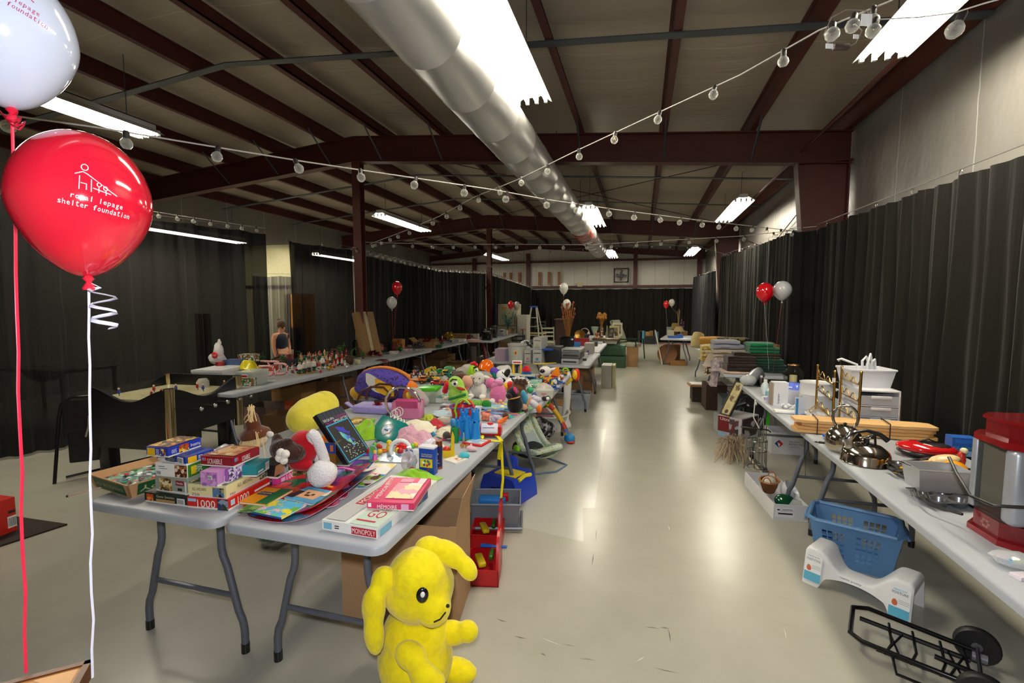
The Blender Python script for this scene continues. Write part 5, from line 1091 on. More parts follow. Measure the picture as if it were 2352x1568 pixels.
sub(t,'strap',lambda m: m.tube([V(c) for c in (at(1144,984,T+.02)-o,at(1153,994,T+.006)-o,at(1156,1000,T-.02)-o,atd(1153,1100,dep(o)-.02)-o,atd(1149,1145,dep(o)+.0)-o)],.011,YS,6,flat=.22))
for k,(x,y,c,s_) in enumerate(((1000,1030,'c8b8a8',9),(870,1030,'b83c20',6),(1026,1010,'484038',10),(992,1052,'202428',8),(978,1038,'7a4a30',7),(1012,1032,'e8e8e8',7))):
    o = at(x,y,T);q = mpp(o)*s_;lump('toy_scrap',['beige soft scrap beside the copper ended tube','orange red fuzzy toy beside the yellow duck','dark rubber toy behind the yellow castle','black toy piece left of the blue tin','brown felt patch behind the blue tin','white knob behind the dark blue tube'][k],'toy',o,[((0,0,q),q),((q,0,q*.8),q*.7)],CLO(c,.3),.004)
# ================================================================ SECOND TOY TABLES
def soft(name,label,x,y,blobs,col,z=T,voxel=.008,rz=0,cat='plush toy',mat=None,b=.8):
    """plush: blobs given in photo pixels about its base point"""
    o = at(x,y,z);s = mpp(o)
    return lump(name,label,cat,o,[(V(c)*s,(V(r_)*s if isinstance(r_,tuple) else r_*s),*rest) for c,r_,*rest in blobs],mat or CLO(col,b,90),voxel,rz),s
def bit(t,name,s,c,r_,col,rx=0,ry=0,rz=0,mat=None): return sub(t,name,lambda m: m.ell(V(c)*s,V(r_)*s if isinstance(r_,tuple) else r_*s,mat or CLO(col,.5),12,rx,ry,rz))
# green striped long plush
LG,DG = CLO('9ccc4c',.6),CLO('1c7828',.6)
t,s = soft('striped_plush','large light green plush with dark green striped leg lying on table',1066,932,[((-22,6,44),(20,18,24),0,-20),((-14,0,24),(24,20,24),0,-14),((2,-4,10),(26,16,13),0,30)],'9ccc4c',voxel=.006)
sub(t,'striped_leg',lambda m: m.tube([V((10+6*k,-10-.4*k,9))*s for k in range(8)],[9*s]*7+[6*s],PIC(['9ccc4c','1c7828'],22,0,'x',.9),12));bit(t,'foot',s,(58,-14,9),(13,9,11),'1c7828')
sub(t,'dark_band',lambda m: m.tube([V((-30+10*k,-16-3*math.sin(k),17+6*k*.55))*s for k in range(5)],3.5*s,DG,8))
sub(t,'red_tuft',lambda m: [m.ell(V(c)*s,7*s,CLO('d01828',.4),9) for c in ((-44,-2,40),(-40,-4,48),(-47,0,33))]);sub(t,'eye',lambda m: (m.ell(V((-16,-16,54))*s,V((8,4,7))*s,WH,12),m.ell(V((-14,-20,54))*s,V((3.4,2,3.4))*s,BLACK,8),m.tube([V((-26,-17,58))*s,V((-20,-19,64))*s,V((-10,-17,63))*s],1.6*s,BLACK,6)))
sub(t,'mouth',lambda m: m.ell(V((-2,-16,43))*s,V((12,5,3.5))*s,CLO('a83020',.3),10,ry=12))
# lamb
t,s = soft('plush_lamb','white woolly plush lamb sitting upright among the toys',1098,912,[((0,0,18),(21,17,20)),((2,-2,44),(15,14,15)),((3,-11,37),(9,9,8)),((-15,-9,10),(7,8,12)),((16,-8,10),(7,8,12))],'d8d2c8',voxel=.006,b=1)
for sx in (-1,1): bit(t,'ear',s,(2+19*sx,0,46),(11,4,5),'d8d2c8',ry=18*sx);bit(t,'foot',s,(2+14*sx,-16,5),(8,9,6),'e8e2da');sub(t,'eye',lambda m: m.ell(V((2+7*sx,-14.5,46))*s,1.6*s,BLACK,8))
sub(t,'nose',lambda m: m.ell(V((3,-19,37))*s,V((2,1.4,1.2))*s,PLA('8a6a68'),7))
# pink rabbit seen from behind
t,s = soft('plush_rabbit','pink plush rabbit slumped against the lamb with beige feet',1140,930,[((4,0,24),(20,17,26),0,12),((-14,2,50),(13,11,13))],'d870a0',voxel=.006)
for k,(x,z) in enumerate(((0,48),(8,54))): bit(t,'ear',s,(x,-6,z),(12,4,6),'e08cb4',ry=-30+40*k)
sub(t,'foot',lambda m: [m.ell(V(c)*s,5*s,CLO('d8a078',.5),9) for c in ((4,-16,5),(12,-16,5),(20,-14,6),(14,-14,12))]);bit(t,'foot',s,(-20,-16,9),(15,9,9),'c8946c');bit(t,'paw',s,(-4,-18,12),(7,8,7),'e4d4d4')
t,s = soft('plush_monkey','dark brown plush monkey with pink face behind the striped plush',1058,905,[((0,0,28),(22,16,22),0,25),((-8,2,12),(20,16,14))],'4a2a1c',z=T+.03,voxel=.007)
bit(t,'face',s,(17,-6,30),(15,10,15),'d8a088');bit(t,'red_patch',s,(18,-14,15),(5,4,4),'c02030')
t,s = soft('plush_monster','lime green plush with red tuft and dark eyebrow behind the lamb',1087,892,[((0,0,34),(15,13,22)),((2,0,12),(14,12,14))],'9cd020',z=T+.04,voxel=.006)
sub(t,'red_tuft',lambda m: [m.ell(V(c)*s,4.5*s,CLO('d01828',.4),8) for c in ((-2,0,57),(4,-2,59),(8,0,55))]);sub(t,'eye',lambda m: (m.ell(V((11,-9,44))*s,V((4.5,3,5))*s,WH,10),m.ell(V((12,-12,44))*s,2*s,BLACK,7),m.ell(V((9,-11,51))*s,V((6,2,2))*s,BLACK,7,ry=-20)));bit(t,'green_belly',s,(3,-8,14),(12,8,9),'1c8838')
o = atY(1115,850,at(1115,876,T).y);s = mpp(o);t = thing('hard_hat','bright orange toy hard hat lying on the plush heap','hat',o)
sub(t,'shell',lambda m: m.lathe([(18*s,0),(17.5*s,10*s),(14*s,19*s),(8*s,24*s),(.0005,26*s)],PLA('f06c10',.15),20,(0,0,0),rx=-12,ry=14));sub(t,'brim',lambda m: m.lathe([(17*s,0),(20*s,-1*s),(20*s,1*s),(17*s,2*s)],PLA('e8640c',.2),20,(0,0,0),rx=-12,ry=14))
t,s = soft('plush_cow','black and white plush dog flopped in the toy heap',1162,900,[((-8,0,34),(17,13,18),0,20),((8,0,18),(19,14,15)),((-4,2,8),(16,12,9))],'e0dede',z=T+.02,mat=PIC(['e4e2e0','16161a','e4e2e0','1a1a1c'],13,4,rough=.95),voxel=.006)
bit(t,'muzzle',s,(-12,-12,28),(10,6,7),'b8bcd8');bit(t,'ear',s,(4,-6,44),(7,5,12),'18181a',ry=30)
t,s = soft('plush_bull','black plush animal with pink ear and gold collar at table corner',1183,948,[((0,0,20),(19,15,24)),((-4,-4,46),(15,13,15))],'131215',voxel=.006)
bit(t,'pink_ear',s,(4,-12,55),(4,3,9),'d8387c',ry=-25);sub(t,'collar',lambda m: m.tube([V((-2+14*math.cos(a),-4+13*math.sin(a),36+3*math.cos(a)))*s for a in [R(24*k) for k in range(15)]],1.6*s,M('b88838',.4),6,True));bit(t,'muzzle',s,(-10,-15,42),(8,6,7),'2a2020')
o = at(1205,946,T);s = mpp(o);t = thing('rag_doll','brown haired doll in blue overalls lying head down','doll',o)
bit(t,'curly_hair',s,(-2,0,6),(10,8,9),'5a3420');bit(t,'head',s,(0,-3,13),(8,8,8),'d8a888');bit(t,'overalls',s,(0,-2,34),(8,7,18),'3888a8',ry=-12);bit(t,'arm',s,(10,-3,24),(4,4,15),'d8a888',ry=20);bit(t,'trousers',s,(22,0,20),(15,8,8),'c8c4cc',ry=35);sub(t,'shoe',lambda m: m.ell(V((34,-2,10))*s,V((7,6,10))*s,CLO('e87820',.3),10))
t,s = soft('plush_moose','brown plush head with curly mane behind the black plush',1192,912,[((0,0,24),(17,13,16)),((6,2,10),(14,12,12))],'6a4428',z=T+.02,voxel=.006)
sub(t,'mane',lambda m: [m.ell(V((-6+3*k,-8,36+4*math.sin(k*2)))*s,5*s,CLO('4c2c18',1,150),8) for k in range(9)])
bit(soft('plush_bird','red and yellow plush bird beside the pink rabbit',1172,908,[((0,0,14),(9,8,14)),((0,-2,26),8)],'c81c20',voxel=.006)[0],'yellow_wing',mpp(at(1172,908)),(-9,-5,22),(6,5,8),'e8b818')
t,s = soft('plush_ball','blue and teal plush shape squeezed behind the pink rabbit',1150,885,[((0,0,20),(22,14,15),0,30),((-16,0,32),(10,10,10))],'1c50a0',z=T+.03,voxel=.007,mat=PIC(['1c50a0','188070','5838a0','1c4898'],9,2,rough=.9))
tinsel(at(1193,895,T+.02),.2,.05,'fluffy white feather boa heaped on the toy table','e8e6e0',n=500,name='feather_boa',metal=0)
t,s = soft('plush_cat','small black and white plush lying by the doll feet',1252,921,[((0,0,6),(9,6,6)),((7,-3,8),6)],'1c1a1c',voxel=.005);bit(t,'white_face',s,(8,-8,8),(4,3,4),'e8e6e2')
t,s = soft('plush_mouse','pale lilac plush beside the orange shoe',1232,925,[((0,0,8),(13,8,8)),((-6,0,12),7)],'c4bccc',voxel=.006)
bag_blob(at(1250,905,T),.17,.14,.12,'clear plastic tub of beads under a crumpled bag with red print',GLASS('e8e4dc',.62),['d8d0c0','c8c0b0','c03040','e0dcd0','b8b0a8'],seed=12,tie=False)
o = at(1249,914,T);s = mpp(o);closed_box('clear_box','square clear bead box with red lettering at the table corner',o-V((.085,0,0)),4,.17,.14,.07,GLASS('e4e2d8',.5),[('front',.5,.6,.3,.1,M('c02838')),('front',.46,.45,.2,.08,M('c02838'))],'clear box')
bag_blob(at(1228,890,T),.15,.12,.1,'pale green clear bag with toys behind the bead box',GLASS('b8e0c8',.55),['30905c','58b088','80c8a0'],seed=13,tie=False)
# toy garage, bus, cars: right row, far end
o = at(1196,880,T);s = mpp(o);t = thing('toy_garage','blue toy garage with arches and yellow crane tower','toy garage',o,3);NB = PLA('1c5c8c',.4)
def gar(m):
    m.bx(-34*s,-4*s,0,34*s,14*s,2*s,NB);m.bx(-34*s,-4*s,17*s,34*s,14*s,21*s,PLA('c8ccb8'))
    for x in (-34,-12,12,31): m.bx(x*s,-4*s,2*s,(x+3)*s,14*s,17*s,NB)
    m.bx(-34*s,13*s,2*s,34*s,14*s,17*s,NB)
sub(t,'deck',gar);sub(t,'crane_tower',lambda m: (m.bx(-20*s,2*s,21*s,-16*s,6*s,46*s,PLA('e8b818')),m.bx(-2*s,2*s,21*s,2*s,6*s,46*s,PLA('e8b818')),m.bx(-20*s,1*s,44*s,2*s,7*s,52*s,WH),m.rect((-9*s,1*s,48*s),(1,0,0),(0,0,1),18*s,3*s,RED)))
sub(t,'ramp',lambda m: m.prism([(0,21*s),(24*s,21*s),(24*s,25*s),(6*s,42*s)],2*s,8*s,PLA('2878c0'),Matrix(((1,0,0,0),(0,0,1,0),(0,1,0,0),(0,0,0,1)))))
sub(t,'red_car',lambda m: (m.box(V((14,-2,32))*s,V((18,8,8))*s,RED,.003),m.box(V((14,-2,38))*s,V((10,7,6))*s,RED,.003)))
CAR = [(1248,868,26,'a02820','car','d8b020','dark red toy car by the white toy helicopter',30),(1264,882,26,'e8c818','digger','303030','yellow toy digger in front of the helicopter',160),(1282,872,24,'d82820','car','e8c020','red toy racer on the crowded corner of toys',40),(1290,862,26,'e89818','truck','28a048','orange and green toy truck at the far toy corner',20),(1272,896,28,'2048a0','car','e8e8e8','blue toy car at the table edge near the bead box',15),(1288,882,20,'2858b8','car','d02020','blue and red toy car nearest the far corner edge',10),(1258,858,22,'e8b818','truck','2050a8','yellow toy truck under the orange toy plane',200),(1240,880,22,'204880','truck','c8d0d8','blue toy lorry beside the toy garage',70),(1270,870,18,'e8d020','digger','202020','small yellow loader in the corner toy crowd',100)]
for x,y,L,c,k,c2,lb,rz in CAR: o = at(x,y,T);car(o,L*mpp(o),rz,lb,c,k,c2)
o = at(1252,866,T+.02);s = mpp(o);t = thing('toy_helicopter','white toy helicopter with yellow rotor on the toy crowd','toy',o,20)
sub(t,'cabin',lambda m: m.ell(V((0,0,14))*s,V((14,9,12))*s,WH,14));sub(t,'window',lambda m: m.ell(V((-6,-5,15))*s,V((8,5,5))*s,PLA('282428',.1),10));sub(t,'tail',lambda m: m.tube([V((10,0,16))*s,V((30,0,22))*s],[4*s,2*s],WH,8));sub(t,'rotor',lambda m: (m.box(V((0,0,32))*s,V((54,4,1.5))*s,PLA('e8c818'),rz=15),m.cyl(V((0,0,24))*s,1.5*s,8*s,PLA('c8a818'),8)))
o = at(1276,864,T+.03);s = mpp(o);t = thing('toy_plane','orange toy tail fin and wing sticking up from the toys','toy',o);sub(t,'fin',lambda m: m.prism([(-10*s,0),(10*s,0),(8*s,22*s),(2*s,22*s),(-8*s,10*s)],-2*s,2*s,PLA('f09018'),Matrix(((1,0,0,0),(0,0,1,0),(0,1,0,0),(0,0,0,1)))));sub(t,'pod',lambda m: m.ell(V((-24,0,12))*s,V((9,6,6))*s,PLA('e88818'),10))
for k,(x,y,c) in enumerate(((1262,876,'e8c818'),(1276,886,'e0e4e8'),(1284,878,'f0f0f0'),(1268,888,'e8c420'),(1256,884,'c02828'))):
    o = at(x,y,T+.015);figure(o,17*mpp(o),30*k,['yellow','white','tiny white','gold yellow','red'][k]+' block figure '+['above the digger','behind the blue car','beside the red racer','left of the blue car','by the bead box'][k],c,'2850a0','e8c828',c,'hair','toy figure','toy_figure')
# left row: trucks and action toys
CAR = [(960,880,40,'d87018','truck','e88020','orange toy flatbed truck full of small figures',5),(1006,884,34,'b01820','car','e8e0d8','red toy car between orange truck and lime tub',15),(1008,868,44,'e8b018','digger','e8b018','big yellow toy excavator with raised arm',20),(1036,870,32,'18705c','truck','1c8068','dark teal toy truck behind the excavator',200),(1022,884,24,'e09018','digger','e8a020','orange yellow toy loader by the red tuft',70),(985,868,26,'e8c018','truck','d8a818','yellow toy tipper left of the excavator',100),(1012,856,24,'28a048','car','40b858','bright green toy car behind the excavator',10),(1046,862,26,'205048','car','88a898','dark green toy jeep beside the teal truck',60),(1040,852,22,'3c8a58','truck','d8e0d0','green and white toy lorry at the back of the left row',120)]
for x,y,L,c,k,c2,lb,rz in CAR: o = at(x,y,T);car(o,L*mpp(o),rz,lb,c,k,c2)
for k in range(9):
    o = at(945+5*k,868-(k % 3)*3,T+.055);figure(o,14*mpp(o),40*k,'tiny dark figure standing in the orange toy truck',['383838','d8d4cc','5a4a38'][k % 3],'202020','c8a888',None,'','toy figure','toy_figure','figures in the orange truck',False)
bag_blob(at(930,872,T),.22,.16,.08,'orange net bag of toys behind the fish pillow',CLO('e07818',.6),seed=15,tie=False)
for k,(x,y,r_,c,lb) in enumerate(((1062,850,13,'b8b0a4','grey plush ear behind the lime plush'),(1074,843,12,'d8d4d0','pale plush behind the lime plush'),(1030,845,9,'58a068','green ribbed toy at the back of the left row'),(1052,858,12,'5c4c40','dark plush wing behind the teal truck'),(1128,868,14,'c89878','tan plush under the orange hard hat'),(1136,850,10,'c8c0c4','grey white plush right of the hard hat'),(1156,848,16,'dcdcd8','white plush mound behind the plush dog'),(1124,880,12,'4c3c88','violet plush behind the lamb'),(1146,868,12,'58684a','olive toy beside the garage'))):
    soft('plush_toy',lb,x,y+r_,[((0,0,r_*.8),(r_*1.3,r_,r_*.8)),((r_*.6,-2,r_*1.1),r_*.6)],c,z=T+.02,voxel=.009)
# bag of toy bits in the middle row
for k,(x,y,r_,c) in enumerate(((1180,902,6,'20b0b0'),(1218,902,7,'28a068'),(1212,880,5,'d8d0c0'),(1228,912,6,'203c78'),(1222,922,5,'286898'))):
    o = at(x,y,T);s = mpp(o);m = MB();m.ell((0,0,r_*s),(r_*s*1.2,r_*s,r_*s),PLA(c),10,wob=.2,seed=k);m.solo('toy_piece',['turquoise rubber toy by the moose plush','green toy cap in the clear bags','beige toy under the feather boa','navy blue toy beside the doll','blue toy bit by the doll shoe'][k],'toy',o)
# ================================================================ UNDER THE LEFT TABLES
A = at(1051,1441,0);B_ = at(1103,1352,0);C_ = at(788,1421,0);rz = ang(C_,A);w_ = (A-C_).length
t = open_box('moving_box','large brown cardboard box with open flaps under the front right table',C_,rz,w_,(B_-A).length,.53,KRAFT,[('right',12,.5),('front',176,.8),('back',20,.9)],group=None,items=[])
t2 = bag_blob(C_+V((.2,.2,.42)),.2,.18,.14,'black and red odds and ends in the large moving box',M('201c20',.4),['b02838','c8b8c0','303030'],'mixed_contents',seed=4,tie=False,cat='contents')
# yellow plush sitting in front of the box
P0 = at(930,1600,0);s = mpp(P0);YP = CLO('f6de10',.4,40);o = P0+V((.02,.06,0))
t = lump('plush_floppy','x','plush toy',o,[((0,0,.13),(.165,.155,.15)),((0,.01,.23),(.15,.14,.14)),((.02,0,.46),(.155,.15,.14)),((.03,-.02,.52),(.13,.13,.11)),((.12,-.06,.42),(.07,.08,.07))],YP,.011)
t['label'] = 'big yellow floppy-eared plush toy sitting beside the front table leg';t.name = 'yellow_plush'
fuse(sub(t,'ear',lambda m: [m.ell(c,r_,YP,14,rx=a,ry=b) for c,r_,a,b in (((-.075,-.11,.53),(.055,.05,.06),0,0),((-.1,-.15,.44),(.052,.04,.1),8,8),((-.095,-.16,.34),(.045,.034,.1),4,0))]),.009)
fuse(sub(t,'ear',lambda m: [m.ell(c,r_,YP,14,ry=a) for c,r_,a in (((.05,.05,.6),(.07,.06,.05),0),((.14,.05,.59),(.09,.055,.045),25),((.22,.05,.54),(.06,.045,.035),50))]),.009)
fuse(sub(t,'arm',lambda m: [m.ell(c,r_,YP,12,ry=20) for c,r_ in (((.06,-.15,.27),(.07,.05,.055)),((.13,-.18,.23),(.065,.045,.05)),((.17,-.17,.2),(.045,.04,.045)))]),.009)
fuse(sub(t,'arm',lambda m: [m.ell(c,r_,YP,12) for c,r_ in (((.15,.05,.24),(.07,.05,.05)),((.22,.05,.26),(.05,.045,.045)))]),.009)
sub(t,'foot',lambda m: m.ell((.14,-.11,.045),(.11,.06,.045),YP,14));sub(t,'foot',lambda m: m.ell((.15,.08,.045),(.1,.06,.045),YP,14));sub(t,'tail',lambda m: m.ell((-.17,.06,.1),(.05,.04,.035),YP,10))
sub(t,'eye',lambda m: (m.ell((.105,-.132,.515),(.024,.011,.032),PLA('151518',.2),14,rz=28),m.ell((.112,-.143,.525),(.009,.005,.012),WH,10,rz=28)));sub(t,'nose',lambda m: m.ell((.193,-.09,.46),(.008,.008,.007),BLACK,8));sub(t,'mouth',lambda m: m.tube([(.188,-.1,.44),(.175,-.125,.425),(.155,-.14,.42)],.003,BLACK,5))
# toolboxes, bin, step, bouncer, bath, play gym, tower fan
RD = PLA('b81018',.35)
for (x,y,lb,sc) in ((1112,1318,'red toy toolbox open on the floor, nearest the cardboard box',1),(1120,1240,'red toy toolbox behind the first, leaning open with yellow toy',1.1)):
    o = at(x,y,0);t = thing('toy_toolbox',lb,'toolbox',o,12)
    sub(t,'tray',lambda m: (m.bx(-.1*sc,-.13,0,.1*sc,.13,.008,RD),m.bx(-.1*sc,-.13,0,-.092*sc,.13,.1,RD),m.bx(.092*sc,-.13,0,.1*sc,.13,.1,RD),m.bx(-.1*sc,-.13,0,.1*sc,-.122,.1,RD),m.bx(-.1*sc,.122,0,.1*sc,.13,.1,RD)))
    sub(t,'lid',lambda m: m.prism([(-.13,.1),(.13,.1),(.1,.24),(.04,.29),(-.04,.29),(-.1,.24)],.085,.1,RD,Matrix(((0,0,1,0),(1,0,0,0),(0,1,0,0),(0,0,0,1)))));sub(t,'yellow_tool',lambda m: m.box((-.02,-.02,.1),(.05,.13,.03),PLA('e8c418'),.012,rz=20));sub(t,'green_tool',lambda m: m.box((.04,.05,.1),(.03,.1,.03),PLA('386820'),.01))
m = MB();o = at(1105,1252,.12);q = at(1164,1256,.13)-o;m.tube([(0,0,0),q*.4,q*.41,q],[.018,.016,.011,.012],PLA('1858b8'),8,flat=.6);m.solo('toy_saw','blue plastic toy handle sticking out of the red toolbox','toy',o)
o = at(1140,1200,0);t = thing('grey_bin','grey plastic storage bin with lid askew on the floor','bin',o,14);GB_ = PLA('787e88',.5)
def binm(m,w,d,h,mat,k=.86,th=.006):
    for a,b,c_,e in (((-1,-1),(1,-1),0,0),((1,-1),(1,1),0,0),((1,1),(-1,1),0,0),((-1,1),(-1,-1),0,0)):
        P4 = [V((a[0]*w/2*k,a[1]*d/2*k,0)),V((b[0]*w/2*k,b[1]*d/2*k,0)),V((b[0]*w/2,b[1]*d/2,h)),V((a[0]*w/2,a[1]*d/2,h))];i_ = [V((p.x*(1-2*th/w),p.y*(1-2*th/d),p.z)) for p in P4]
        m.add(P4+i_,[[0,1,2,3],[7,6,5,4],[3,2,6,7]],mat)
    m.box((0,0,th/2),(w*k,d*k,th),mat);m.tube([(-w/2,-d/2,h),(w/2,-d/2,h),(w/2,d/2,h),(-w/2,d/2,h)],.009,mat,6,True)
sub(t,'bin_body',lambda m: binm(m,.36,.28,.2,GB_));sub(t,'rim_band',lambda m: m.tube([(-.17,-.15,.03),(.19,-.15,.03),(.19,.13,.03)],.012,PLA('646a74'),6))
sub(t,'blue_toy',lambda m: m.box((-.03,0,.17),(.2,.1,.06),PLA('2878c8'),.01));sub(t,'red_toy',lambda m: m.box((.06,.03,.19),(.06,.05,.05),RED,.006))
o = at(1168,1135,0);t = thing('step_stool','blue and yellow toddler step stool on the floor under the table','step stool',o,-20);BL = PLA('1c3cb0',.3);YL2 = PLA('e8d028',.4)
sub(t,'stool_body',lambda m: m.prism([(-.2,0),(-.19,.1),(-.155,.19),(-.12,.205),(.12,.205),(.155,.19),(.19,.1),(.2,0),(.13,0),(.115,.06),(.07,.1),(0,.115),(-.07,.1),(-.115,.06),(-.13,0)][::-1],-.15,.15,BL,Matrix(((1,0,0,0),(0,0,1,0),(0,1,0,0),(0,0,0,1)))));sub(t,'back_step',lambda m: m.box((-.08,.1,.2),(.2,.1,.22),BL,.04));sub(t,'yellow_seat',lambda m: m.box((.03,-.02,.208),(.22,.16,.012),YL2,.005));sub(t,'yellow_pad',lambda m: m.tube([(.16+.0*k,-.08+.03*k,.2-.006*abs(k-3)) for k in range(7)],.018,YL2,8))
for sx in (-1,1): sub(t,'foot',lambda m: m.box((sx*.16,-.13,.015),(.05,.03,.03),YL2,.006))
o = at(1224,1062,0);t = thing('baby_bouncer','baby bouncer seat with pale spotted cover and wire frame','baby seat',o,52)
WF = M('7c9cc4',.3,.5);FAB = PIC(['d0dcc4','d4e0cc','ccd8c0','d8e4d4','d2dec8','d6e2d0','d0dcc4','d4e0cc','dcc070','d0dcc4','b0cc88','d4e0cc','98b4c0'],48,3,rough=.9)
def seat(u,v):
    x = (u-.5)*2;ph = v;y = -.24+.46*ph;z = .12+.03*math.cos(ph*6)+.4*max(0,ph-.3)**1.2;return ((.17-.03*ph)*x,y,z+.05*abs(x)**2.2)
sub(t,'padded_cover',lambda m: (m.grid(seat,12,16,FAB),m.grid(lambda u,v: V(seat(1-u,v))-V((0,.01,.03)),12,16,FAB),m.tube([V(seat(0,k/10)) for k in range(11)]+[V(seat(1,1-k/10)) for k in range(11)],.03,FAB,8,True)))
sub(t,'seat_pad',lambda m: m.grid(lambda u,v: V(seat(.2+.6*u,.25+.5*v))+V((0,0,.025)),8,8,CLO('b8c4c4',.4)));sub(t,'gingham_pouch',lambda m: (m.grid(lambda u,v: V(seat(.15+.7*u,.12+.14*v))+V((0,-.01,.05)),8,4,PIC(['e8f0f0','2890b0'],90,1)),m.grid(lambda u,v: V(seat(.2+.6*u,.17+.12*v))+V((0,0,.065)),8,4,CLO('8cc020',.3))))
sub(t,'wire_frame',lambda m: (m.tube([(-.2,.2,.01),(-.22,-.28,.01),(0,-.36,.01),(.22,-.28,.01),(.2,.2,.01)],.009,WF,8),[m.tube([(q*.2,.2,.01),(q*.19,.02,.16),(q*.17,-.14,.17)],.008,WF,7) for q in (-1,1)]));sub(t,'green_hub',lambda m: m.ell((-.2,.02,.17),(.03,.05,.05),PLA('80c020'),12));sub(t,'underside',lambda m: m.ell((0,.08,.13),(.16,.2,.09),M('22262e',.8),12))
o = at(1240,1010,0);bag_blob(o,.34,.26,.3,'black and white patterned cushion stuffed behind the bouncer',PIC(['1a1a1c','b8b4b4','202022','141416','78747c'],26,3,rough=.9),name='patterned_cushion',seed=5,tie=False,cat='cushion')
o = at(1275,1010,0);t = thing('play_gym','yellow toy play arch with green ring and blue foot','baby toy',o,-10)
sub(t,'arch',lambda m: m.tube([(-.12+.3*k/8-.0,-.05,.02+.42*math.sin(R(95-85*k/8))) for k in range(9)][::1],.03,PIC(['e8b818','e8c020','d04028','4870b0','e8b818'],16,2),10));sub(t,'green_ring',lambda m: m.tube([(-.13+.07*math.cos(a),-.06,.48+.07*math.sin(a)) for a in [R(20*k) for k in range(18)]],.015,PLA('38b020'),8,True));sub(t,'blue_foot',lambda m: m.ell((.2,-.05,.06),(.07,.06,.06),PLA('2080c0'),12));sub(t,'red_base',lambda m: m.ell((.21,-.05,.025),(.06,.055,.025),RED,12))
o = at(1262,985,0);t = thing('baby_bath','white plastic baby bath tub behind the bouncer','bath tub',o,8);sub(t,'tub',lambda m: m.lathe([(.17,0),(.22,.14),(.26,.22),(.28,.23),(.28,.24),(.25,.235),(.21,.14),(.16,.02),(.001,.02)],WHITE,24,sy=1.3));sub(t,'support_pad',lambda m: m.box((-.1,.0,.2),(.2,.03,.3),M('a8787c',.7),.01,ry=-40))
o = at(1298,978,0);t = thing('tower_fan','tall white curved plastic toy post leaning at the table corner','toy post',o,5);sub(t,'post',lambda m: m.tube([(0,0,.0),(0,0,.03),(.0,0,.1),(.02,0,.35),(.03,0,.55),(.022,0,.68),(.012,0,.74)],[.085,.08,.05,.048,.052,.058,.05],WHITE,14));sub(t,'green_loop',lambda m: m.tube([(.0+.04*math.cos(a),0,.75+.04*math.sin(a)) for a in [R(20*k) for k in range(10)]],.012,PLA('90d020'),7))
o = at(1318,868,T-.02);s = mpp(o);t = thing('toy_lion','yellow and red toy lion head hanging beyond the toy table','toy',o);sub(t,'mane',lambda m: m.ell(V((6,0,8))*s,V((8,5,15))*s,PLA('d83020'),12));sub(t,'face',lambda m: m.ell(V((3,-4,8))*s,V((6,3,11))*s,PLA('e8b818'),10));sub(t,'arm',lambda m: m.tube([V((-4,0,-2))*s,V((-12,0,-8))*s,V((-18,0,-16))*s],4*s,PLA('e8c020'),8))
o = at(1330,935,0);t = thing('storage_tote','grey tote of black cables under the printer table','tote',o,4);sub(t,'tote_body',lambda m: binm(m,.36,.3,.24,PLA('8c929a',.4)));sub(t,'dark_contents',lambda m: m.ell((0,0,.2),(.15,.12,.09),M('18181a',.5),14,wob=.4))
open_box('carton','brown carton on the floor behind the white toy post',at(1262,955,0),4,.3,.3,.2,KRAFT_D)
closed_box('carton','tan carton under the loudspeaker table front edge',at(1300,905,0),4,.3,.3,.34,KRAFT_D)
open_box('carton','open brown carton with raised flap beneath the printers',at(1318,900,0),0,.34,.4,.44,KRAFT_D,[('front',55,.6),('right',40,.5)])
closed_box('panel_box','tall brown board standing under the printer table edge',at(1338,872,0),84,1.2,.03,.68,M('5c3a20',.6),cat='board')
m = MB();o = at(1225,985,0);m.cyl((0,0,.3),.11,.05,PLA('98c838'),16);m.tube([(0,0,0),(0,0,.32)],.035,WHITE,10);m.cyl((0,0,0),.09,.03,WHITE,16);m.solo('toy_table','small lime topped toy table under the plush table','toy table',o)
o = at(605,1262,0)
bag_blob(o+V((0,.1,0)),.26,.2,.16,'clear bag of coloured plastic balls under the front table',GLASS('e0e4ec',.9),['1c50b0','e8d020','28903c','c82028','2060c0','208038','d8c828','b82028','1848a0'],seed=21,tie=False)
# ================================================================ RIGHT SIDE: kitchenware
XZ = Matrix(((1,0,0,0),(0,0,1,0),(0,1,0,0),(0,0,0,1)))
# cedar boards strapped together
a,b = at(1831,994,T),at(2160,1018,T);rz = ang(a,b);L = (b-a).length
t = thing('board_bundle','bundle of pale wooden shelf boards strapped with black bands','boards',a,rz);WD = M('d8a868',.55,0,.18,5);random.seed(2)
for k in range(4):
    x0 = .02*((k*7) % 3)-.01;x1 = L-.012*((k*5) % 3);z = .006+k*.023;d0 = .16 if k < 3 else .17
    m = MB();pts = [(x0,.02),(x0+.05,.005),(x0+.1,0),(x1-.2,0),(x1-.14,.012),(x1-.04,.01),(x1,.03),(x1,d0-.02),(x1-.06,d0),(x0+.08,d0),(x0,d0-.03)]
    m.prism(pts,z,z+.02,M(['d8a868','cc9858','d09c60','deb074'][k],.55,0,.18,5));m.obj('board',t)
for x in (.12,L*.66): sub(t,'strap',lambda m: m.tube([(x,-.006,0),(x,-.006,.104),(x+.02,.18,.104),(x+.02,.18,0)],.006,BLACK,5,flat=.5))
m = MB();o = at(1849,985,T);m.tube([V((0,0,0)),V((.0,-.02,-.2)),V((.015,-.02,-.36))],.006,BLACK,5,flat=.4);m.solo('strap_end','black strap tail hanging below the wooden boards','strap',o)
SIL = MET('c4bcae',.12)
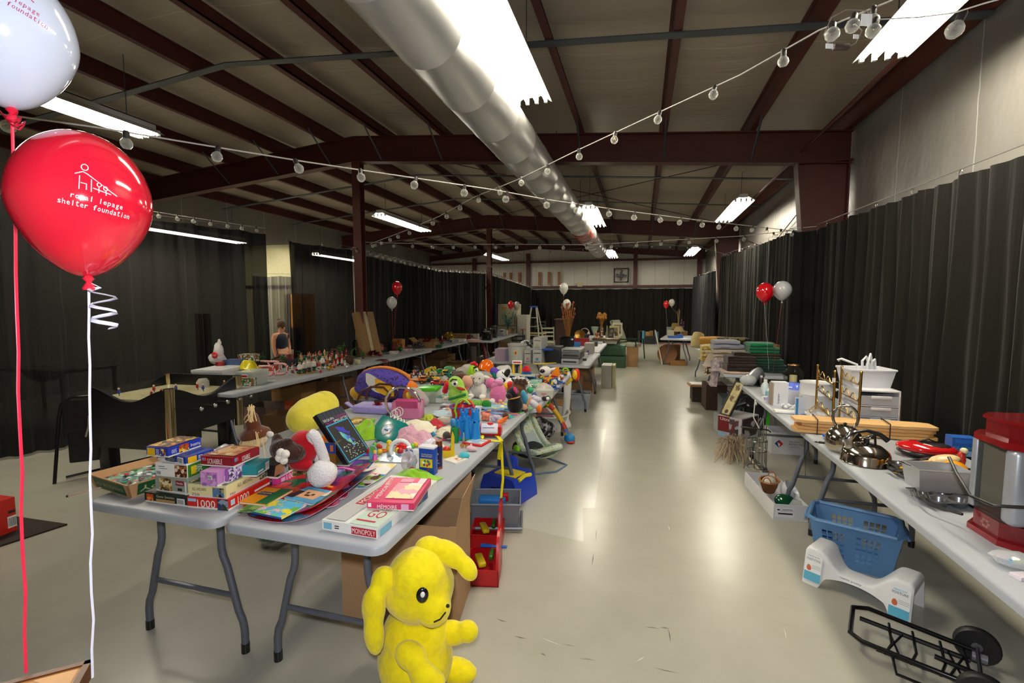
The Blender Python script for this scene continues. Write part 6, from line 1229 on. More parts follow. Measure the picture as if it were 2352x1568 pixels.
def kettle(x,y,wpx,label,ring):
    o = at(x,y,T);r_ = wpx*mpp(o)/2;o = o+V((0,r_*.9,0));t = thing('kettle',label,'kettle',o,-20,'steel kettles')
    if ring:
        sub(t,'kettle_body',lambda m: m.lathe([(r_*.75,0),(r_*.95,r_*.25),(r_,r_*.6),(r_*.92,r_),(r_*.7,r_*1.35),(r_*.42,r_*1.55),(r_*.3,r_*1.58),(.001,r_*1.62)],SIL,28));sub(t,'lid_knob',lambda m: m.ell((0,0,r_*1.68),r_*.1,BLACK,10))
        sub(t,'ring_handle',lambda m: m.tube([(r_*.62*math.cos(q),0,r_*2.05+r_*.75*math.sin(q)) for q in [R(-62+16*k) for k in range(20)]],r_*.085,MET('b0aca4',.15),10));sub(t,'spout',lambda m: m.tube([(r_*.75,-.0,r_*.8),(r_*1.15,-.02,r_*1.05),(r_*1.3,-.02,r_*1.15)],[r_*.2,r_*.16,r_*.17],SIL,10));sub(t,'spout_cap',lambda m: m.ell((r_*1.3,-.02,r_*1.16),r_*.18,BLACK,10))
    else:
        sub(t,'kettle_body',lambda m: m.lathe([(r_,0),(r_*1.02,r_*.03),(r_,r_*.06),(r_*.98,r_*.4),(r_*.9,r_*.62),(r_*.6,r_*.85),(r_*.3,r_*.94),(.001,r_*.97)],SIL,28));sub(t,'lid_knob',lambda m: m.cyl((0,0,r_*.95),r_*.12,r_*.22,BLACK,10))
        sub(t,'spout',lambda m: m.tube([(-r_*.62,-r_*.3,r_*.7),(-r_*.72,-r_*.34,r_*1.1),(-r_*.55,-r_*.26,r_*1.4),(-r_*.4,-r_*.2,r_*1.45)],[r_*.2,r_*.2,r_*.17,r_*.1],CHROME,12));sub(t,'handle',lambda m: m.tube([(-r_*.4,-r_*.2,r_*1.45),(0,0,r_*1.55),(r_*.5,.1*r_,r_*1.4),(r_*.8,.15*r_,r_*1.15)],[r_*.07,r_*.09,r_*.11,r_*.13],BLACK,10));sub(t,'handle_post',lambda m: m.tube([(.35*r_,.05*r_,r_*.8),(.3*r_,.05*r_,r_*1.48)],r_*.05,BLACK,8))
kettle(1952,1046,78,'round steel kettle with a tall ring handle',True);kettle(2008,1076,100,'squat steel kettle with black handle in front of the ring-handled one',False)
m = MB();o = at(1880,1015,T+.006);q = at(1930,1022,T+.006)-o;m.tube([(0,0,0),q],.007,BLACK,7);m.tube([V((-.012+.01*math.cos(a),.01*math.sin(a),0)) for a in [R(45*k) for k in range(8)]],.003,BLACK,5,True);m.solo('spatula','black handled utensil poking out left of the ring kettle','utensil',o)
closed_box('brush_pack','small red and blue packet behind the ring kettle',at(1895,1010,T),5,.07,.05,.03,PIC(['c82828','2858b8','e0e0e0','2058c0'],30,2),cat='packet')
# popcorn machine
a,b = at(2200,1196,T),at(2312,1268,T);rz = ang(a,b)+90+0;S_ = (a-b).length
t = thing('popcorn_machine','glossy red popcorn machine with glass sides at the right edge','popcorn machine',b,ang(b,a)-90)
RDG = M('8c0c18',.12,.25,.06,10,0,.6);W_ = .4;D_ = S_;H_ = .47
def oct_(m,x0,y0,x1,y1,c,z0,z1,mat): m.prism([(x0+c,y0),(x1-c,y0),(x1,y0+c),(x1,y1-c),(x1-c,y1),(x0+c,y1),(x0,y1-c),(x0,y0+c)],z0,z1,mat)
sub(t,'base',lambda m: (oct_(m,0,0,W_,D_,.05,0,.022,RDG),oct_(m,.012,.012,W_-.012,D_-.012,.05,.022,.085,M('701018',.2,.1,.1,20,0,.4)),[m.rect((.0118+.0001*k,D_*.5+.016*math.cos(R(60*k)),.052+.013*math.sin(R(60*k))),(0,-1,0),(0,0,1),.013,.009,M('986058',.4)) for k in range(6)]))
sub(t,'roof',lambda m: (oct_(m,.0,.0,W_,D_,.05,H_-.1,H_-.075,RDG),oct_(m,.025,.025,W_-.025,D_-.025,.045,H_-.075,H_-.012,M('7a0c18',.15,.2,.1,10,0,.5)),oct_(m,.015,.015,W_-.015,D_-.015,.05,H_-.012,H_,RDG)))
ALU = M('b4b8c0',.38,.55,.04)
for nm,x,y,r_ in (('corner_post',.045,.045,.03),('corner_post',.03,D_-.03,.014),('corner_post',W_-.045,.045,.03),('corner_post',W_-.03,D_-.03,.014)): sub(t,nm,lambda m: m.box((x,y,(.085+H_-.1)/2),(r_*2,r_*2,H_-.185),ALU,r_*.6,3))
GL = GLASS('eef2f0',.94,.02)
for nm,c,s_ in (('glass_pane',(.02,D_/2,.23),(.003,D_-.1,.29)),('glass_pane',(W_/2,.02,.23),(W_-.15,.003,.29)),('rear_panel',(W_/2,D_-.02,.23),(W_-.1,.003,.29))): sub(t,nm,lambda m: m.box(c,s_,M('f0dcb8',.35,0,.1,20) if nm[0] == 'r' else GL))
sub(t,'back_panel',lambda m: m.box((W_-.02,D_/2,.23),(.004,D_-.1,.29),M('c8c0a8',.4)));sub(t,'popping_pan',lambda m: (m.lathe([(.05,0),(.075,.03),(.08,.1),(.06,.11)],CHROME,18,(W_*.6,D_*.45,.2)),m.tube([(W_*.6,D_*.45,.3),(W_*.6,D_*.45,.38)],.008,CHROME,8),m.tube([(W_*.35,D_*.45,.27),(W_*.8,D_*.45,.27)],.006,BLACK,6)))
sub(t,'tray_floor',lambda m: m.box((W_/2,D_/2,.088),(W_-.08,D_-.08,.004),MET('983038',.3)));sub(t,'power_cord',lambda m: m.tube([(-.03,D_+.03,.26),(-.05,D_*.8,.22),(-.06,D_*.4,.165),(-.05,.0,.17),(.1,-.06,.2),(.3,-.06,.24)],.006,BLACK,7))
o = at(2335,1300,T);bag_blob(o,.14,.1,.05,'clear bag of coloured counters in front of the popcorn machine',GLASS('e8ecee',.6),['d8e020','3890c8','e84898','38b048'],seed=3,tie=False)
m = MB();o = at(2345,1335,T);m.bx(0,0,0,.05,.035,.012,PLA('e8dce4'));m.solo('packet','small pale pink packet at the table edge far right','packet',o,20)
# pans, tins, utensils, appliance
A,rz,w_,d_ = frame3((2112,1128),(2222,1136),(2240,1100),T+.03);h_ = .105;PAN = M('bcbcbe',.34,.55,.05)
t = thing('roasting_pan','large aluminium roasting pan stacked on the muffin tins','pan',A,rz)
def pan(m,w,d,h,f,mat):
    o_ = [(-f,-f,h),(w+f,-f,h),(w+f,d+f,h),(-f,d+f,h)];i_ = [(0,0,0),(w,0,0),(w,d,0),(0,d,0)];j_ = [(.003-f*.9,.003-f*.9,h),(w+f*.9-.003,.003-f*.9,h),(w+f*.9-.003,d+f*.9-.003,h),(.003-f*.9,d+f*.9-.003,h)];k_ = [(.003,.003,.003),(w-.003,.003,.003),(w-.003,d-.003,.003),(.003,d-.003,.003)]
    vs = o_+i_+j_+k_;fs = [[4,7,6,5],[12,13,14,15]]
    for q in range(4): n = (q+1) % 4;fs += [[q,4+q,4+n,n],[8+q,8+n,12+n,12+q],[q,n,8+n,8+q]]
    m.add(vs,fs,mat);m.tube(o_,.004,mat,6,True)
sub(t,'pan_body',lambda m: pan(m,w_,.11,h_,.014,PAN));sub(t,'wire_handle',lambda m: m.tube([(-.02,.04,h_),(-.05,.06,h_+.01),(-.05,.08,h_+.01),(-.02,.09,h_)],.003,CHROME,6))
def muffin(P,rz,label,cols,rows,mat,tilt=0):
    t = thing('muffin_tin',label,'baking tin',P,rz,'muffin tins');p_ = .085;w,d = cols*p_,rows*p_
    def top(m):
        n = 16;vs = [];fs = []
        for i in range(cols):
            for j in range(rows):
                cx,cy_ = (i+.5)*p_,(j+.5)*p_;o = len(vs);sq = []
                for k in range(n):
                    q = 2*math.pi*k/n+math.pi/4;c,s_ = math.cos(q),math.sin(q);e = p_/2/max(abs(c),abs(s_));sq.append((cx+c*e,cy_+s_*e,.034))
                vs += sq+[(cx+.036*math.cos(2*math.pi*k/n+math.pi/4),cy_+.036*math.sin(2*math.pi*k/n+math.pi/4),.034) for k in range(n)]+[(cx+.026*math.cos(2*math.pi*k/n+math.pi/4),cy_+.026*math.sin(2*math.pi*k/n+math.pi/4),.003) for k in range(n)]
                for k in range(n):
                    l = (k+1) % n;fs += [[o+k,o+l,o+n+l,o+n+k],[o+n+k,o+n+l,o+2*n+l,o+2*n+k]]
                fs.append([o+2*n+k for k in range(n)])
        m.add(vs,fs,mat,False);m.tube([(0,0,.034),(w,0,.034),(w,d,.034),(0,d,.034)],.003,mat,6,True)
    sub(t,'tin',top);return t
GM = M('6c6e74',.3,.7,.05)
muffin(at(2150,1172,T),12,'dark muffin tin nearest the table edge under the roasting pan',4,2,GM);muffin(at(2085,1108,T),-2,'grey muffin tin poking out left of the roasting pan',3,3,MET('8a8c90',.3))
o = at(2092,1150,T);t = thing('slotted_spatula','dark slotted spatula lying on the muffin tin','utensil',o+V((0,0,.04)),-20);sub(t,'blade',lambda m: [m.box((.012*k,0,0),(.007,.09,.003),PLA('3a3a34',.3)) for k in range(6)]);sub(t,'handle',lambda m: m.tube([(.03,-.04,0),(.05,-.12,0),(.14,-.2,.01)],.006,BLACK,6))
o = at(2135,1058,T);t = thing('sandwich_maker','red and black sandwich toaster behind the utensils','appliance',o,-14)
sub(t,'lower_half',lambda m: m.ell((0,.08,.03),(.14,.09,.032),PLA('2a2426',.25),20));sub(t,'lid',lambda m: m.ell((0,.08,.055),(.145,.095,.04),M('c01418',.12,0,.05,10,0,.5),20));sub(t,'window',lambda m: m.ell((.02,.07,.078),(.09,.06,.02),PLA('302828',.1),16));sub(t,'latch',lambda m: m.tube([(-.05,.06,.09),(0,.05,.115),(.05,.06,.095)],.005,BLACK,6))
t = thing('serving_bowl','yellow plastic ladle bowl leaning by the roasting pan','utensil',at(2190,1085,T+.06));sub(t,'bowl',lambda m: m.ell((0,0,.02),(.055,.045,.04),PLA('f0a010',.25),16));sub(t,'handle',lambda m: m.tube([(-.04,0,.02),(-.18,.02,0)],.007,PLA('e89c18'),7))
t = thing('serving_spoon','cream plastic serving spoon beside the red toaster','utensil',at(2150,1070,T+.045));sub(t,'bowl',lambda m: m.ell((.05,.03,.03),(.07,.04,.025),PLA('e8c890',.3),16,ry=-12));sub(t,'handle',lambda m: m.tube([(-.01,.02,.02),(-.14,-.01,.0)],.007,PLA('dcb878'),7))
UT = [(2058,1070,2150,1062,'1a1a1a','black nylon turner'),(2062,1080,2160,1070,'201a16','black slotted spoon'),(2070,1062,2138,1050,'26201c','black serrated knife'),(2048,1066,2100,1072,'161616','black handled whisk'),(2060,1064,2096,1058,'d8a048','wood handled knife'),(2056,1084,2110,1080,'e8a020','orange handled peeler'),(2066,1074,2120,1072,'d89c38','tan wooden spoon'),(2040,1072,2070,1084,'1c1c1e','short black tongs'),(2050,1080,2128,1092,'1e1e1e','black pan handle')]
for k,(x,y,x2,y2,c,lb) in enumerate(UT):
    o = at(x,y,T+.008+.003*k);q = at(x2,y2,T+.02+.006*(k % 4))-o;t = thing('utensil',lb+' in the pile right of the kettles','utensil',o,0,'kitchen utensils');sub(t,'handle',lambda m: m.tube([(0,0,0),q*.25,q*.6],[.009,.011,.007],PLA(c,.35),7,flat=.7));sub(t,'blade',lambda m: m.tube([q*.6,q*.75,q],[.005,.014,.01],PLA(c if k % 2 else '3a3028',.3),7,flat=.25))
closed_box('detergent_box','blue cardboard carton standing behind the popcorn machine',at(2185,1045,T),-4,.12,.08,.11,PLA('2458a8'),[('front',.5,.45,.9,.12,M('58c080'),'CLASSIC'),('front',.5,.8,.8,.2,PLA('2c68c0')),('front',.5,.15,.9,.3,PLA('88b0d8'))])
for k in range(2): open_box('carton',['brown carton flap standing up behind the wooden boards','lower brown carton left of the upright one behind the boards'][k],at(2108-36*k,1012-6*k,.45),0,.3,.25,.43-.05*k,KRAFT_D)
t = thing('egg_timer','red and white kitchen gadget beside the blue carton','gadget',at(2206,1075,T));sub(t,'body',lambda m: m.ell((0,0,.05),(.02,.02,.05),PLA('b02818'),12));sub(t,'cap',lambda m: m.ell((.01,0,.1),(.018,.018,.016),PLA('e8d8a8'),10))
# drawers, tub, cookers, rack
A = at(1968,983,T);B_ = at(2064,989,T);rz = ang(A,B_);w_ = (B_-A).length;t = thing('drawer_tower','white plastic tower of three clear drawers','drawer unit',A,rz);d_ = .36;h_ = .285;FR = PLA('e4e4ea',.35)
sub(t,'frame',lambda m: (m.bx(0,0,h_-.014,w_,d_,h_,FR,.004),[m.bx(0,0,z,w_,d_,z+.008,FR) for z in (0,.083,.166)],m.bx(0,0,0,.01,d_,h_,FR),m.bx(w_-.01,0,0,w_,d_,h_,FR),m.bx(0,d_-.006,0,w_,d_,h_,FR)))
for k in range(3): dr = sub(t,'drawer',lambda m: (m.bx(.014,-.004,.012+.083*k,w_-.014,.0,.078+.083*k,GLASS('d8dce4',.45,.2)),m.bx(.016,.0,.012+.083*k,w_-.016,d_*.9,.016+.083*k,GLASS('d8dce4',.45,.2)),m.bx(.05,.02,.02+.083*k,w_-.06,d_*.8,.055+.083*k,PLA('a8acb4',.6))));hb = MB();hb.bx(w_*.3,-.012,.058+.083*k,w_*.78,-.003,.08+.083*k,FR,.003);hb.obj('handle',dr)
o = A+V((-.02,.12,h_));t = thing('plastic_tub','white plastic tub of hoses standing on the drawer tower','tub',o+V((.14,.1,0)),rz+6);WS = PLA('e6e6ea',.35);sub(t,'tub_body',lambda m: binm(m,.3,.22,.13,WS,.84))
for k in range(4): sub(t,'hose',lambda m: m.tube([(-.05+.03*k,.02*k-.03,.04),(-.06+.035*k,.0,.16+.03*(k % 2)),(-.02+.03*k-(.14 if k == 0 else 0),.02,.2+.02*(k % 3)),(.02+.02*k-(.2 if k == 0 else 0),.03,.16 if k else .19),(.03+.02*k-(.2 if k == 0 else 0),.03,.06 if k else .185)],.009,WS,7))
o = at(1886,946,T);r_ = 35*mpp(o);t = thing('white_pot','wide white enamel canner pot behind the brass rack','pot',o+V((0,r_,0)),10);sub(t,'pot_body',lambda m: m.lathe([(r_*.95,0),(r_,.01),(r_,.13),(r_*1.03,.135),(r_*1.0,.15),(r_*.97,.225),(r_*1.02,.235),(r_*.96,.235),(r_*.9,.225),(.001,.225)],PLA('dcdcdc',.25),26));sub(t,'side_handle',lambda m: m.tube([(r_*.98,-.04,.17),(r_*1.2,-.03,.175),(r_*1.2,.03,.175),(r_*.98,.04,.17)],.01,PLA('dcdcdc',.3),7))
o = at(1832,926,T);r_ = 25*mpp(o);t = thing('slow_cooker','white slow cooker with a translucent blue lid','slow cooker',o+V((0,r_,0)));sub(t,'cooker_body',lambda m: m.lathe([(r_*.8,0),(r_*.95,.03),(r_,.11),(r_*1.02,.12),(r_*.9,.12),(.001,.11)],PLA('dcdce6',.25),24));sub(t,'lid',lambda m: m.lathe([(r_*1.02,.12),(r_*.95,.15),(r_*.7,.172),(.001,.178)],PLA('6478d8',.15),24));sub(t,'sticker',lambda m: m.box((-r_*.62,-r_*.66,.148),(.05,.002,.025),WH,rx=-50,rz=-42))
A = at(1776,931,T);t = closed_box('appliance_box','white upright carton with sideways lettering near the cookers',A,4,30*mpp(A),.09,54*mpp(A),PLA('e4e4ea',.5),[('front',.35,.3,.2,.42,INK,'Scrapware',90)],'carton');sub(t,'grey_side',lambda m: m.bx(-.012,0,0,-.0005,.09,52*mpp(A),M('a09080',.6)))
o = at(1830,880,T+.0);t = thing('glass_jar','clear glass jar lantern with cream insides at the table back','jar',at(1832,905,T)+V((0,.16,0)));sub(t,'jar_glass',lambda m: m.lathe([(.05,.0),(.055,.04),(.05,.07),(.09,.13),(.095,.19),(.07,.23),(.05,.25),(.056,.28),(.052,.285)],GLASS('f0ece0',.92,.02),20));sub(t,'cream_core',lambda m: m.cyl((0,0,.06),.035,.11,M('d8d0a0',.6),14));sub(t,'rim',lambda m: m.tube([(.054*math.cos(R(24*k)),.054*math.sin(R(24*k)),.278) for k in range(15)],.006,MET('b08050',.3),6,True))
PTS = [(1873,950,112),(1911,988,136),(1927,965,124),(1970,994,140)];a = at(1873,950,T);t = thing('brass_rack','folding brass bottle rack with wavy wire cradles','rack',a);bs = [at(x,y,T)-a for x,y,h in PTS];hs = [h*mpp(at(x,y,T)) for x,y,h in PTS]
for p,h_ in zip(bs,hs): sub(t,'post',lambda m: (m.cyl(p,.0085,h_,BRASS,10),m.ell(p+V((0,0,h_)),.011,BRASS,8)))
for i,j in ((0,1),(2,3)):
    p,q = bs[i],bs[j];h_ = min(hs[i],hs[j])
    for k in (.2,.52,.8):
        sub(t,'crossbar',lambda m: m.tube([p+V((0,0,h_*k)),q+V((0,0,h_*k))],.005,BRASS,7));sub(t,'wavy_wire',lambda m: m.tube([p.lerp(q,u/24)+V((0,0,h_*(k+.1)+.022*math.cos(u/24*6.283*3)-.03*u/24)) for u in range(25)],.004,BRASS,6))
sub(t,'link_bar',lambda m: m.tube([bs[0]+V((0,0,hs[0]*.74)),bs[2]+V((0,0,hs[0]*.74))],.004,BRASS,6));sub(t,'price_tag',lambda m: m.box(bs[1]+V((-.01,-.012,hs[1]*.86)),(.02,.001,.03),WH))
o = at(1812,941,T);t = thing('bead_string','heap of white pearl beads beside the white carton','beads',o);random.seed(8)
for k in range(22): sub(t,'bead',lambda m: m.ell((random.uniform(-.055,.055),random.uniform(-.02,.04),.013+.03*random.random()),.013,PLA('dcdcdc',.2),8))
m = MB();o = at(1788,950,T);m.box((.1,.05,.012),(.24,.09,.022),WHITE,.008,rz=-4);m.solo('white_tray','long white plastic tray at the front edge below the beads','tray',o)
o = at(1836,955,T);t = thing('soap_bottle','clear flat bottle with a blue stripe in front of the cookers','bottle',o);s = mpp(o);sub(t,'bottle',lambda m: m.box((0,0,22*s),(20*s,.03,44*s),GLASS('dce4ee',.5),.008));sub(t,'stripe',lambda m: m.box((-7*s,-.016,22*s),(5*s,.001,38*s),PLA('3878b0')));sub(t,'cap',lambda m: m.cyl((2*s,0,44*s),5*s,7*s,GLASS('e0e4e0',.5),12))
o = at(1876,962,T);t = bag_blob(o,.15,.1,.08,'clear gift bag tied with twine below the brass rack',GLASS('eceae6',.55),[],seed=6,tie=False);sub(t,'twine_bow',lambda m: m.tube([(.07*math.sin(k*.9),-.03,.08+.03*math.cos(k*1.7)) for k in range(14)],.0035,M('b89870',.8),5))
m = MB();o = at(1845,957,T);m.ell((0,0,.012),(.02,.012,.012),PLA('2038a0'),10);m.solo('blue_trinket','small dark blue knob beside the clear bottle','trinket',o)
o = at(1725,884,T);t = thing('hand_steamer','grey and silver hand vacuum lying at the far table corner','hand vacuum',o,30);G1 = PLA('8c9098',.25)
sub(t,'barrel',lambda m: m.tube([(-.02,0,.05),(.14,.1,.1),(.26,.18,.12),(.34,.2,.06)],[.065,.06,.05,.03],G1,14));sub(t,'motor_head',lambda m: m.ell((-.06,-.02,.06),(.09,.08,.065),GLASS('c8ccd0',.3),16));sub(t,'cord',lambda m: m.tube([(-.1,-.06,.01),(-.04,-.13,.008),(.1,-.12,.008),(.16,-.02,.01),(.1,.06,.01)],.006,BLACK,6));sub(t,'black_base',lambda m: m.box((.1,.03,.03),(.08,.06,.06),BLACK,.01))
for x,y,w_,h_,c,lb in ((1757,905,14,34,'c8d8dc','pale blue bottle standing left of the white carton'),(1764,912,12,20,'88b0b8','teal cup beside the pale blue bottle'),(1752,894,8,14,'e8e4e4','white dispenser by the far table edge'),(1760,918,10,9,'b0a8d0','lilac sponge at the table edge'),(1748,884,10,22,'2a2426','black mug behind the bottles')):
    o = at(x,y,T);s = mpp(o);t = thing('toiletry_bottle',lb,'bottle',o);sub(t,'bottle',lambda m: m.lathe([(w_*s/2,0),(w_*s/2,h_*s*.7),(w_*s*.3,h_*s*.8)],PLA(c,.3),14));sub(t,'cap',lambda m: m.cyl((0,0,h_*s*.8),w_*s*.28,h_*s*.2,WH,10))
m = MB();m.bx(0,0,0,.5,.09,.03,M('8a5a30',.5));m.solo('wood_shelf','brown wooden strip at the table back behind the cookers','shelf',at(1845,900,T)+V((-.2,.1,.0)),0)
t = thing('power_cable','white cable looping off the right table edge','cable',at(1757,912,T));sub(t,'cord',lambda m: m.tube([V((0,0,.01)),V((-.09,-.02,-.03)),V((-.1,-.03,-.2)),V((-.05,-.05,-.3))],.005,WH,6))
# ---------------------------------------------------------------- towels
FL = lambda c,sd: PIC(c,26,sd,rough=.9)
TW = [('chocolate brown bath towel, lowest of the brown stack',1.27,6.72,.36,.32,.1,'2a1812',2),('chocolate brown folded towels in the middle of the brown stack',1.27,6.73,.34,.3,.1,'2e1a12',3),('small dark brown hand towel crowning the brown stack',1.29,6.74,.2,.2,.05,'26180e',2)]
def pile(rows,z0=T+.002):
    z = z0
    for k,(lb,x,y,w_,d,h,c,n) in enumerate(rows): towel(V((x,y,z)),w_,d,h*.97,lb,'ffffff' if not isinstance(c,str) else c,n,random.uniform(-5,5),k+int(y*10),None if isinstance(c,str) else c);z += h
m = MB();stack_slab(m,.44,.36,.028,CLO('d8b8a4',.6),1);m.solo('folded_towel','pale pink towel under the brown towel stack','towel',(1.27,6.73,T+.002),0,'folded towels')
pile(TW,T+.031)
pile([('dark teal green towels at the bottom of the green stack',1.64,6.95,.44,.34,.11,'0c3428',3),('deep green towel second from the bottom of the green stack',1.62,6.96,.42,.34,.07,'0e4430',2),('olive green towel in the middle of the green stack',1.6,6.97,.36,.32,.07,'2c3418',2),('bright green towels above the olive one',1.59,6.97,.36,.32,.09,'0c6844',2),('bright emerald towel on top of the green stack',1.55,6.96,.28,.3,.05,'108050',1)])
pile([('lilac grey flowered sheet low in the beige stack',1.2,7.3,.42,.36,.1,FL(['a49cac','b4aab0','948c98'],2),3),('cream towels in the middle of the beige stack',1.21,7.3,.42,.36,.1,'b4a490',2),('pale beige towel above the cream ones',1.22,7.3,.42,.36,.07,'c4b4a0',1),('blue grey towel near the top of the beige stack',1.2,7.28,.4,.34,.065,'9c9cac',1),('blue grey towel crowning the beige stack',1.18,7.3,.34,.32,.06,'a4a4b4',1)])
crumple('draped_sheet','lilac flowered sheet slumping over the towel table edge','bedding',V((1.08,7.15,T-.02)),.26,.5,.2,FL(['a89ca8','b8acb4','988c98','c0b0a4'],4),seed=31,drop=lambda x,y: -.22 if x < -.3 else 0)
crumple('pillow_heap','round cream cloth heap on the towel table left edge','bedding',V((1.04,7.35,T+.0)),.3,.3,.26,CLO('c0b4a0',.5),seed=32,k=1.5)
pile([('yellow flowered sheets in the far linen pile',1.2,8.1,.5,.4,.26,FL(['c8b470','d8c890','b8a050','e0d8c0','c0a040'],5),4),('dark patterned scarf with gold spots on the linen pile',1.42,8.05,.44,.36,.12,FL(['24201c','2c2824','8c7c30','1c1a1c'],6),3)])
pile([('folded navy blanket behind the green towels',1.72,7.75,.42,.4,.2,'14163a',3),('navy blanket on top behind the green towels',1.72,7.75,.4,.38,.14,'16183c',2)])
crumple('flowered_linen','red and green flowered linen hanging at the table side','bedding',V((1.08,7.75,T-.01)),.24,.5,.14,FL(['143024','a01c24','d8c8a0','e0d4c0','1c4030','c8a048'],7),seed=33,drop=lambda x,y: -.16 if x < -.2 else 0)
crumple('flowered_sheet','cream and yellow flowered sheet slumped at the pile end','bedding',V((1.1,8.2,T)),.3,.5,.2,FL(['d8cca0','e4dcc0','c8a848','a8b098'],8),seed=34)
m = MB();m.tube([(0,0,.03),(.25,0,.035),(.5,.01,.03),(.7,.02,.03)],[.075,.082,.08,.072],CLO('c89440',.8,60),16);m.solo('rolled_blanket','golden rolled blanket lying across the linen pile','blanket',atY(1606,786,9.3),0)
t = thing('foam_roll','cream rolled foam pad hanging over the far table end','foam roll',atY(1599,797,9.35));sub(t,'roll',lambda m: m.tube([(0,.0,0),(.02,.04,.13),(.05,.1,.24)],[.1,.115,.1],CLO('c4b078',.6),16))
m = MB();m.box((0,0,.06),(.16,.14,.12),M('a87830',.7),.02);m.solo('tan_cushion','small tan cushion behind the green towels','cushion',(1.98-.1,7.6,T+.2),10)
m = MB();m.bx(0,0,0,.3,.3,.2,CLO('1c1c30'));m.solo('folded_blanket','dark blanket block under the tan cushion','blanket',(1.5+.22,7.45,T),0)
closed_box('storage_bin','grey blue plastic tote under the towel table',(1.1,6.85,0),0,.5,.4,.36,PLA('5c6470',.5),lid=PLA('4a525c',.5))
closed_box('storage_bin','clear tote with grey lid lower left of the towel table',(.98,6.3,0),4,.42,.3,.22,GLASS('c8ccd4',.4),lid=PLA('8c9098',.5))
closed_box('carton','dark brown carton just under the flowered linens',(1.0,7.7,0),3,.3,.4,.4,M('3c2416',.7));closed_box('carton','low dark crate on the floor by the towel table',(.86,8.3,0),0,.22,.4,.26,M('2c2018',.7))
m = MB();m.bx(0,0,0,.4,.3,.03,M('b08050',.6));m.bx(.02,.02,.03,.38,.28,.045,PLA('d8d4c8'));m.solo('game_board','tan tray with white board lying on the dark crate','tray',(.82,8.25,.262),5)
bag_blob(at(1652,935,0),.4,.3,.24,'white and black patterned bag on floor under the towel table',PIC(['c0c0c8','b8bcc4','c8c8d0','202024','c4c4cc'],10,3,rough=.6),seed=9,tie=False)
m = MB();m.tube([(.05*math.cos(a)*1.6,0,.05*math.sin(a)) for a in [R(20*k) for k in range(18)]],.01,PLA('502070'),6,True);m.solo('purple_hoop','purple ring handle on the white patterned bag','handle',at(1660,935,0)+V((0,-.05,.24)))
# ---------------------------------------------------------------- under the right tables
A = at(1650,1006,0);t = closed_box('cleaner_box','printed carpet cleaner carton under the right table',at(1648,998,0),-38,.3,.42,.26,PLA('c4c0c4',.5),[('front',.25,.6,.5,.74,PLA('781c20')),('front',.3,.84,.4,.14,WH,'Ultra'),('front',.68,.5,.4,.8,PIC(['c8c8cc','48444c','a8a4a8','682028','303038'],22,3)),('right',.5,.5,.9,.9,PIC(['381c2c','48283c','c0b8c0','2c1420'],12,4)),('front',.2,.12,.4,.2,PLA('98b8d0'))],'carton')
P_,Q_ = at(1652,950,.26),at(1676,957,.26);TL = atd(1679,873,dep(P_)+.12);t,w_,l_ = oriented('framed_picture','long dark framed bird picture leaning against the right table','picture',P_,Q_,TL);sub(t,'frame',lambda m: (m.bx(0,0,-.015,.018,l_,.008,M('2c2418',.4)),m.bx(w_-.018,0,-.015,w_,l_,.008,M('2c2418',.4)),m.bx(.018,0,-.015,w_-.018,.018,.008,M('2c2418',.4)),m.bx(.018,l_-.018,-.015,w_-.018,l_,.008,M('2c2418',.4))));sub(t,'picture',lambda m: (m.bx(.018,.018,-.01,w_-.018,l_-.018,0,PIC(['c8b888','d0c090','c4b484','d4c898','6c5c3c'],16,3,rough=.6)),m.ell((w_/2,l_*.12,.0),(w_*.16,l_*.06,.003),M('4a3420',.5),10)))
o = at(1738,990,0);t = thing('vacuum_cleaner','black canister vacuum with green trim under the right table','vacuum cleaner',o+V((0,.2,0)),0);sub(t,'canister',lambda m: m.lathe([(.16,0),(.17,.04),(.165,.3),(.17,.31),(.15,.38),(.08,.43),(.001,.44)],PLA('18181c',.2),24));sub(t,'green_panel',lambda m: m.box((.14,-.06,.2),(.05,.12,.36),PLA('2c9020',.4),.01));sub(t,'hose',lambda m: m.tube([(-.12,-.08,.34),(-.24,-.1,.3),(-.3,-.1,.1),(-.22,-.16,.03)],.03,PLA('26262a',.4),10))
A = at(1771,1041,0);B_ = at(1857,1047,0);t = open_box('paper_carton','white carton with a red and blue diamond emblem under the right table',A,ang(A,B_),(B_-A).length,.3,50*mpp(A),PLA('d8d8dc',.5),[('front',170,.2)],inner=KRAFT_D);w_ = (B_-A).length;h_ = 50*mpp(A)
def emblem(m):
    c = V((w_*.2,-.001,h_*.48));q = .044;RD_,BL_ = M('b82430',.5),M('203878',.5);f = lambda *p: [c+V((x*q,0,z*q)) for x,z in p]
    m.add(f((0,1),(-1,0),(0,-1),(0,0)),[[0,1,2,3]],BL_);m.add(f((0,1),(0,0),(0,-1),(1,0)),[[0,1,2,3]],RD_);m.add([p+V((0,-.0005,0)) for p in f((-.3,.35),(0,-.95),(.25,-.1),(.05,.2))],[[0,1,2,3]],WH);m.add([p+V((0,-.0007,0)) for p in f((0,.05),(.28,.02),(.35,.3),(.1,.42),(-.1,.3))],[[0,1,2,3,4]],RD_)
    for k,s_ in enumerate(('ISLAND','PAPER MILL','COMPANY')): m.text(s_,(w_*(.62+(.06 if k == 1 else 0)),0,h_*(.6-.12*k)),(1,0,0),(0,0,1),w_*[.28,.42,.36][k],h_*.085,M('50505c' if k < 2 else 'a0a0a8',.5),.001)
sub(t,'printed_emblem',emblem)
o = at(1740,1088,0);t = thing('wire_stand','chrome wire towel stand on three curled feet','wire stand',o+V((0,.06,0)),10);WR = MET('9c9a96',.25);s = mpp(o)
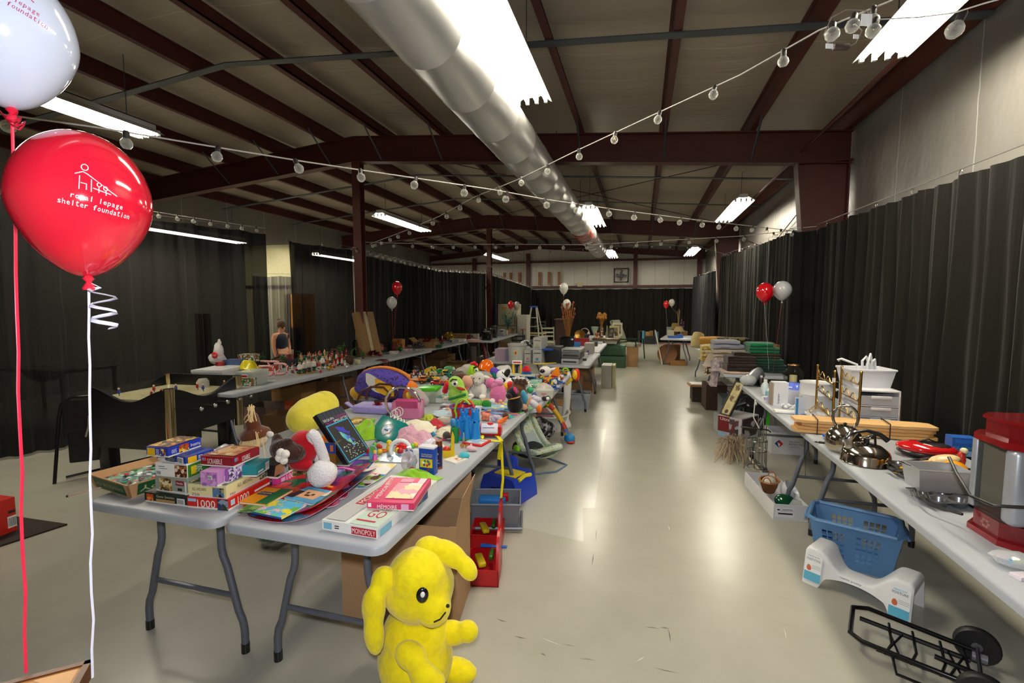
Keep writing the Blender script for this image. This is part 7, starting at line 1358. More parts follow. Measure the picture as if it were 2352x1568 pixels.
for k in range(8): a = R(45*k+10);sub(t,'upright',lambda m: m.tube([(.085*math.cos(a)*(1.35 if k % 3 == 0 else 1),.085*math.sin(a)*(1.3 if k % 3 == 0 else 1),.012 if k % 3 == 0 else .05),(.085*math.cos(a),.085*math.sin(a),.1),(.085*math.cos(a),.085*math.sin(a),.32+(.14 if k in (0,1) else 0))],.0045,WR,6))
for z in (.05,.22,.32): sub(t,'ring',lambda m: m.tube([(.085*math.cos(R(18*k)),.085*math.sin(R(18*k)),z) for k in range(20)],.0045,WR,6,True))
sub(t,'top_frame',lambda m: (m.tube([(0,.0,.3),(0,0,.5),(.02,0,.54),(.05,0,.54),(.06,0,.3)],.006,WR,6),m.tube([(-.16,0,.45),(.1,0,.42),(.12,0,.4)],.008,WR,6)))
A = at(1720,1114,0);C_ = at(1776,1193,0);B_ = at(1856,1199,0);rz = ang(C_,B_);w_ = (B_-C_).length;d_ = (A-C_).length;t = open_box('white_carton','white open carton holding a wicker basket on the aisle floor',C_,rz,w_,d_,.125,PLA('dcdce0',.5),inner=KRAFT,items=[('front',.32,.5,.56,.6,PLA('ececf2')),('front',.34,.42,.42,.1,M('3a2420')),('front',.14,.66,.08,.08,INK),('front',.4,.68,.3,.03,INK),('front',.4,.6,.4,.02,M('888890'))])
X_ = Matrix.Translation(C_) @ rotm(0,0,rz);o = X_ @ V((w_*.45,d_*.6,.06));t = thing('wicker_basket','small oval wicker basket with handles in the white carton','basket',o,rz+60);WK = PIC(['7a4a28','905c34','60381c'],120,2,'z',.7)
sub(t,'basket_body',lambda m: (m.lathe([(.06,0),(.085,.05),(.1,.1),(.094,.1),(.055,.01),(.001,.01)],WK,20,sy=.72),m.tube([(.1*math.cos(R(18*k)),.072*math.sin(R(18*k)),.1) for k in range(20)],.008,M('a87040',.6),7,True)))
for sx in (-1,1): sub(t,'handle',lambda m: m.tube([(sx*(.095),-.03*math.cos(a),.1+.045*math.sin(a)) for a in [R(20*k) for k in range(10)]],.005,M('a87040',.6),6))
m = MB();m.ell((0,0,.02),(.06,.045,.05),PLA('d8d4c4',.3),14);m.solo('white_bottle','white bottle lying inside the wicker basket','bottle',o+V((0,0,.06)),rz)
o = X_ @ V((w_*.55,d_*.22,.05));t = thing('green_dish','dark green ribbed glass dish in the white carton','dish',o);sub(t,'dish',lambda m: m.ell((0,0,.04),(.075,.065,.055),M('08442c',.08,0,.3,60,.2),20))
o = X_ @ V((w_*.82,d_*.5,.05));t = thing('white_bowl','white bowl tipped up behind the green dish','bowl',o);sub(t,'bowl',lambda m: m.lathe([(.001,0),(.04,.005),(.075,.05),(.08,.08),(.072,.05),(.036,.012),(.001,.01)],PLA('d8dce0',.2),20,(0,0,.03),ry=50,rz=-30))
bag_blob(X_ @ V((w_*.8,d_*.16,.05)),.12,.1,.08,'crumpled clear wrap in the corner of the white carton',GLASS('d8dcd8',.5),[],seed=4,tie=False)
# mop, rail
t = thing('string_mop','cream string mop lying on the aisle floor','mop',at(1690,1040,0));random.seed(11);MS = M('b09c80',.9);o = t.location
def strands(m):
    a = at(1690,1015,.05)-o
    for k in range(120): e = at(1640+random.uniform(0,75),1005+random.uniform(0,62),.01)-o;mid = (a+e)/2+V((random.uniform(-.06,.06),random.uniform(-.05,.05),.04+.05*random.random()));m.tube([a+V((random.uniform(-.04,.04),0,random.uniform(-.02,.03))),mid,e],.0035,MS,4)
sub(t,'strands',strands);sub(t,'pole',lambda m: m.tube([at(1686,1010,.06)-o,at(1752,1088,.02)-o,at(1790,1120,.018)-o],.011,M('c8bca0',.5),8))
t = thing('metal_rail','long dark metal rail lying on the floor by the white carton','rail',at(1730,1060,0));o = t.location;sub(t,'rail',lambda m: m.tube([at(1735,1058,.02)-o,at(1885,1200,.02)-o],.022,M('2c2c30',.4,.5),4));sub(t,'end_bracket',lambda m: m.box(at(1880,1205,.03)-o,(.05,.04,.06),STEEL,.004))
# laundry basket
o = at(1958,1288,0);t = thing('laundry_basket','blue plastic laundry basket with square holes on the floor','laundry basket',o,-22);BLB = PLA('5c88b8',.45);bw,bd,bh = .46,.32,.28
def wall(m,P0,P1,P2,P3,n):
    """panel P0 P1 (bottom) P2 P3 (top) with two windows of square holes"""
    P0,P1,P2,P3 = map(V,(P0,P1,P2,P3));f = lambda u,v: (P0.lerp(P1,u)).lerp(P3.lerp(P2,u),v)
    nrm = (P1-P0).cross(P3-P0).normalized()*.004
    def quad(u0,v0,u1,v1):
        q = [f(u0,v0),f(u1,v0),f(u1,v1),f(u0,v1)];m.add(q+[p-nrm for p in q],[[0,1,2,3],[7,6,5,4],[0,4,5,1],[1,5,6,2],[2,6,7,3],[3,7,4,0]],BLB)
    W = [(.12+.4*k,.12+.4*k+.28) for k in range(n)] if n == 2 else [(.25,.75)]
    quad(0,0,1,.2);quad(0,.8,1,1);e = 0
    for a,b in W+[(1,1)]: quad(e,.2,a,.8);e = b
    for a,b in W:
        for k in range(5): u = a+(b-a)*k/4;quad(max(a,u-.008),.2,min(b,u+.008),.8)
        for k in range(1,5): v = .2+.12*k;quad(a,v-.012,b,v+.012)
k = .8;b0 = [(-bw/2*k,-bd/2*k,0),(bw/2*k,-bd/2*k,0),(bw/2*k,bd/2*k,0),(-bw/2*k,bd/2*k,0)];t0 = [(-bw/2,-bd/2,bh),(bw/2,-bd/2,bh),(bw/2,bd/2,bh),(-bw/2,bd/2,bh)]
def bask(m):
    for i in range(4): j = (i+1) % 4;wall(m,b0[i],b0[j],t0[j],t0[i],2 if i % 2 == 0 else 1)
    m.box((0,0,.004),(bw*k,bd*k,.008),BLB)
sub(t,'basket_walls',bask);sub(t,'rim',lambda m: (m.tube([(-bw/2-.005,-bd/2+.03,bh),(-bw/2+.03,-bd/2-.005,bh),(bw/2-.03,-bd/2-.005,bh),(bw/2+.005,-bd/2+.03,bh),(bw/2+.005,bd/2-.03,bh),(bw/2-.03,bd/2+.005,bh),(-bw/2+.03,bd/2+.005,bh),(-bw/2-.005,bd/2-.03,bh)],.014,BLB,8,True)))
for sx in (-1,1): sub(t,'handle',lambda m: m.tube([(sx*(bw/2+.01),-.07,bh),(sx*(bw/2+.03),-.07,bh-.03),(sx*(bw/2+.03),.07,bh-.03),(sx*(bw/2+.01),.07,bh)],.009,BLB,7))
# toilet stool
a,b = at(1880,1336,0),at(2078,1420,0);rz = ang(a,b);L = (b-a).length+.1;t = thing('squat_stool','white plastic squat toilet stool with picture stickers','stool',a.lerp(b,.5)+V((.03,.06,0)),rz);WS2 = PLA('e6e6e8',.3)
def sec(u):
    k = abs(2*u-1);top = .115+.095*(.5-.5*math.cos(math.pi*min(1,max(0,(k-.22)/.5))));lo = 0 if k > .66 else .055+.03*math.cos(math.pi*k*.75)
    if .52 < k <= .66: lo = (.055+.03*math.cos(math.pi*k*.75))*(1-((k-.52)/.14)**2)
    dp = .13*(1 if k > .6 else .62+.38*(k/.6)**3);return top,lo,dp
def stool(m):
    n = 56;vs = [];fs = [];front = [];Nr = 12
    for i in range(n+1):
        u = i/n;x = (u-.5)*L;tp,lo,dp = sec(u);e = max(0,(abs(2*u-1)-.93)/.07);tp -= .02*e*e;fy = -.1;by = fy+dp*1.55;sl = .035
        ring = [(x,fy-sl*(tp-lo)/.2*1.0,lo),(x,fy,tp-.018),(x,fy+.006,tp-.006),(x,fy+.02,tp),(x,by-.02,tp),(x,by-.006,tp-.006),(x,by,tp-.018),(x,by+sl*(tp-lo)/.2,lo),
                (x,by+sl*(tp-lo)/.2-.008,lo),(x,by-.008,tp-.026),(x,fy+.008,tp-.026),(x,fy-sl*(tp-lo)/.2+.008,lo)];vs += ring
    for i in range(n):
        for j in range(Nr): fs.append([i*Nr+j,(i+1)*Nr+j,(i+1)*Nr+(j+1) % Nr,i*Nr+(j+1) % Nr])
    fs += [list(range(Nr))[::-1],[n*Nr+j for j in range(Nr)]];m.add(vs,[f[::-1] for f in fs],WS2,True)
sub(t,'stool_body',stool)
# end panels with arched openings
def sticker(m,sx,lines):
    x = sx*L*.4;c = V((x,-.121,.1));rt = V((1,0,0));up = V((0,.17,1));m.rect(c,rt,up,.085,.15,PLA('f2f4f6',.3),.004);m.rect(c-up.normalized()*.05,rt,up,.085,.05,PLA('60b4d4',.3),.0048)
    for k,(s_,w_,h_,cl,z) in enumerate(lines): m.text(s_,c+up.normalized()*z,rt,up,w_,h_,M(cl,.5),.006)
    for k in range(3): m.rect(c+up.normalized()*(.015-.008*k)+rt*.018,rt,up,.045,.0015,M('808088'),.005)
    m.ell(c+up.normalized()*-.005-rt*.02+V((0,-.005,0)),(.012,.002,.022),M('d87048',.5),8)
sub(t,'sticker',lambda m: sticker(m,1,[('HEALTHY',.055,.009,'48a8d8',.066),('POSTURE',.066,.012,'282830',.05)]));sub(t,'sticker',lambda m: sticker(m,-1,[('squatty potty',.06,.007,'303038',.066),('TOILET STOOL',.075,.012,'282830',.048)]))
sub(t,'printed_name',lambda m: m.text('squatty potty',(-.03,-.098,.098),(1,0,0),(0,.1,1),.12,.012,M('606068'),.003))
# luggage cart
a,b = at(1958,1436,.06),at(2250,1545,.06);t = thing('luggage_cart','folded black wire luggage cart lying on the floor','luggage cart',V((a.x,a.y,0)),ang(a,b));L = (b-a).length;BK2 = M('141416',.25,.3,.05)
sub(t,'handle_frame',lambda m: m.tube([(L,-.13,.07),(.05,-.13,.075),(.0,-.1,.08),(-.01,.1,.1),(.05,.14,.1),(L,.14,.075)],.011,BK2,9));sub(t,'inner_rail',lambda m: m.tube([(L*.95,-.09,.045),(.1,-.1,.05)],.011,BK2,8));sub(t,'inner_rail',lambda m: m.tube([(L*.95,.1,.045),(.02,.11,.05)],.011,BK2,8));sub(t,'inner_rail',lambda m: m.tube([(L*1.0,0,.05),(.3,.0,.06)],.011,BK2,8))
for x in (.3,.5,.72,.9): sub(t,'cross_wire',lambda m: m.tube([(L*x,-.13,.06),(L*(x+.04),0,.04),(L*x,.14,.06)],.006,BK2,6))
for x in (.3,.78): sub(t,'cross_wire',lambda m: (m.tube([(L*x,-.1,.05),(L*(x+.12),.1,.05)],.005,BK2,6),m.tube([(L*(x+.12),-.1,.05),(L*x,.1,.05)],.005,BK2,6)))
sub(t,'platform_loop',lambda m: m.tube([(L*.35,-.12,.07),(L*.4,-.2,.03),(L*.75,-.2,.03),(L*.92,-.17,.03),(L*.92,-.2,.02)],.007,BK2,6))
for s_ in (-1,1): sub(t,'wheel',lambda m: (m.lathe([(.02,-.018),(.075,-.018),(.082,-.01),(.082,.01),(.075,.018),(.02,.018)],PLA('1a1a1c',.5),24,(L*1.0,s_*.18,.082),rx=90),m.lathe([(.001,-.021),(.02,-.02),(.02,.02),(.001,.021)],PLA('58565a',.4),12,(L*1.0,s_*.18,.082),rx=90)))
sub(t,'axle',lambda m: m.tube([(L,-.18,.082),(L,.18,.082)],.008,STEEL,8));[sub(t,'grey_collar',lambda m: m.cyl((L*.96,y,.06),.02,.05,PLA('6c6a74'),10,ry=90)) for y in (.12,-.1)]
# ================================================================ CHRISTMAS TABLES (left row)
closed_box('storage_box','long white lidded plastic box at the near end of the christmas tables',at(441,884,T),12,.36,.5,.17,PLA('c8c8cc',.4),lid=PLA('dcdcde',.35),lidh=.16)
t = closed_box('clear_tote','clear plastic tote with a red and white label',at(543,886,T),14,.2,.3,.155,GLASS('d8dcd4',.5,.2),[],'tote',lid=GLASS('d0d8d0',.3,.2),lidh=.15);sub(t,'label',lambda m: (m.box((.1,-.006,.11),(.07,.002,.04),WH),m.box((.1,-.0075,.11),(.06,.001,.02),RED)))
o = at(499,836,T+.17);t = bag_blob(o,.2,.16,.16,'white grocery bag with red printed oval standing on the white box',M('dcd8d6',.4,0,.08,30,.4),[],seed=4,tie=False);sub(t,'bag_handle',lambda m: (m.ell((.03,0,.15),(.065,.05,.11),M('dcd8d6',.4,0,.08,30,.4),12,wob=.3,seed=2),m.ell((.045,0,.25),(.025,.02,.06),M('dcd8d6',.4,0,.08,30,.4),10,wob=.4)));sub(t,'printed_oval',lambda m: (m.ell((.05,-.075,.12),(.05,.012,.04),M('c02028',.5),14),m.text('CO-OP',(.05,-.088,.12),(1,0,0),(0,0,1),.07,.02,WH)))
crumple('yellow_bag','bright yellow plastic bag slumped over the clear tote','bag',at(572,846,T+.14),.2,.2,.14,M('e0d010',.3,0,.08,30,.4),seed=8,k=1.6)
gift(at(572,830,T+.16),.2,.14,.1,12,'green and red patterned gift box behind the yellow bag','1c6428',None,['b82020','e0e0d8','1c6428']);closed_box('blue_bin','shallow blue bin on the white box',at(512,838,T+.172),12,.22,.16,.06,PLA('3c5078'))
t = thing('red_tin','small dark red round tin beside the white grocery bag','tin',at(516,838,T+.17)+V((0,-.06,0)));sub(t,'tin_body',lambda m: m.cyl((0,0,0),.05,.035,M('8c1820',.2),16));sub(t,'lid',lambda m: m.cyl((0,0,.035),.052,.012,M('a02028',.2),16))
gift(at(574,889,T)+V((-.09,.08,0)),.135,.07,.09,10,'small green dotted gift box at the front table corner','1c8030',None,['d8e0d8','1c8030','c84848','1c8030']);m = MB();m.box((0,0,.012),(.1,.06,.022),WH,.005);m.solo('white_packet','white blister packet in front of the candy cane lights','packet',at(620,876,T),14)
CAN = PIC(['b81820','e8e0dc'],16,1,'x',.3)
for k,(x,y,w_,lb) in enumerate(((618,868,.2,'large candy cane light lying at the front, left one'),(632,860,.24,'large candy cane light looped behind the first'),(650,864,.22,'large candy cane light nearest the soldiers'),(612,852,.18,'large candy cane light at the back beside the tote'))):
    t = thing('candy_cane',lb,'decoration',at(x,y,T+.015),12-8*k,'candy cane lights');sub(t,'cane',lambda m: m.tube([(-w_*.9,0,.02),(0,0,.03)]+[(w_*.35*math.sin(a),.0,.03+w_*.3*(1-math.cos(a))) for a in [R(20*j) for j in range(1,9)]]+[(-w_*.6,.0,.03+w_*.56)],.014,CAN,9));sub(t,'end_cap',lambda m: m.ell((-w_*.9,0,.02),.016,WH,8))
closed_box('red_box','red orange carton behind the candy canes',at(603,858,T),12,.14,.12,.1,PLA('a83818'))
# nutcracker soldiers, figurines
for k,(x,y,h) in enumerate(((689,860,30),(700,858,32),(711,856,33),(722,853,30),(742,846,30),(703,846,26))):
    o = at(x,y,T);figure(o,h*mpp(o)*1.15,random.uniform(-15,15),['first toy soldier in white coat and green boots from the left','second toy soldier from the left of the green hatted row','third toy soldier of the green hatted row','fourth toy soldier at the right end of the row','toy soldier standing apart toward the pinecones','toy soldier peeking over the green hatted row'][k],'dcd4cc','184830','d8a888','185038','tall','nutcracker','nutcracker','toy soldiers',True,'b08838','103020')
FG = [(672,858,20,'c8c0b8','b01820','c01820','figurine in red and white at the front edge by the canes'),(728,838,20,'3c4068','8a2828','b01820','figurine with blue coat and red cap behind the soldiers'),(720,836,18,'b02028','484058','c8c0b8','small figurine in a red coat behind the soldiers'),(732,848,16,'c02028','e0dcd8','c02028','tiny red figurine right of the soldier row'),(736,836,24,'185040','e0d8c8','b01820','green coated snowman figurine with a red hat'),(752,842,18,'a84830','8a5a28','c8a030','brown figurine near the gold baubles'),(768,846,16,'c88878','b83028','d84838','pink figurine in the middle of the ornaments'),(776,842,17,'b8b0a8','a02028','c81c20','grey and red figurine beside the glass santa'),(764,850,12,'d86030','c8b8a0','d83020','small orange figurine at the table edge'),(786,842,20,'c8c4c4','b01c24','c01c24','silver and red figurine by the pinecone'),(793,844,14,'e0dcdc','c8c4c4','e0dcdc','white glass figurine beside the pinecone'),(746,830,22,'c8b878','186048','d0b868','angel figurine with gold wings at the back'),(708,832,18,'8a3030','48304c','b81c24','maroon figurine at the back of the ornaments'),(758,834,16,'e0d8c8','986038','c02020','cream figurine behind the brown ornaments')]
for x,y,h,b_,l_,ht,lb in FG: o = at(x,y,T);figure(o,h*mpp(o)*1.2,random.uniform(-30,30),lb,b_,l_,'d8b090',ht,'cone','figurine','figurine',None,False,'c8b890')
for k,(x,y,r_,c,lb) in enumerate(((756,850,5,'c89828','gold bauble near the table edge'),(748,848,4,'c8c8c8','silver bauble at the front edge'),(772,838,6,'b81820','red bauble behind the pink figurine'),(780,832,7,'a01018','dark red bauble with a red point'),(790,838,5,'d0c8c8','pearl bauble by the pinecone'),(736,856,3,'c03848','tiny red bauble in front of the soldiers'),(682,852,4,'b02030','small red bauble left of the soldiers'),(845,810,5,'b02038','pink red bauble near the green tube'),(922,802,6,'18a038','shiny green bauble hanging on the third table'),(920,806,5,'108028','second green bauble below the shiny one'),(762,844,4,'d8a838','amber bauble by the brown figurine'),(798,846,4,'e0e0e0','clear white bauble at the table end'))):
    o = at(x,y,T);bauble(o,r_*mpp(o),lb,c)
t = thing('crystal_bowl','cut crystal footed bowl behind the candy canes','bowl',at(669,846,T));sub(t,'bowl',lambda m: m.lathe([(.04,0),(.012,.01),(.012,.03),(.07,.06),(.085,.12),(.08,.12),(.06,.065),(.001,.05)],GLASS('e4e8f4',.45,.02),12))
t = thing('glass_goblet','clear goblet pair behind the crystal bowl','goblet',at(680,842,T))
for k in range(2): sub(t,'goblet',lambda m: m.lathe([(.03,0),(.005,.008),(.005,.05),(.03,.075),(.034,.12),(.031,.12),(.001,.055)],GLASS('e8ecf0',.5,.02),12,(.07*k,.03*k,0)))
wreath(at(640,832,T),.11,'dark green pine garland ring behind the candy canes',20);wreath(at(767,834,T),.1,'twig wreath with red berries standing among ornaments',75,'4a3424','b01820');wreath(at(818,822,T),.09,'small green wreath leaning beside the green tube',60,'28481c')
for k,(x,y,h,c,lb) in enumerate(((656,842,.2,'3c5c24','pine sprig bunch behind the crystal bowl'),(686,834,.18,'34501c','green pine cutting behind the soldiers'),(782,822,.26,'3c7018','bright green artificial tree sprig'),(606,836,.16,'24401c','dark pine sprig by the yellow bag'),(834,824,.14,'3c5c20','mossy green ball ornament at the second table end'))): pot_plant(at(x,y,T),h,lb,c,'5c3c24',70,h*.14,'greenery','pine_sprig',None,5,.2,0,.35)
for k,(x,y,lb) in enumerate(((806,838,'large brown pinecone near the table end'),(800,834,'second pinecone behind the large one'))):
    o = at(x,y,T);r_ = 8*mpp(o);t = thing('pinecone',lb,'pinecone',o);sub(t,'cone',lambda m: m.ell((0,0,r_*1.2),(r_*.8,r_*.8,r_*1.2),M('3c2410',.8),10));sub(t,'scales',lambda m: [m.box((r_*.8*math.sin(z)*math.cos(a),r_*.8*math.sin(z)*math.sin(a),r_*1.2-r_*1.1*math.cos(z)),(r_*.35,r_*.35,r_*.1),M('6a4420',.7),rz=math.degrees(a)) for z in (.5,.9,1.3,1.7,2.1,2.5) for a in [z*3+j*1.05 for j in range(6)]])
t = thing('candle','cream square candle holder by the pinecone','candle',at(822,836,T));sub(t,'holder',lambda m: m.box((0,0,.035),(.06,.06,.07),M('d8d0a0',.5),.006));sub(t,'wick',lambda m: m.cyl((0,0,.07),.003,.01,BLACK,6))
o = at(820,816,T);t = thing('gift_tube','tall bright green gift tube with white snowflakes','gift tube',o);sub(t,'tube_body',lambda m: m.box((0,0,.125),(.1,.1,.25),PIC(['e4ece4','108830','0c8028'],30,3,'dots',.3),.006));sub(t,'pleated_top',lambda m: m.lathe([(.065,.25),(.05,.27),(.06,.285)],PLA('18903c'),4,rz=45))
t = thing('serving_bowl','black footed tray with brass bell behind the pine ring','tray',at(622,836,T));sub(t,'tray',lambda m: m.lathe([(.05,0),(.03,.01),(.1,.04),(.1,.045),(.001,.03)],BLACK,16));sub(t,'bell',lambda m: m.lathe([(.02,.04),(.012,.06),(.001,.07)],BRASS,10))
# second and third christmas tables
CB = M('8a6a40',.75,0,.12,12)
P_,Q_ = at(838,820,T),at(878,815,T);TL = atd(816,716,dep(P_)+.04);t,w_,l_ = oriented('tall_carton','tall taped cardboard carton leaning behind the christmas table','carton',P_,Q_,TL);sub(t,'carton_body',lambda m: m.bx(0,0,-.1,w_,l_,0,CB));sub(t,'packing_tape',lambda m: m.bx(w_*.42,.0,.001,w_*.58,l_,.003,M('a08a5c',.4,0,.3,30)))
GB2 = [(916,803,.2,.15,.22,'a83818',['c87828','8a4818','d8c080'],'tall orange brown tin box with gold label on third table'),(843,812,.16,.12,.08,'5c2420',None,'dark red flat box beside the green tube'),(865,805,.1,.08,.05,'c8ccd0',None,'white package under the peppermint garland'),(935,806,.18,.12,.05,'b0b4b0',['c8ccc8','98a098','a02830'],'clear boxed red ornaments in front of the red stocking'),(1004,798,.2,.1,.06,'105c28',None,'dark green box near the red tinsel'),(1048,786,.16,.12,.08,'b8c0b0',['c8ccb8','98a088','d8dcd0'],'pale green basket box at third table end'),(905,812,.14,.1,.05,'c8c4b8',['d8d4cc','a8b0a0','908070'],'stack of cards in clear wrap')]
for x,y,w_,d,h,c,dots,lb in GB2: gift(at(x,y,T),w_,d,h,8,lb,c,None,dots)
open_box('carton','open brown carton on the third christmas table',at(948,799,T),6,.46,.3,.13,CB,[('left',50,.5),('back',60,.5)]);closed_box('carton','tan carton behind the gold garland',at(1026,781,T),6,.5,.3,.16,CB);closed_box('lid_box','white lidded box behind the gold garland',at(1034,784,T),6,.36,.2,.06,WH);gift(at(1066,780,T),.34,.2,.13,6,'dark red gift carton at the far end of the third table','781820',None);closed_box('picture_carton','white carton with a picture beyond the red one',at(1078,780,T),6,.22,.2,.15,PLA('b8b4a8'),[('front',.5,.5,.8,.8,PIC(['404448','c8a030','c8c4b8'],20,2))])
tinsel(at(870,806,T+.02),.2,.05,'peppermint red and white garland heap','d89088',n=160,metal=.2);tinsel(at(858,820,T),.2,.045,'dark red tinsel garland drooping at the table joint','4c1018',n=200,metal=.4);tinsel(at(984,796,T),.2,.07,'big shiny red tinsel bow','b01018',n=260);tinsel(at(962,800,T),.22,.05,'grey silver tinsel garland beside the red bow','787c80',n=200);tinsel(at(1032,778,T+.04),.3,.06,'gold tinsel garland heap on third table','c8a838',n=260);tinsel(at(1000,788,T),.14,.04,'gold and red ribbon spray by the green box','b89040',n=120);tinsel(at(972,806,T),.3,.02,'white beaded garland at the table front','d8d8d0',n=120,metal=.1,coil=False)
t = thing('ribbon_tails','burgundy ribbons with gold edge hanging off the christmas table','ribbon',V((-4.0,at(884,829,T).y,T)));o = t.location
for k in range(4): sub(t,'ribbon',lambda m: m.tube([V((-.12,.05*k,.012)),V((-.01,.05*k,.008)),V((.03,.05*k,-.02)),V((.035,.05*k+.01,-.24+.03*(k % 2)))],.016,M(['5c1018','701820','601218','5c1018'][k],.5),6,flat=.2))
crumple('stocking','red felt stocking with white cuff on the third table','stocking',at(928,800,T),.34,.16,.06,CLO('a01018',.4),seed=41,k=1);crumple('plush_snowman','cream soft toy lying at the third table end','soft toy',at(1060,776,T+.03),.2,.16,.11,CLO('c8b8a0',.5),seed=42,k=1)
t = thing('glass_dome','clear glass cloche with red inside on the second table','cloche',at(903,804,T));sub(t,'dome',lambda m: m.lathe([(.09,0),(.085,.1),(.05,.15),(.001,.165)],GLASS('e8e8e8',.7,.02),18));sub(t,'red_inside',lambda m: m.ell((.0,0,.05),.045,RED,10))
figure(at(1002,789,T),.16,0,'grey snowman figurine behind the gold and red spray','98a0a0','707878','c8c8c8','303838','tall','figurine','figurine',None,False,'c8c8c8');figure(at(1016,788,T),.17,0,'santa figurine beside the grey snowman','b82028','301818','d8b090','c8c0b8','cone','figurine','figurine',None,False,'303030')
t = thing('drink_dispenser','clear drink dispenser with pink lid standing in front of the left row','dispenser',at(1088,838,.35));o = t.location;sub(t,'glass_body',lambda m: m.lathe([(.14,-.35),(.14,.3),(.12,.42),(.13,.5)],GLASS('d8ccc4',.5,.03),20));sub(t,'lid',lambda m: m.cyl((0,0,.5),.14,.05,PLA('c89c98'),18));sub(t,'inner_tube',lambda m: m.cyl((0,0,-.3),.06,.7,PLA('a8a094'),14));m = MB();m.tube([(0,0,0),(-.2,.1,.75)],.05,PIC(['701820','8a2428','5c1018'],20,2),10);m.solo('wrap_roll','dark red roll of gift wrap leaning by the dispenser','gift wrap',at(1112,850,.0)+V((0,.3,0)))
# cartons under the christmas tables
for k,(x0,x1,y,h,d,c,fl,lb) in enumerate(((626,694,968,.52,.4,'8a6438',[('front',8,.5)],'tall brown carton with orange stamp under the white bin table'),(700,782,950,.5,.5,'6a4a2c',[],'dark brown carton right of the orange stamped one'),(560,612,985,.3,.4,'5a4a40',[],'grey brown carton behind the hockey game'),(604,656,1000,.26,.3,'7a5a38',[('right',40,.5)],'low carton with raised flap in front of the stamped one'),(846,900,905,.4,.4,'7a5c30',[('front',30,.5)],'brown carton under the second christmas table'),(950,1012,880,.5,.5,'5c4024',[('right',65,.7),('back',30,.6)],'large dark open carton between the left rows'),(1030,1072,880,.42,.5,'8a6c3c',[('front',70,.7)],'open carton with wide tan flap between the rows'),(925,960,860,.4,.4,'8a6a34',[],'tan carton under the third christmas table'),(990,1030,852,.42,.4,'7a5a30',[],'second tan carton under the third christmas table'),(1070,1100,880,.3,.3,'6c4a28',[],'small carton near the drink dispenser'))):
    a = at(x0,y,0);b = at(x1,y+2,0);open_box('carton',lb,a,ang(a,b),(b-a).length,d,h,M(c,.8,0,.1,12),fl,'carton',items=[('front',.55,.4,.4,.36,M('c05020',.6)),('front',.55,.4,.3,.1,M('d87848',.6))] if k == 0 else [])
crumple('green_garland','dark green garland stuffed under the second christmas table','garland',at(880,900,0)+V((0,.2,.1)),.4,.3,.3,CLO('20341c',.8,30),seed=43);bag_blob(at(806,930,0)+V((0,0,.0)),.4,.3,.5,'patterned grey bag with bird picture under the tables',PIC(['7a7c7c','606264','38807c','883048','8a8c8c'],6,2,rough=.5),seed=12,tie=False)
# ================================================================ FAR END
def gx(n,lb,cat,x,y,w_,h,c,z=T,d=.3,rz=0): s = mpp(at(x,y,z));return closed_box(n,lb,at(x-w_/2,y,z),rz,w_*s,d,h*s,c if not isinstance(c,str) else PLA(c,.5),cat=cat)
# electronics tables
gx('file_box','striped lilac magazine file on the bucket table','file',1149,829,25,28,PIC(['8078a0','b89890','9890b8','a88888'],12,1,'x',.6));o = at(1184,833,T);s = mpp(o);t = thing('bucket','white plastic bucket with a small yellow red emblem','bucket',o+V((0,.1,0)));sub(t,'bucket_body',lambda m: m.lathe([(19*s,0),(21*s,38*s),(22.5*s,39*s),(22.5*s,43*s),(20*s,43*s),(18*s,3*s),(.001,3*s)],PLA('c4c4bc',.4),22));sub(t,'emblem',lambda m: (m.ell((2*s,-20.5*s,24*s),(3.4*s,.004,5*s),PLA('e8b818'),10),m.ell((2*s,-20.9*s,24*s),(1.8*s,.004,3*s),RED,8)))
AR = [('toner_box','white toner carton beside the bucket',1212,834,15,30),('copier_box','lower white copier carton with blue dot',1234,836,20,34),('copier_box','upper white copier carton with green dot',1234,836,19,26)]
for k,(n,lb,x,y,w_,h) in enumerate(AR):
    s = mpp(at(x,y));zz = T+(35*s if k == 2 else 0);A = at(x-w_/2,y,T)+V((0,0,zz-T));closed_box(n,lb,A,-2,w_*s,.42,h*s,PLA('b8b8b4',.5),[('front',.5,.35,.3,.16,PLA(['c06878','4880b0','98b820'][k])),('front',.5,.75,.8,.05,INK),('front',.5,.15,.7,.12,PLA('8890a0'))],'carton','copier cartons')
m = MB();m.bx(0,0,0,.16,.3,.025,PLA('2848a0'));m.solo('blue_folder','blue plastic folder sticking out between the copier cartons','folder',at(1247,836,T)+V((-.02,0,.21)),-2)
o = at(1270,834,T);s = mpp(o);t = thing('loudspeaker','black box loudspeaker with round cone on the table','loudspeaker',o-V((17*s,0,0)),2);sub(t,'cabinet',lambda m: m.bx(0,0,0,36*s,.3,38*s,PLA('222226',.5),.008));sub(t,'cone',lambda m: (m.lathe([(.001,-.004),(6*s,.0),(12*s,-.008),(13.5*s,-.002),(13.5*s,.006)],PLA('141416',.4),20,(18*s,0,20*s),rx=90)))
for k,(c,h,w_,lb) in enumerate((('a4a4a8',13,40,'pale grey flat video player, lowest of three'),('5c5c60',14,44,'dark grey printer in the middle of the stack'),('9c9c9a',7,46,'light grey scanner on top of the stack'))):
    s = mpp(at(1290,836));A = at(1289,836,T)+V((0,0,(0,14,28.5)[k]*s));t = thing('office_machine',lb,'office machine',A,-4,'stacked office machines');sub(t,'casing',lambda m: m.bx(0,0,0,w_*s,.34,h*s,PLA(c,.45),.006));sub(t,'paper_slot',lambda m: m.bx(4*s,-.004,h*.35*s,(w_-5)*s,-.001,h*.6*s,PLA('303034')))
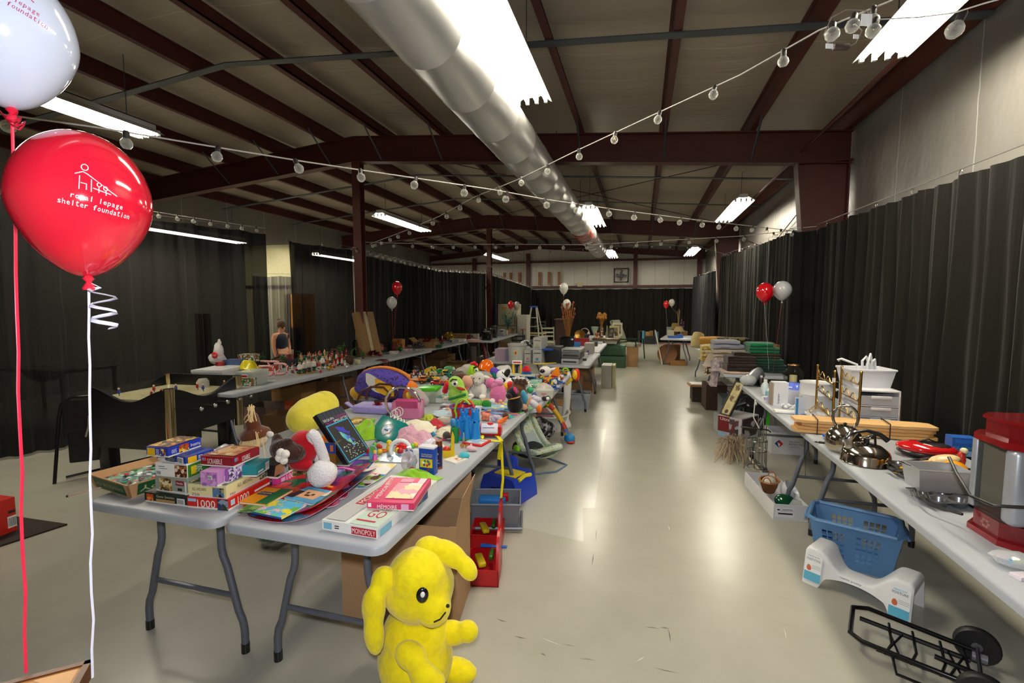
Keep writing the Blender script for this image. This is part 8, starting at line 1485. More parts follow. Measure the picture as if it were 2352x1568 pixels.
t = thing('monitor','black flat monitor facing the camera behind the printers','monitor',at(1302,802,T));s = mpp(t.location);sub(t,'screen',lambda m: m.box((0,0,18*s),(33*s,.03,24*s),M('08080a',.15),.004));sub(t,'stand',lambda m: m.box((0,.02,2.5*s),(14*s,.16,5*s),BLACK,.004))
gx('board_game','red boxed game standing on edge beside the monitor','board game',1334,794,38,18,'a01018',d=.05);gx('pc_tower','beige computer tower right of the printers','computer',1352,812,20,24,'a8a294',d=.3);t = gx('blue_basket','blue basket with a white bird toy in front of the red game','basket',1325,796,14,10,'2070b0',d=.12);gx('phone','white telephone on the table edge beside printers','telephone',1344,822,10,11,'c8c8c4',d=.12);gx('phone','black and white handset near the table corner','telephone',1340,828,12,5,'303032',d=.1);gx('purple_box','small violet carton by the computer tower','carton',1350,815,5,11,'584890',d=.05);gx('desk_phone','dark desk telephone near the far table corner','telephone',1364,795,14,10,'383434',d=.2);gx('white_phone','white corded phone at the far table corner','telephone',1378,790,9,5,'c8c8c8',d=.12)
o = at(1200,806,T+.05);m = MB();m.ell((0,.25,.1),.12,PIC(['d8d8d8','d8d8d8','18181a','d8d8d8','d0d0d0'],9,3),20);m.solo('soccer_ball','black and white football behind the white bucket','ball',o-V((0,0,.03)));gx('carton','tan carton behind the lilac file','carton',1160,800,24,14,KRAFT_D,.4)
# fridge corner
def stand(n,lb,cat,x,y0,y1,w_,Y,c,d=.5,rz=0): a = atY(x-w_/2,y0,Y);b = atY(x+w_/2,y0,Y);return closed_box(n,lb,(a.x,Y,0),rz,b.x-a.x,d,a.z,c if not isinstance(c,str) else PLA(c,.5),cat=cat)
t = stand('fridge','tall cream fridge with a yellow note at the far left','fridge',1165,698,770,42,14.6,'b8b494',.6);sub(t,'door_gap',lambda m: m.bx(0,-.006,.95,.62,-.001,.97,M('4a4438')));sub(t,'handle',lambda m: m.bx(.56,-.03,1.0,.58,-.005,1.3,STEEL));sub(t,'note',lambda m: m.bx(.12,-.004,1.5,.3,-.001,1.58,M('c8a040')))
stand('white_cabinet','narrow white cabinet right of the cream fridge','cabinet',1199,723,780,21,14.4,'c0bcb0',.5)
t = thing('step_ladder','white aluminium step ladder with a blue top','ladder',(atY(1226,704,15.6).x,15.6,0));zt = atY(1226,704,15.6).z;LA = M('c8c4b8',.4,.2)
for s_ in (-1,1): sub(t,'front_rail',lambda m: m.tube([(s_*.3,-.3,0),(s_*.08,0,zt)],.03,LA,6));sub(t,'rear_rail',lambda m: m.tube([(s_*.36,.4,0),(s_*.1,.05,zt)],.022,LA,6))
sub(t,'top_cap',lambda m: m.box((0,0,zt),(.24,.14,.06),PLA('2858b8')))
for k in range(1,5): sub(t,'step',lambda m: m.box((0,-.3+.06*k,.3*k),(.56-.08*k,.09,.03),LA))
pot_plant(at(1160,768,T)+V((0,.3,0)),.62,'bushy blue green artificial plant in front of the fridge','2c6c5c','a87840',150,.1,'plant','potted_plant',None,9,.12,0,.42);pot_plant(at(1180,766,T),.22,'small green potted plant beside the cream fridge','5c7038','98948c',50)
t = thing('bar_stool','small stool with a round red seat in front of the white cabinet','stool',V((atY(1201,760,13.9).x,13.9,.62)));sub(t,'seat',lambda m: m.cyl((0,0,.25),.075,.03,RED,16));sub(t,'post',lambda m: m.cyl((0,0,-.62),.015,.87,BLACK,8));sub(t,'base',lambda m: m.cyl((0,0,-.62),.14,.03,BLACK,14))
def chair(P,lb,c,rz=0,h=.85,seat='c8c0a0',n='chair'):
    t = thing(n,lb,'chair',P,rz);mt = PLA(c,.4)
    for x in (-.2,.2):
        for y in (-.2,.2): sub(t,'leg',lambda m: m.tube([(x,y,0),(x*.95,y*.95,.43 if y < 0 else h)],.017,mt,7))
    sub(t,'seat',lambda m: m.box((0,0,.44),(.44,.44,.05),CLO(seat,.2),.015));sub(t,'backrest',lambda m: [m.box((0,.19,z),(.38,.02,.05),mt) for z in (h-.05,h-.18,h-.3)]);return t
def side_table(P,lb,c,w_=.5,d=.4,h=.5):
    t = thing('side_table',lb,'table',P);mt = PLA(c,.4);sub(t,'table_top',lambda m: m.box((0,0,h),(w_,d,.04),mt,.006))
    for x in (-1,1):
        for y in (-1,1): sub(t,'leg',lambda m: m.bx(x*(w_/2-.03)-.018,y*(d/2-.03)-.018,0,x*(w_/2-.03)+.018,y*(d/2-.03)+.018,h,mt))
P = lambda x,y,z=0: V((at(x,y,z).x,at(x,y,z).y,0))
side_table(P(1224,764,.62),'pale cream table under the step ladder','b8ac78',.9,.6,.6);chair(P(1256,785,.45),'white wooden chair right of the cream table','c4c0a8',200,.95);side_table(P(1214,786,.45),'low black side table in front of the cream table','1c1a18',.7,.4,.42);chair(P(1192,790,.42),'dark wooden chair beside the low black table','1a1614',20,.7,'2a2018');t = chair(P(1240,770,.5),'green wire patio chair behind the white one','3c4c3c',10,1.05,'3c4438')
t = stand('pedestal','tall brown wooden pedestal cabinet in the far middle','cabinet',1288,735,790,24,11.6,M('3c2018',.5,0,.2,6),.4);sub(t,'top_board',lambda m: m.bx(-.03,-.03,atY(1288,735,11.6).z,.3,.43,atY(1288,735,11.6).z+.03,M('54382a',.4)))
DR = M('8a5a20',.8);vase(V((atY(1304,768,11.2).x,11.2,0)),.5,'tall brown floor vase of dried reeds and orange leaves',[(.16,0),(.3,.2),(.34,.5),(.2,.9),(.24,1)],M('2c1c14',.3),stuff=stems(30,.45,1.7,.18,DR,.005,M('a04c20',.7),.03,3));vase(at(1381,774,T),.3,'tall dark vase of dried golden wheat',[(.16,0),(.24,.3),(.28,.6),(.16,1)],M('3c2410',.3),stuff=stems(60,.25,.66,.13,M('8a5c18',.8),.006,M('a87020',.7),.045,4))
vase(at(1366,775,T),.3,'pale green fan shaped vase',[(.12,0),(.06,.15),(.3,.8),(.34,1)],PLA('98a890',.3));vase(at(1371,778,T),.16,'peach footed bowl in front of the fan vase',[(.3,0),(.25,.3),(.2,.4),(.45,.9),(.5,1)],PLA('c88868',.4));vase(at(1352,776,T),.18,'white figurine vase near the handled basket',[(.16,0),(.12,.3),(.22,.7),(.05,1)],PLA('c8c4b4',.3));vase(at(1382,778,T),.3,'tall brown and cream zigzag vase',[(.1,0),(.13,.2),(.09,.5),(.13,.8),(.08,1)],PIC(['b8a888','50381c'],30,2));vase(at(1394,776,T),.34,'slim glass bottle vase by the wheat',[(.1,0),(.14,.3),(.06,.6),(.05,1)],GLASS('a8a488',.5));vase(at(1408,776,T),.2,'white lilac cone ornament on the far vase table',[(.28,0),(.2,.4),(.02,1)],PLA('b8b4c0',.4))
t = thing('handled_basket','basket with tall hoop handle beside the red game','basket',at(1343,776,T+.02));sub(t,'basket_body',lambda m: m.lathe([(.1,0),(.14,.1),(.12,.1),(.001,.02)],M('2c2848',.7),16));sub(t,'handle',lambda m: m.tube([(.13*math.cos(R(18*k)),0,.1+.16*math.sin(R(18*k))) for k in range(11)],.01,PLA('a898a0'),6));t = thing('gold_plate','round gold plate on stand beside the handled basket','plate',at(1332,781,T));sub(t,'plate',lambda m: m.lathe([(.001,0),(.1,.0),(.14,.02),(.13,.03),(.001,.012)],BRASS,18,(0,0,.13),rx=65));sub(t,'stand',lambda m: m.box((0,.04,.02),(.08,.06,.04),BRASS))
for x,y,w_,h,c,c2,lb in ((1417,772,22,30,'b8b4a0','8a8468','white framed picture at the back of the vase table'),(1410,776,22,27,'a89868','4c4020','gold framed picture in front of the white one'),(1402,778,12,24,'1c1814','2c241c','small dark framed picture beside the gold one')):
    o = at(x,y,T)+V((0,.2,0));s = mpp(o);t = thing('framed_picture',lb,'picture',o);sub(t,'frame',lambda m: m.box((0,0,h*s/2),(w_*s,.03,h*s),PLA(c,.5)));sub(t,'picture',lambda m: m.box((0,-.016,h*s/2),(w_*s*.7,.004,h*s*.7),PIC([c2,'6a6048','3c3420'],8,2)))
m = MB();m.box((0,0,.02),(.7,.4,.04),PIC(['5c4a2c','8a6c34','48381c'],14,3),.01);m.solo('woven_tray','flat brown woven tray along the far table front','tray',at(1392,780,T)+V((0,.06,0)))
P2 = P(1450,790);t = thing('patio_chair','green metal patio chair with pale striped cushions','chair',V((atY(1447,800,14.6).x,14.6,0)),65);GR = M('1c3828',.4,.3)
for x in (-.26,.26): sub(t,'side_frame',lambda m: m.tube([(x,-.36,0),(x,-.3,.6),(x,.2,.6),(x,.32,.42),(x,.5,0)],.02,GR,7));sub(t,'back_post',lambda m: m.tube([(x,.2,.4),(x,.5,1.15)],.018,GR,7))
sub(t,'seat_cushion',lambda m: m.box((0,0,.42),(.5,.55,.12),PIC(['a8a890','8c9078','b4b098'],30,2,'x',.9),.04));sub(t,'back_cushion',lambda m: m.box((0,.4,.82),(.5,.12,.74),PIC(['a8a890','8c9078','b4b098'],30,2,'x',.9),.04,rx=-22))
closed_box('storage_tote','upper dark green tote under the far vase table',(-1.05,12.35,.32),0,.66,.5,.26,PLA('284c30',.5),lid=PLA('345c3c',.5),cat='tote');closed_box('storage_tote','lower dark green tote under the far vase table',(-1.08,12.3,0),0,.7,.55,.3,PLA('244428',.5),lid=PLA('30543a',.5),cat='tote');open_box('carton','brown carton right of the green totes',(-.36,12.6,0),0,.3,.4,.5,KRAFT_D,[('right',60,.6)]);t = closed_box('pc_case','white computer case on the floor by the printer table',(-.74,9.2,0),0,.2,.45,.45,PLA('a8a49c',.5),cat='computer');closed_box('beige_panel','beige boxed panel beside the white computer case',(-.53,9.25,0),0,.05,.4,.45,PLA('b4ac80',.5),cat='panel')
# appliances far left
for k,(x,y,w_,h,c,lb) in enumerate(((1117,782,22,28,'101012','large black coffee machine on the left appliance table'),(1133,776,14,28,'18181a','black blender beside the coffee machine'),(1150,772,18,16,'9c9c9c','steel toaster on the appliance table'),(1158,770,14,12,'b0aca0','white mixer behind the steel toaster'),(1125,772,10,18,'2c2c2e','dark kettle behind the black blender'),(1120,781,12,8,'5c5a54','grey grill near the table front'))):
    o = at(x,y,T);s = mpp(o);t = thing('kitchen_appliance',lb,'appliance',o,5);sub(t,'housing',lambda m: m.box((0,.1,h*s*.5),(w_*s,.2,h*s),M(c,.2,.2 if k in (2,) else 0),.02));sub(t,'chrome_band',lambda m: m.box((0,-.002,h*s*.75),(w_*s*.7,.01,h*s*.12),CHROME));sub(t,'control_knob',lambda m: m.cyl((w_*s*.2,0,h*s*.3),w_*s*.09,.015,STEEL,10,rx=90))
m = MB();m.prism([(-.12,0),(.12,0),(.12,.1),(0,.18),(-.12,.1)],0,.12,M('a89860',.6),XZ);m.solo('bird_house','small wooden bird house behind the black blender','bird house',at(1140,752,T+.12)+V((0,.3,-.1)))
# far right table
for x,y,h,c,lb in ((1547,756,.34,'8a7038','tan shaded lamp on the orchid table'),(1555,758,.26,'a8946c','second cream shaded lamp behind the tan one')): t = thing('table_lamp',lb,'lamp',at(x+4,y+13,T));sub(t,'lamp_shade',lambda m: m.lathe([(.15,h*.5),(.09,h*1.05),(.085,h*1.05),(.145,h*.5)],CLO(c,.2),16));sub(t,'base',lambda m: m.lathe([(.06,0),(.02,.03),(.04,.1),(.015,h*.55)],M('3c2c1c',.4),12))
pot_plant(at(1566,769,T),.52,'purple orchid in a white pot on the far table','3c5030','a8a498',16,.09,'plant','orchid','a04898',4,.1,0,.25);vase(at(1558,769,T),.2,'white vase with tall bare twisted branch',[(.2,0),(.3,.4),(.2,1)],PLA('b8b09c'),stuff=stems(3,.15,.85,.06,M('8a7848',.7),.012,None,.02,6))
for x,y,w_,h,c,lb in ((1540,772,14,14,'b0a88c','cream crate of crafts on the orchid table'),(1547,776,26,5,'2850a0','blue tray at the front of the orchid table'),(1562,776,12,8,'2858a8','blue basket at the front right of the orchid table'),(1572,770,12,9,'8a5c1c','amber wicker tray by the orchid'),(1551,770,14,8,'7a5420','brown wicker tray before the lamp'),(1537,769,12,18,'788474','green framed picture at the left of the orchid table')): gx('craft_item',lb,'box',x,y,w_,h,c,d=.12)
m = MB();m.bx(0,0,0,.03,.5,.95,M('b8b494',.6));m.solo('leaning_board','pale board leaning on the left end of the orchid table','board',(.56,13.2,0),0).rotation_euler = (0,R(-12),0)
stand('carton','brown carton under the orchid table','carton',1550,793,822,26,13.9,KRAFT_D,.4);open_box('crate','low tan crate on the floor under the orchid table',(.78,13.2,0),0,.4,.3,.14,M('7a5420',.7));m = MB();m.cyl((0,0,.3),.26,.03,M('7a4c28',.6),20,rx=80);m.solo('round_board','round brown board leaning beneath the orchid table','board',(.7,13.35,0))
for k,(x,c) in enumerate(((1476,'4888a0'),(1487,'8a6c38'),(1496,'705028'),(1508,'385878'),(1470,'202022'))): stand('bag_stack',['light blue','tan','brown','steel blue','black'][k]+' bag standing against the far curtain','bag',x,760+(k % 2)*2,780,9,20.6,c,.3)
m = MB();m.bx(0,0,0,3,.05,.02,M('b04858',.7));m.solo('red_floor_strip','red strip lying on the floor before the far curtain','strip',(-1,20.3,0));stand('duffel','low black duffel bag in front of the far curtain','bag',1493,772,782,26,20.2,'0e0e10',.4)
t = thing('wall_fan','square dark framed wall fan hung high on the far wall','fan',atY(1427,632,YF-.4));sub(t,'frame',lambda m: m.tube([(-.3,0,-.3),(.3,0,-.3),(.3,0,.3),(-.3,0,.3)],.04,BLACK,6,True));sub(t,'blade',lambda m: [m.box((.12*math.cos(R(90*k)),.03,.12*math.sin(R(90*k))),(.22,.01,.1),M('242426',.4),ry=-90*k+20) for k in range(4)]);sub(t,'guard',lambda m: [m.tube([(r_*math.cos(R(20*k)),-.03,r_*math.sin(R(20*k))) for k in range(18)],.006,M('38383a'),4,True) for r_ in (.08,.16,.24)]);sub(t,'chain',lambda m: m.tube([(-.2,0,.3),(0,.05,.9),(.2,0,.3)],.006,STEEL,4))
t = thing('exit_sign','small pale exit sign on the far wall beam','sign',atY(1332,653,YF-.2));sub(t,'sign_box',lambda m: m.box((0,0,0),(.22,.05,.2),M('b8b088',.5)))
# ================================================================ LEFT FLOOR: hockey game, chair, person
Lc,Nc = at(205,893,.85),at(388,900,.85);rz = ang(Lc,Nc);w_ = (Nc-Lc).length;d_ = .82;o = V((Lc.x,Lc.y,0));t = thing('hockey_game','black table hockey game with white ice and chrome corner post','hockey game',o,rz);BKP = M('101012',.3,0,.1,10)
def sidep(m,x,s_):
    pts = [(0,.42),(d_,.42)]+[(d_*(1-k/14),.87-.13*math.sin(math.pi*k/14)**2) for k in range(15)];m.prism(pts,x-.015,x+.015,BKP,Matrix(((0,0,1,0),(1,0,0,0),(0,1,0,0),(0,0,0,1))))
sub(t,'side_panel',lambda m: sidep(m,w_,1));sub(t,'side_panel',lambda m: sidep(m,0,1))
sub(t,'end_panel',lambda m: m.prism([(0,.3),(w_,.3)]+[(w_*(1-k/14),.87-.13*math.sin(math.pi*k/14)**2) for k in range(15)],-.015,.015,BKP,XZ));sub(t,'end_panel',lambda m: m.bx(0,d_-.015,.4,w_,d_+.015,.88,BKP))
sub(t,'ice_surface',lambda m: m.bx(.02,.02,.735,w_-.02,d_-.02,.76,PIC(['c0b890','c8c098','bcb48c'],6,2,rough=.2)))
for x,y in ((w_,0),(w_,d_),(0,d_)): sub(t,'corner_post',lambda m: m.cyl((x,y,.34),.045,.54,MET('c8b890',.12),16))
for x,y in ((.08,.08),(w_-.06,.1),(.08,d_-.1),(w_-.08,d_-.1)): lg = sub(t,'leg',lambda m: m.box((x,y,.26),(.12,.12,.5),BKP,.02));sub(lg,'leveller',lambda m: (m.cyl((x,y,0),.07,.012,CHROME,14),m.cyl((x,y,0),.015,.04,CHROME,8)))
sub(t,'lower_arch',lambda m: m.prism([(.1,.3),(w_-.1,.3),(w_-.1,.42),(.1,.42)],.4,.43,BKP,XZ))
for k in range(5): y = .2+.16*k;rd = sub(t,'control_rod',lambda m: m.tube([(w_+.01,y,.66),(w_+.14,y-.02,.66)],.007,CHROME,7));sub(rd,'knob',lambda m: m.ell((w_+.16,y-.024,.66),.022,CHROME,12))
for k,(u,v,c) in enumerate(((.15,.2,'2c3c90'),(.35,.45,'a82028'),(.6,.3,'a02028'),(.55,.55,'2c3c90'),(.7,.7,'a82028'),(.85,.62,'30409c'),(.9,.9,'a82028'),(.62,.16,'a02028'))): sub(t,'player',lambda m: (m.tube([(u*w_,v*d_,.745),(u*w_,v*d_,.775)],.01,PLA('d8d8d8'),6),m.ell((u*w_,v*d_,.795),(.016,.012,.024),PLA(c),8),m.ell((u*w_,v*d_,.826),.011,PLA('d8b090'),7),m.tube([(u*w_,v*d_,.79),(u*w_+.03,v*d_-.02,.75)],.003,BLACK,4)))
sub(t,'goal',lambda m: m.lathe([(.06,.76),(.06,.82),(.04,.85),(.035,.85)],GLASS('e8e4d8',.5),14,(w_*.62,d_-.1,0)))
a,b = at(155,1098,0)+V((.05,-.13,0)),at(335,1075,0)+V((.05,-.13,0));t = thing('folding_chair','black folded chair standing in front of the hockey game','chair',a,ang(a,b));w_ = (b-a).length*.72;CF = M('161618',.25,.3)
sub(t,'back_frame',lambda m: m.tube([(0,0,0),(.05,.05,.6),(.07,.06,.72),(.14,.07,.78),(w_-.08,.07,.78),(w_,.06,.72),(w_+.02,.04,.55),(w_+.03,.02,.3)],.014,CF,9));sub(t,'back_panel',lambda m: m.box((w_/2+.03,.06,.6),(w_*.8,.02,.3),M('0e0e10',.4),.03));sub(t,'seat_panel',lambda m: m.box((w_/2+.04,.1,.32),(w_*.8,.03,.34),M('0c0c0e',.4),.03));sub(t,'white_strip',lambda m: m.tube([(w_*.62,.04,.6),(w_*.6,.04,.5),(w_*.54,.04,.4)],.008,M('b8a8a8'),5));sub(t,'foot_rail',lambda m: m.tube([(.05,.1,.02),(w_+.35,.5,.03)],.012,CF,7))
# person seated behind the tables
def skin(parent,name,pts,edges,mat,lv=2):
    me = bpy.data.meshes.new(name);me.from_pydata([p[:3] for p in pts],edges,[]);me.materials.append(mat);o = bpy.data.objects.new(name,me);COL.objects.link(o);o.parent = parent
    md = o.modifiers.new('skin','SKIN');md.use_smooth_shade = True
    for i,p in enumerate(pts): v = me.skin_vertices[0].data[i];v.radius = (p[3],p[4] if len(p) > 4 else p[3]);v.use_root = i == 0
    s_ = o.modifiers.new('sub','SUBSURF');s_.levels = lv;s_.render_levels = lv;return o
pp = atY(645,760,8.6);o = V((pp.x,8.6,0));zh = atY(645,737,8.6).z;dz = zh-1.24
t = thing('person','person in a dark sleeveless top looking down behind the christmas table','person',o,-8);SK = M('c08868',.5,0,.06,12);NV = CLO('1a2030',.4,40)
skin(t,'body',[(-.03,.0,.48,.14),(-.05,.01,.68,.13),(-.05,.01,.88,.14),(-.02,.0,1.0+dz*.5,.07),(.03,-.01,1.07+dz,.05),(.05,-.02,1.14+dz,.085,.1),(.09,-.02,1.09+dz,.06),(-.02,-.17,.95,.058),(-.01,-.19,.72,.045),(.03,-.17,.5,.035),(.05,-.16,.43,.03),(-.02,.16,.95,.055),(.04,.17,.72,.042),(.14,.1,.6,.03),(.2,.06,.58,.03),(.35,-.1,.47,.08),(.4,-.1,.12,.055),(.35,.1,.47,.08),(.4,.1,.12,.055),(.5,-.1,.05,.04),(.5,.1,.05,.04)],
     [(0,1),(1,2),(2,3),(3,4),(4,5),(5,6),(2,7),(7,8),(8,9),(9,10),(2,11),(11,12),(12,13),(13,14),(0,15),(15,16),(0,17),(17,18),(16,19),(18,20)],SK)
sub(t,'top',lambda m: m.lathe([(.165,.46),(.165,.7),(.17,.88),(.13,.98),(.09,1.0)],NV,18,(-.045,0,0),sy=1.02));sub(t,'hair',lambda m: (m.ell((.015,-.005,1.16+dz),(.1,.105,.11),CLO('4a3424',.6,60),14),m.ell((-.05,0,1.26+dz),.045,CLO('4a3424',.6,60),10)));sub(t,'face',lambda m: (m.ell((.14,-.02,1.09+dz),(.014,.012,.016),SK,8),[m.ell((.115,y,1.115+dz),.009,BLACK,6) for y in (-.05,.015)],m.ell((.125,-.02,1.06+dz),(.01,.022,.006),M('a05850'),6)))
for k in range(5): sub(t,'finger',lambda m: m.tube([(.03+.014*k,-.16,.42-.01*abs(k-2)),(.035+.015*k,-.165,.375-.006*(2-abs(k-2))),(.045+.014*k,-.158,.34-.008*(2-abs(k-2)))],[.009,.008,.006],SK,6))
for k in range(5): sub(t,'finger',lambda m: m.tube([(.19,.04+.013*k,.58),(.235,.036+.013*k,.575+.004*k),(.255,.034+.013*k,.55)],[.009,.008,.006],SK,6))
sub(t,'trousers',lambda m: [m.tube([(0,y,.47),(.34,y,.47),(.4,y,.36),(.4,y,.1)],[.11,.1,.08,.07],CLO('5c1418',.4),12) for y in (-.1,.1)])
sub(t,'held_cup',lambda m: m.cyl((.25,.06,.55),.035,.09,PLA('b8b098'),12));t = thing('stool','low dark stool under the seated person','stool',o,0);sub(t,'seat',lambda m: m.cyl((0,0,.3),.17,.04,BLACK,16))
for k in range(3): sub(t,'leg',lambda m: m.tube([(.1*math.cos(2.1*k),.1*math.sin(2.1*k),.3),(.16*math.cos(2.1*k),.16*math.sin(2.1*k),0)],.014,BLACK,6))
# mat and red box, wooden table corner, boards behind the sheer curtain
a,b,c = at(0,1256,0),at(155,1206,0),at(40,1189,0);m = MB();n_ = (c-b)*1.6;m.add([*(p+V((0,0,.012)) for p in (a-(b-a)*.8,b,b+n_,a-(b-a)*.8+n_)),*(a-(b-a)*.8,b,b+n_,a-(b-a)*.8+n_)],[[0,1,2,3],[0,4,5,1],[1,5,6,2],[2,6,7,3],[3,7,4,0]],M('2c221c',.95,0,.2,60,.4));m.solo('floor_mat','dark brown floor mat at the left edge of the picture','mat')
Q_ = at(40,1216,.012);a = at(0,1231,.012);rz = ang(a,Q_);h = 78*mpp(Q_);closed_box('red_carton','red carton with white barcode label on the dark mat',Q_-(Q_-a).normalized()*.5,rz,.5,.35,h,PLA('c02418',.4),barcode('front',.95,.3,.1,.34)+[('front',.95,.6,.08,.08,INK)])
Ac = at(213,1515,.78);B2 = at(0,1570,.78);d1 = (B2-Ac).normalized();d2 = V((-d1.y,d1.x,0));d2 = d2 if d2.y < 0 else -d2;t = thing('wooden_table','wooden parquet topped table just below the white balloon string','table',(0,0,0));WT = M('b07840',.4,0,.3,9)
f = lambda u,v,z: Ac+d1*u+d2*v+V((0,0,z))
def slab(m,u0,v0,u1,v1,z0,z1,mt): m.add([f(u,v,z) for z in (z0,z1) for u,v in ((u0,v0),(u1,v0),(u1,v1),(u0,v1))],[[0,3,2,1],[4,5,6,7],[0,1,5,4],[1,2,6,5],[2,3,7,6],[3,0,4,7]],mt)
sub(t,'table_top',lambda m: (slab(m,.012,.012,.9,.5,-.03,-.001,WT),[m.add([f(.02+.1*k,.02,0),f(.1+.1*k,.02,0),f(.02+.1*k,.1,0)],[[0,1,2]],M('c89050',.4,0,.25,9)) for k in range(8)]));sub(t,'edge_trim',lambda m: (slab(m,0,0,.9,.014,-.035,.003,M('5c3418',.4,0,.2,9)),slab(m,0,0,.014,.5,-.035,.003,M('5c3418',.4,0,.2,9))))
for u,v in ((.05,.05),(.85,.05),(.05,.45),(.85,.45)): sub(t,'leg',lambda m: slab(m,u-.025,v-.025,u+.025,v+.025,-.78,-.03,WT))
for x in (453,472): p = atY(x,720,6.2);m = MB();m.bx(p.x-.06,6.2,0,p.x+.06,6.24,p.z,M('8a5428',.6));m.solo('wood_plank','brown plank seen dimly through the sheer curtain, '+('left' if x < 460 else 'right')+' one','plank')
side_table(V((-8.2,4.6,0)),'dim table behind the sheer black curtain','8a8070',1.6,.7,.74);bag_blob(V((-8.3,4.6,.53)),.5,.4,.3,'pale heap on the table behind the sheer curtain',CLO('8a806c',.5),seed=6,tie=False)
# ================================================================ CROWDS OF SMALL THINGS
random.seed(77)
for c,nm,n in (('b01420','red',16),('c89828','gold',12),('b8b8bc','silver',12),('107030','green',10),('d8d4cc','white',8)):
    src = None
    for k in range(n):
        u = random.random();x = 684+u*108;y0 = 862-u*22;y = y0-random.uniform(2,20);P_ = at(x,y,T);lb = f'small {nm} bauble in the crowd of ornaments on the first christmas table'
        if not src: src = bauble(P_,.018,lb,c,nm+' baubles in the ornament crowd')
        else: dup(src,P_,0,lb)
for c,nm,n in (('8c1820','dark red',9),('c8c0b0','cream',9),('205c30','green',8)):
    src = None
    for k in range(n):
        u = random.random();x = 845+u*200;y = 826-u*40-random.uniform(2,14);P_ = at(x,y,T);lb = f'small {nm} trinket packet scattered along the further christmas tables'
        if not src: m = MB();m.box((0,0,.02),(.07,.05,.04),PLA(c,.3),.006);src = m.solo('ornament_packet',lb,'packet',P_,10,nm+' trinket packets')
        else: o = src.copy();COL.objects.link(o);o.location = P_;o.rotation_euler = (0,0,random.uniform(0,3))
def brick(n_,lb,grp,c,spots,s0,kind):
    src = None
    for x,y,z in spots:
        P_ = at(x,y,T+z);s = s0*mpp(P_)
        if not src:
            m = MB();mt = PLA(c,.3)
            if kind == 'brick': m.box((0,0,s*.3),(s,s*.6,s*.6),mt,s*.05);[m.cyl((q*s*.25,0,s*.6),s*.14,s*.14,mt,8) for q in (-1,1)]
            elif kind == 'ball': m.ell((0,0,s*.4),s*.4,mt,10)
            else: m.tube([(s*.35*math.cos(R(30*k)),s*.35*math.sin(R(30*k)),s*.15) for k in range(12)],s*.12,mt,7,True)
            src = m.solo(n_,lb,'toy',P_,random.uniform(0,90),grp)
        else: o = src.copy();COL.objects.link(o);o.location = P_;o.rotation_euler = (0,0,random.uniform(0,3))
R_ = random.uniform
cor = lambda n: [(R_(1244,1292),0,0) for _ in range(n)]
def cspots(n): return [(x,R_(852,868)+(1292-x)*.45*random.random()+6,.0) for x,_,_ in cor(n)]
for c,nm in (('e8c418','yellow'),('c81c20','red'),('2050b0','blue'),('e8e8e8','white'),('e88018','orange'),('208840','green')):
    brick('toy_brick',f'{nm} toy brick in the crowd of toys at the far table corner',nm+' bricks at the far toy corner',c,cspots(6),11,'brick')
lrow = lambda n: [(R_(950,1056),R_(848,884),0) for _ in range(n)]
for c,nm in (('28803c','green'),('e8b818','yellow'),('303030','black'),('b01c20','red'),('c8c4bc','grey')):
    brick('toy_block',f'{nm} toy block among the toy trucks',nm+' blocks among the toy trucks',c,lrow(6),14,'brick')
mid = lambda n: [(R_(842,1040),R_(968,1046),0) for _ in range(n)]
for c,nm,kd in (('d83060','pink','ring'),('38a0c8','sky blue','ball'),('e8c020','yellow','ball'),('8848b0','violet','ring'),('60b030','lime','ball'),('e87020','orange','ring'),('b81c24','red','ball')):
    brick('plastic_toy',f'small {nm} plastic toy in the middle of the front toy heap',nm+' toys in the front toy heap',c,mid(5),15,kd)
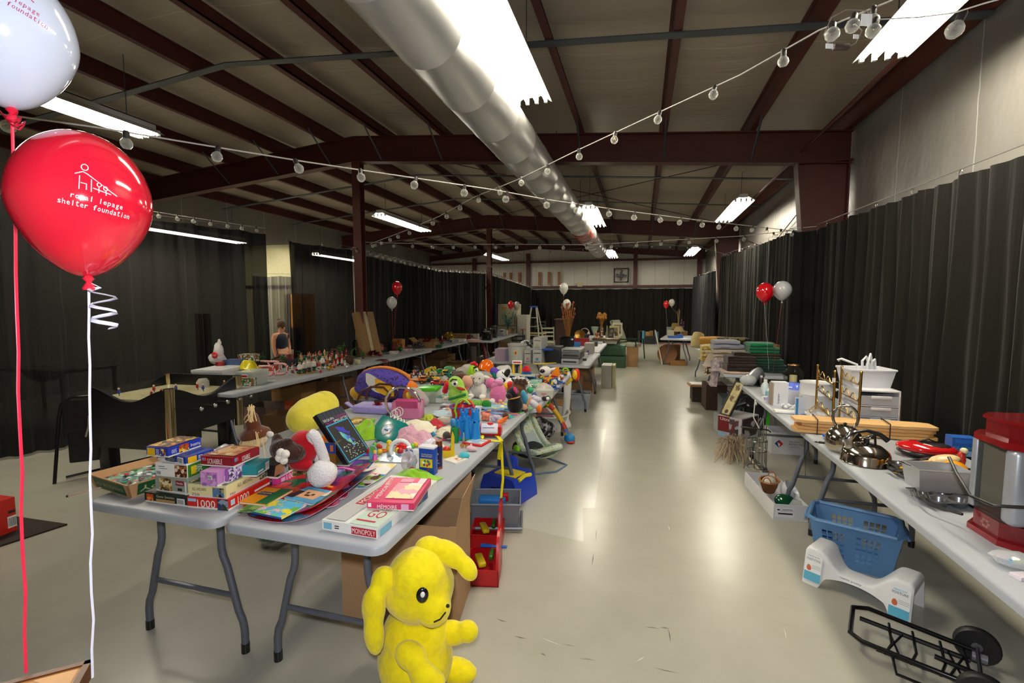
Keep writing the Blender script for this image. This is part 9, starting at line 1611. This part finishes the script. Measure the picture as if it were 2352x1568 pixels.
for k,(x,y,w_,d,h,c,lb) in enumerate(((890,975,.16,.12,.05,['e8d048','c8b098','98803c'],'yellow patterned cloth pouch behind the teal case'),(830,968,.2,.16,.03,['a88838','6c5c38','d8c078'],'brown and gold printed scarf under the lime bag'),(905,950,.14,.12,.06,['202024','2c2c30','181818'],'black fabric pouch under the lavender handbag'),(1000,978,.14,.1,.06,['b82030','c83848','a01828'],'red plush cushion beside the cream cloth'),(1022,992,.16,.12,.04,['d8d0b8','c8c098','e0d8c8'],'beige doll clothes below the bead bag'),(985,1020,.14,.1,.05,['e8e4ec','d8d4e0','c8c4d8'],'white doll dress by the pink fleece'),(850,1040,.12,.08,.02,['70489c','8858b0','503878'],'violet paper packet beside the sequin picture'),(925,938,.14,.1,.05,['e0b0c8','d898b8','e8c8d8'],'pale pink hat behind the pink purse'))):
    crumple('cloth_item',lb,'cloth',at(x,y,T),w_,d,h,PIC(c,30,k,rough=.8),rz=20*k,seed=50+k,k=1.8)
for b_,l_,ht,nm,n in (('b01c24','e0dcd4','b01c24','red coated',10),('d8d0c4','a82028','186040','white coated',9),('1c6038','6a3c20','b8923c','green coated',9),('8a5430','4a2c18','a82020','brown coated',7)):
    src = None
    for k in range(n):
        x = R_(690,800);P_ = at(x,853-(x-684)*.17-R_(4,20),T);lb = f'small {nm} ornament figurine in the crowd at the back of the first christmas table'
        if not src: src = figure(P_,19*mpp(P_)*1.2,0,lb,b_,l_,'d8b090',ht,'cone','figurine','ornament_figurine',nm+' figurines in the ornament crowd',False,'b89848')
        else: dup(src,P_,R_(-60,60),lb)
for k,(x,y,L,a,c,lb) in enumerate(((2085,1062,.2,10,'1c1a18','black ladle handle lying before the red toaster'),(2110,1070,.22,-8,'2a2420','dark brown salad fork before the red toaster'),(2098,1078,.24,20,'d8a858','light wooden spatula in front of the red toaster'),(2128,1064,.18,35,'181818','black potato masher beside the cream spoon'),(2072,1082,.16,-20,'3a3a3c','grey steel tongs at the table edge by the squat kettle'),(2090,1090,.22,4,'e0a040','amber handled spreader nearest the table edge'))):
    o = at(x,y,T+.012+.006*k);t = thing('utensil',lb,'utensil',o,a,'kitchen utensils');sub(t,'handle',lambda m: m.tube([(0,0,0),(L*.3,0,.006),(L*.6,0,.01)],[.009,.011,.007],PLA(c,.35),7,flat=.7));sub(t,'blade',lambda m: m.ell((L*.8,0,.014),(L*.22,.026,.007),PLA(c,.3),10))
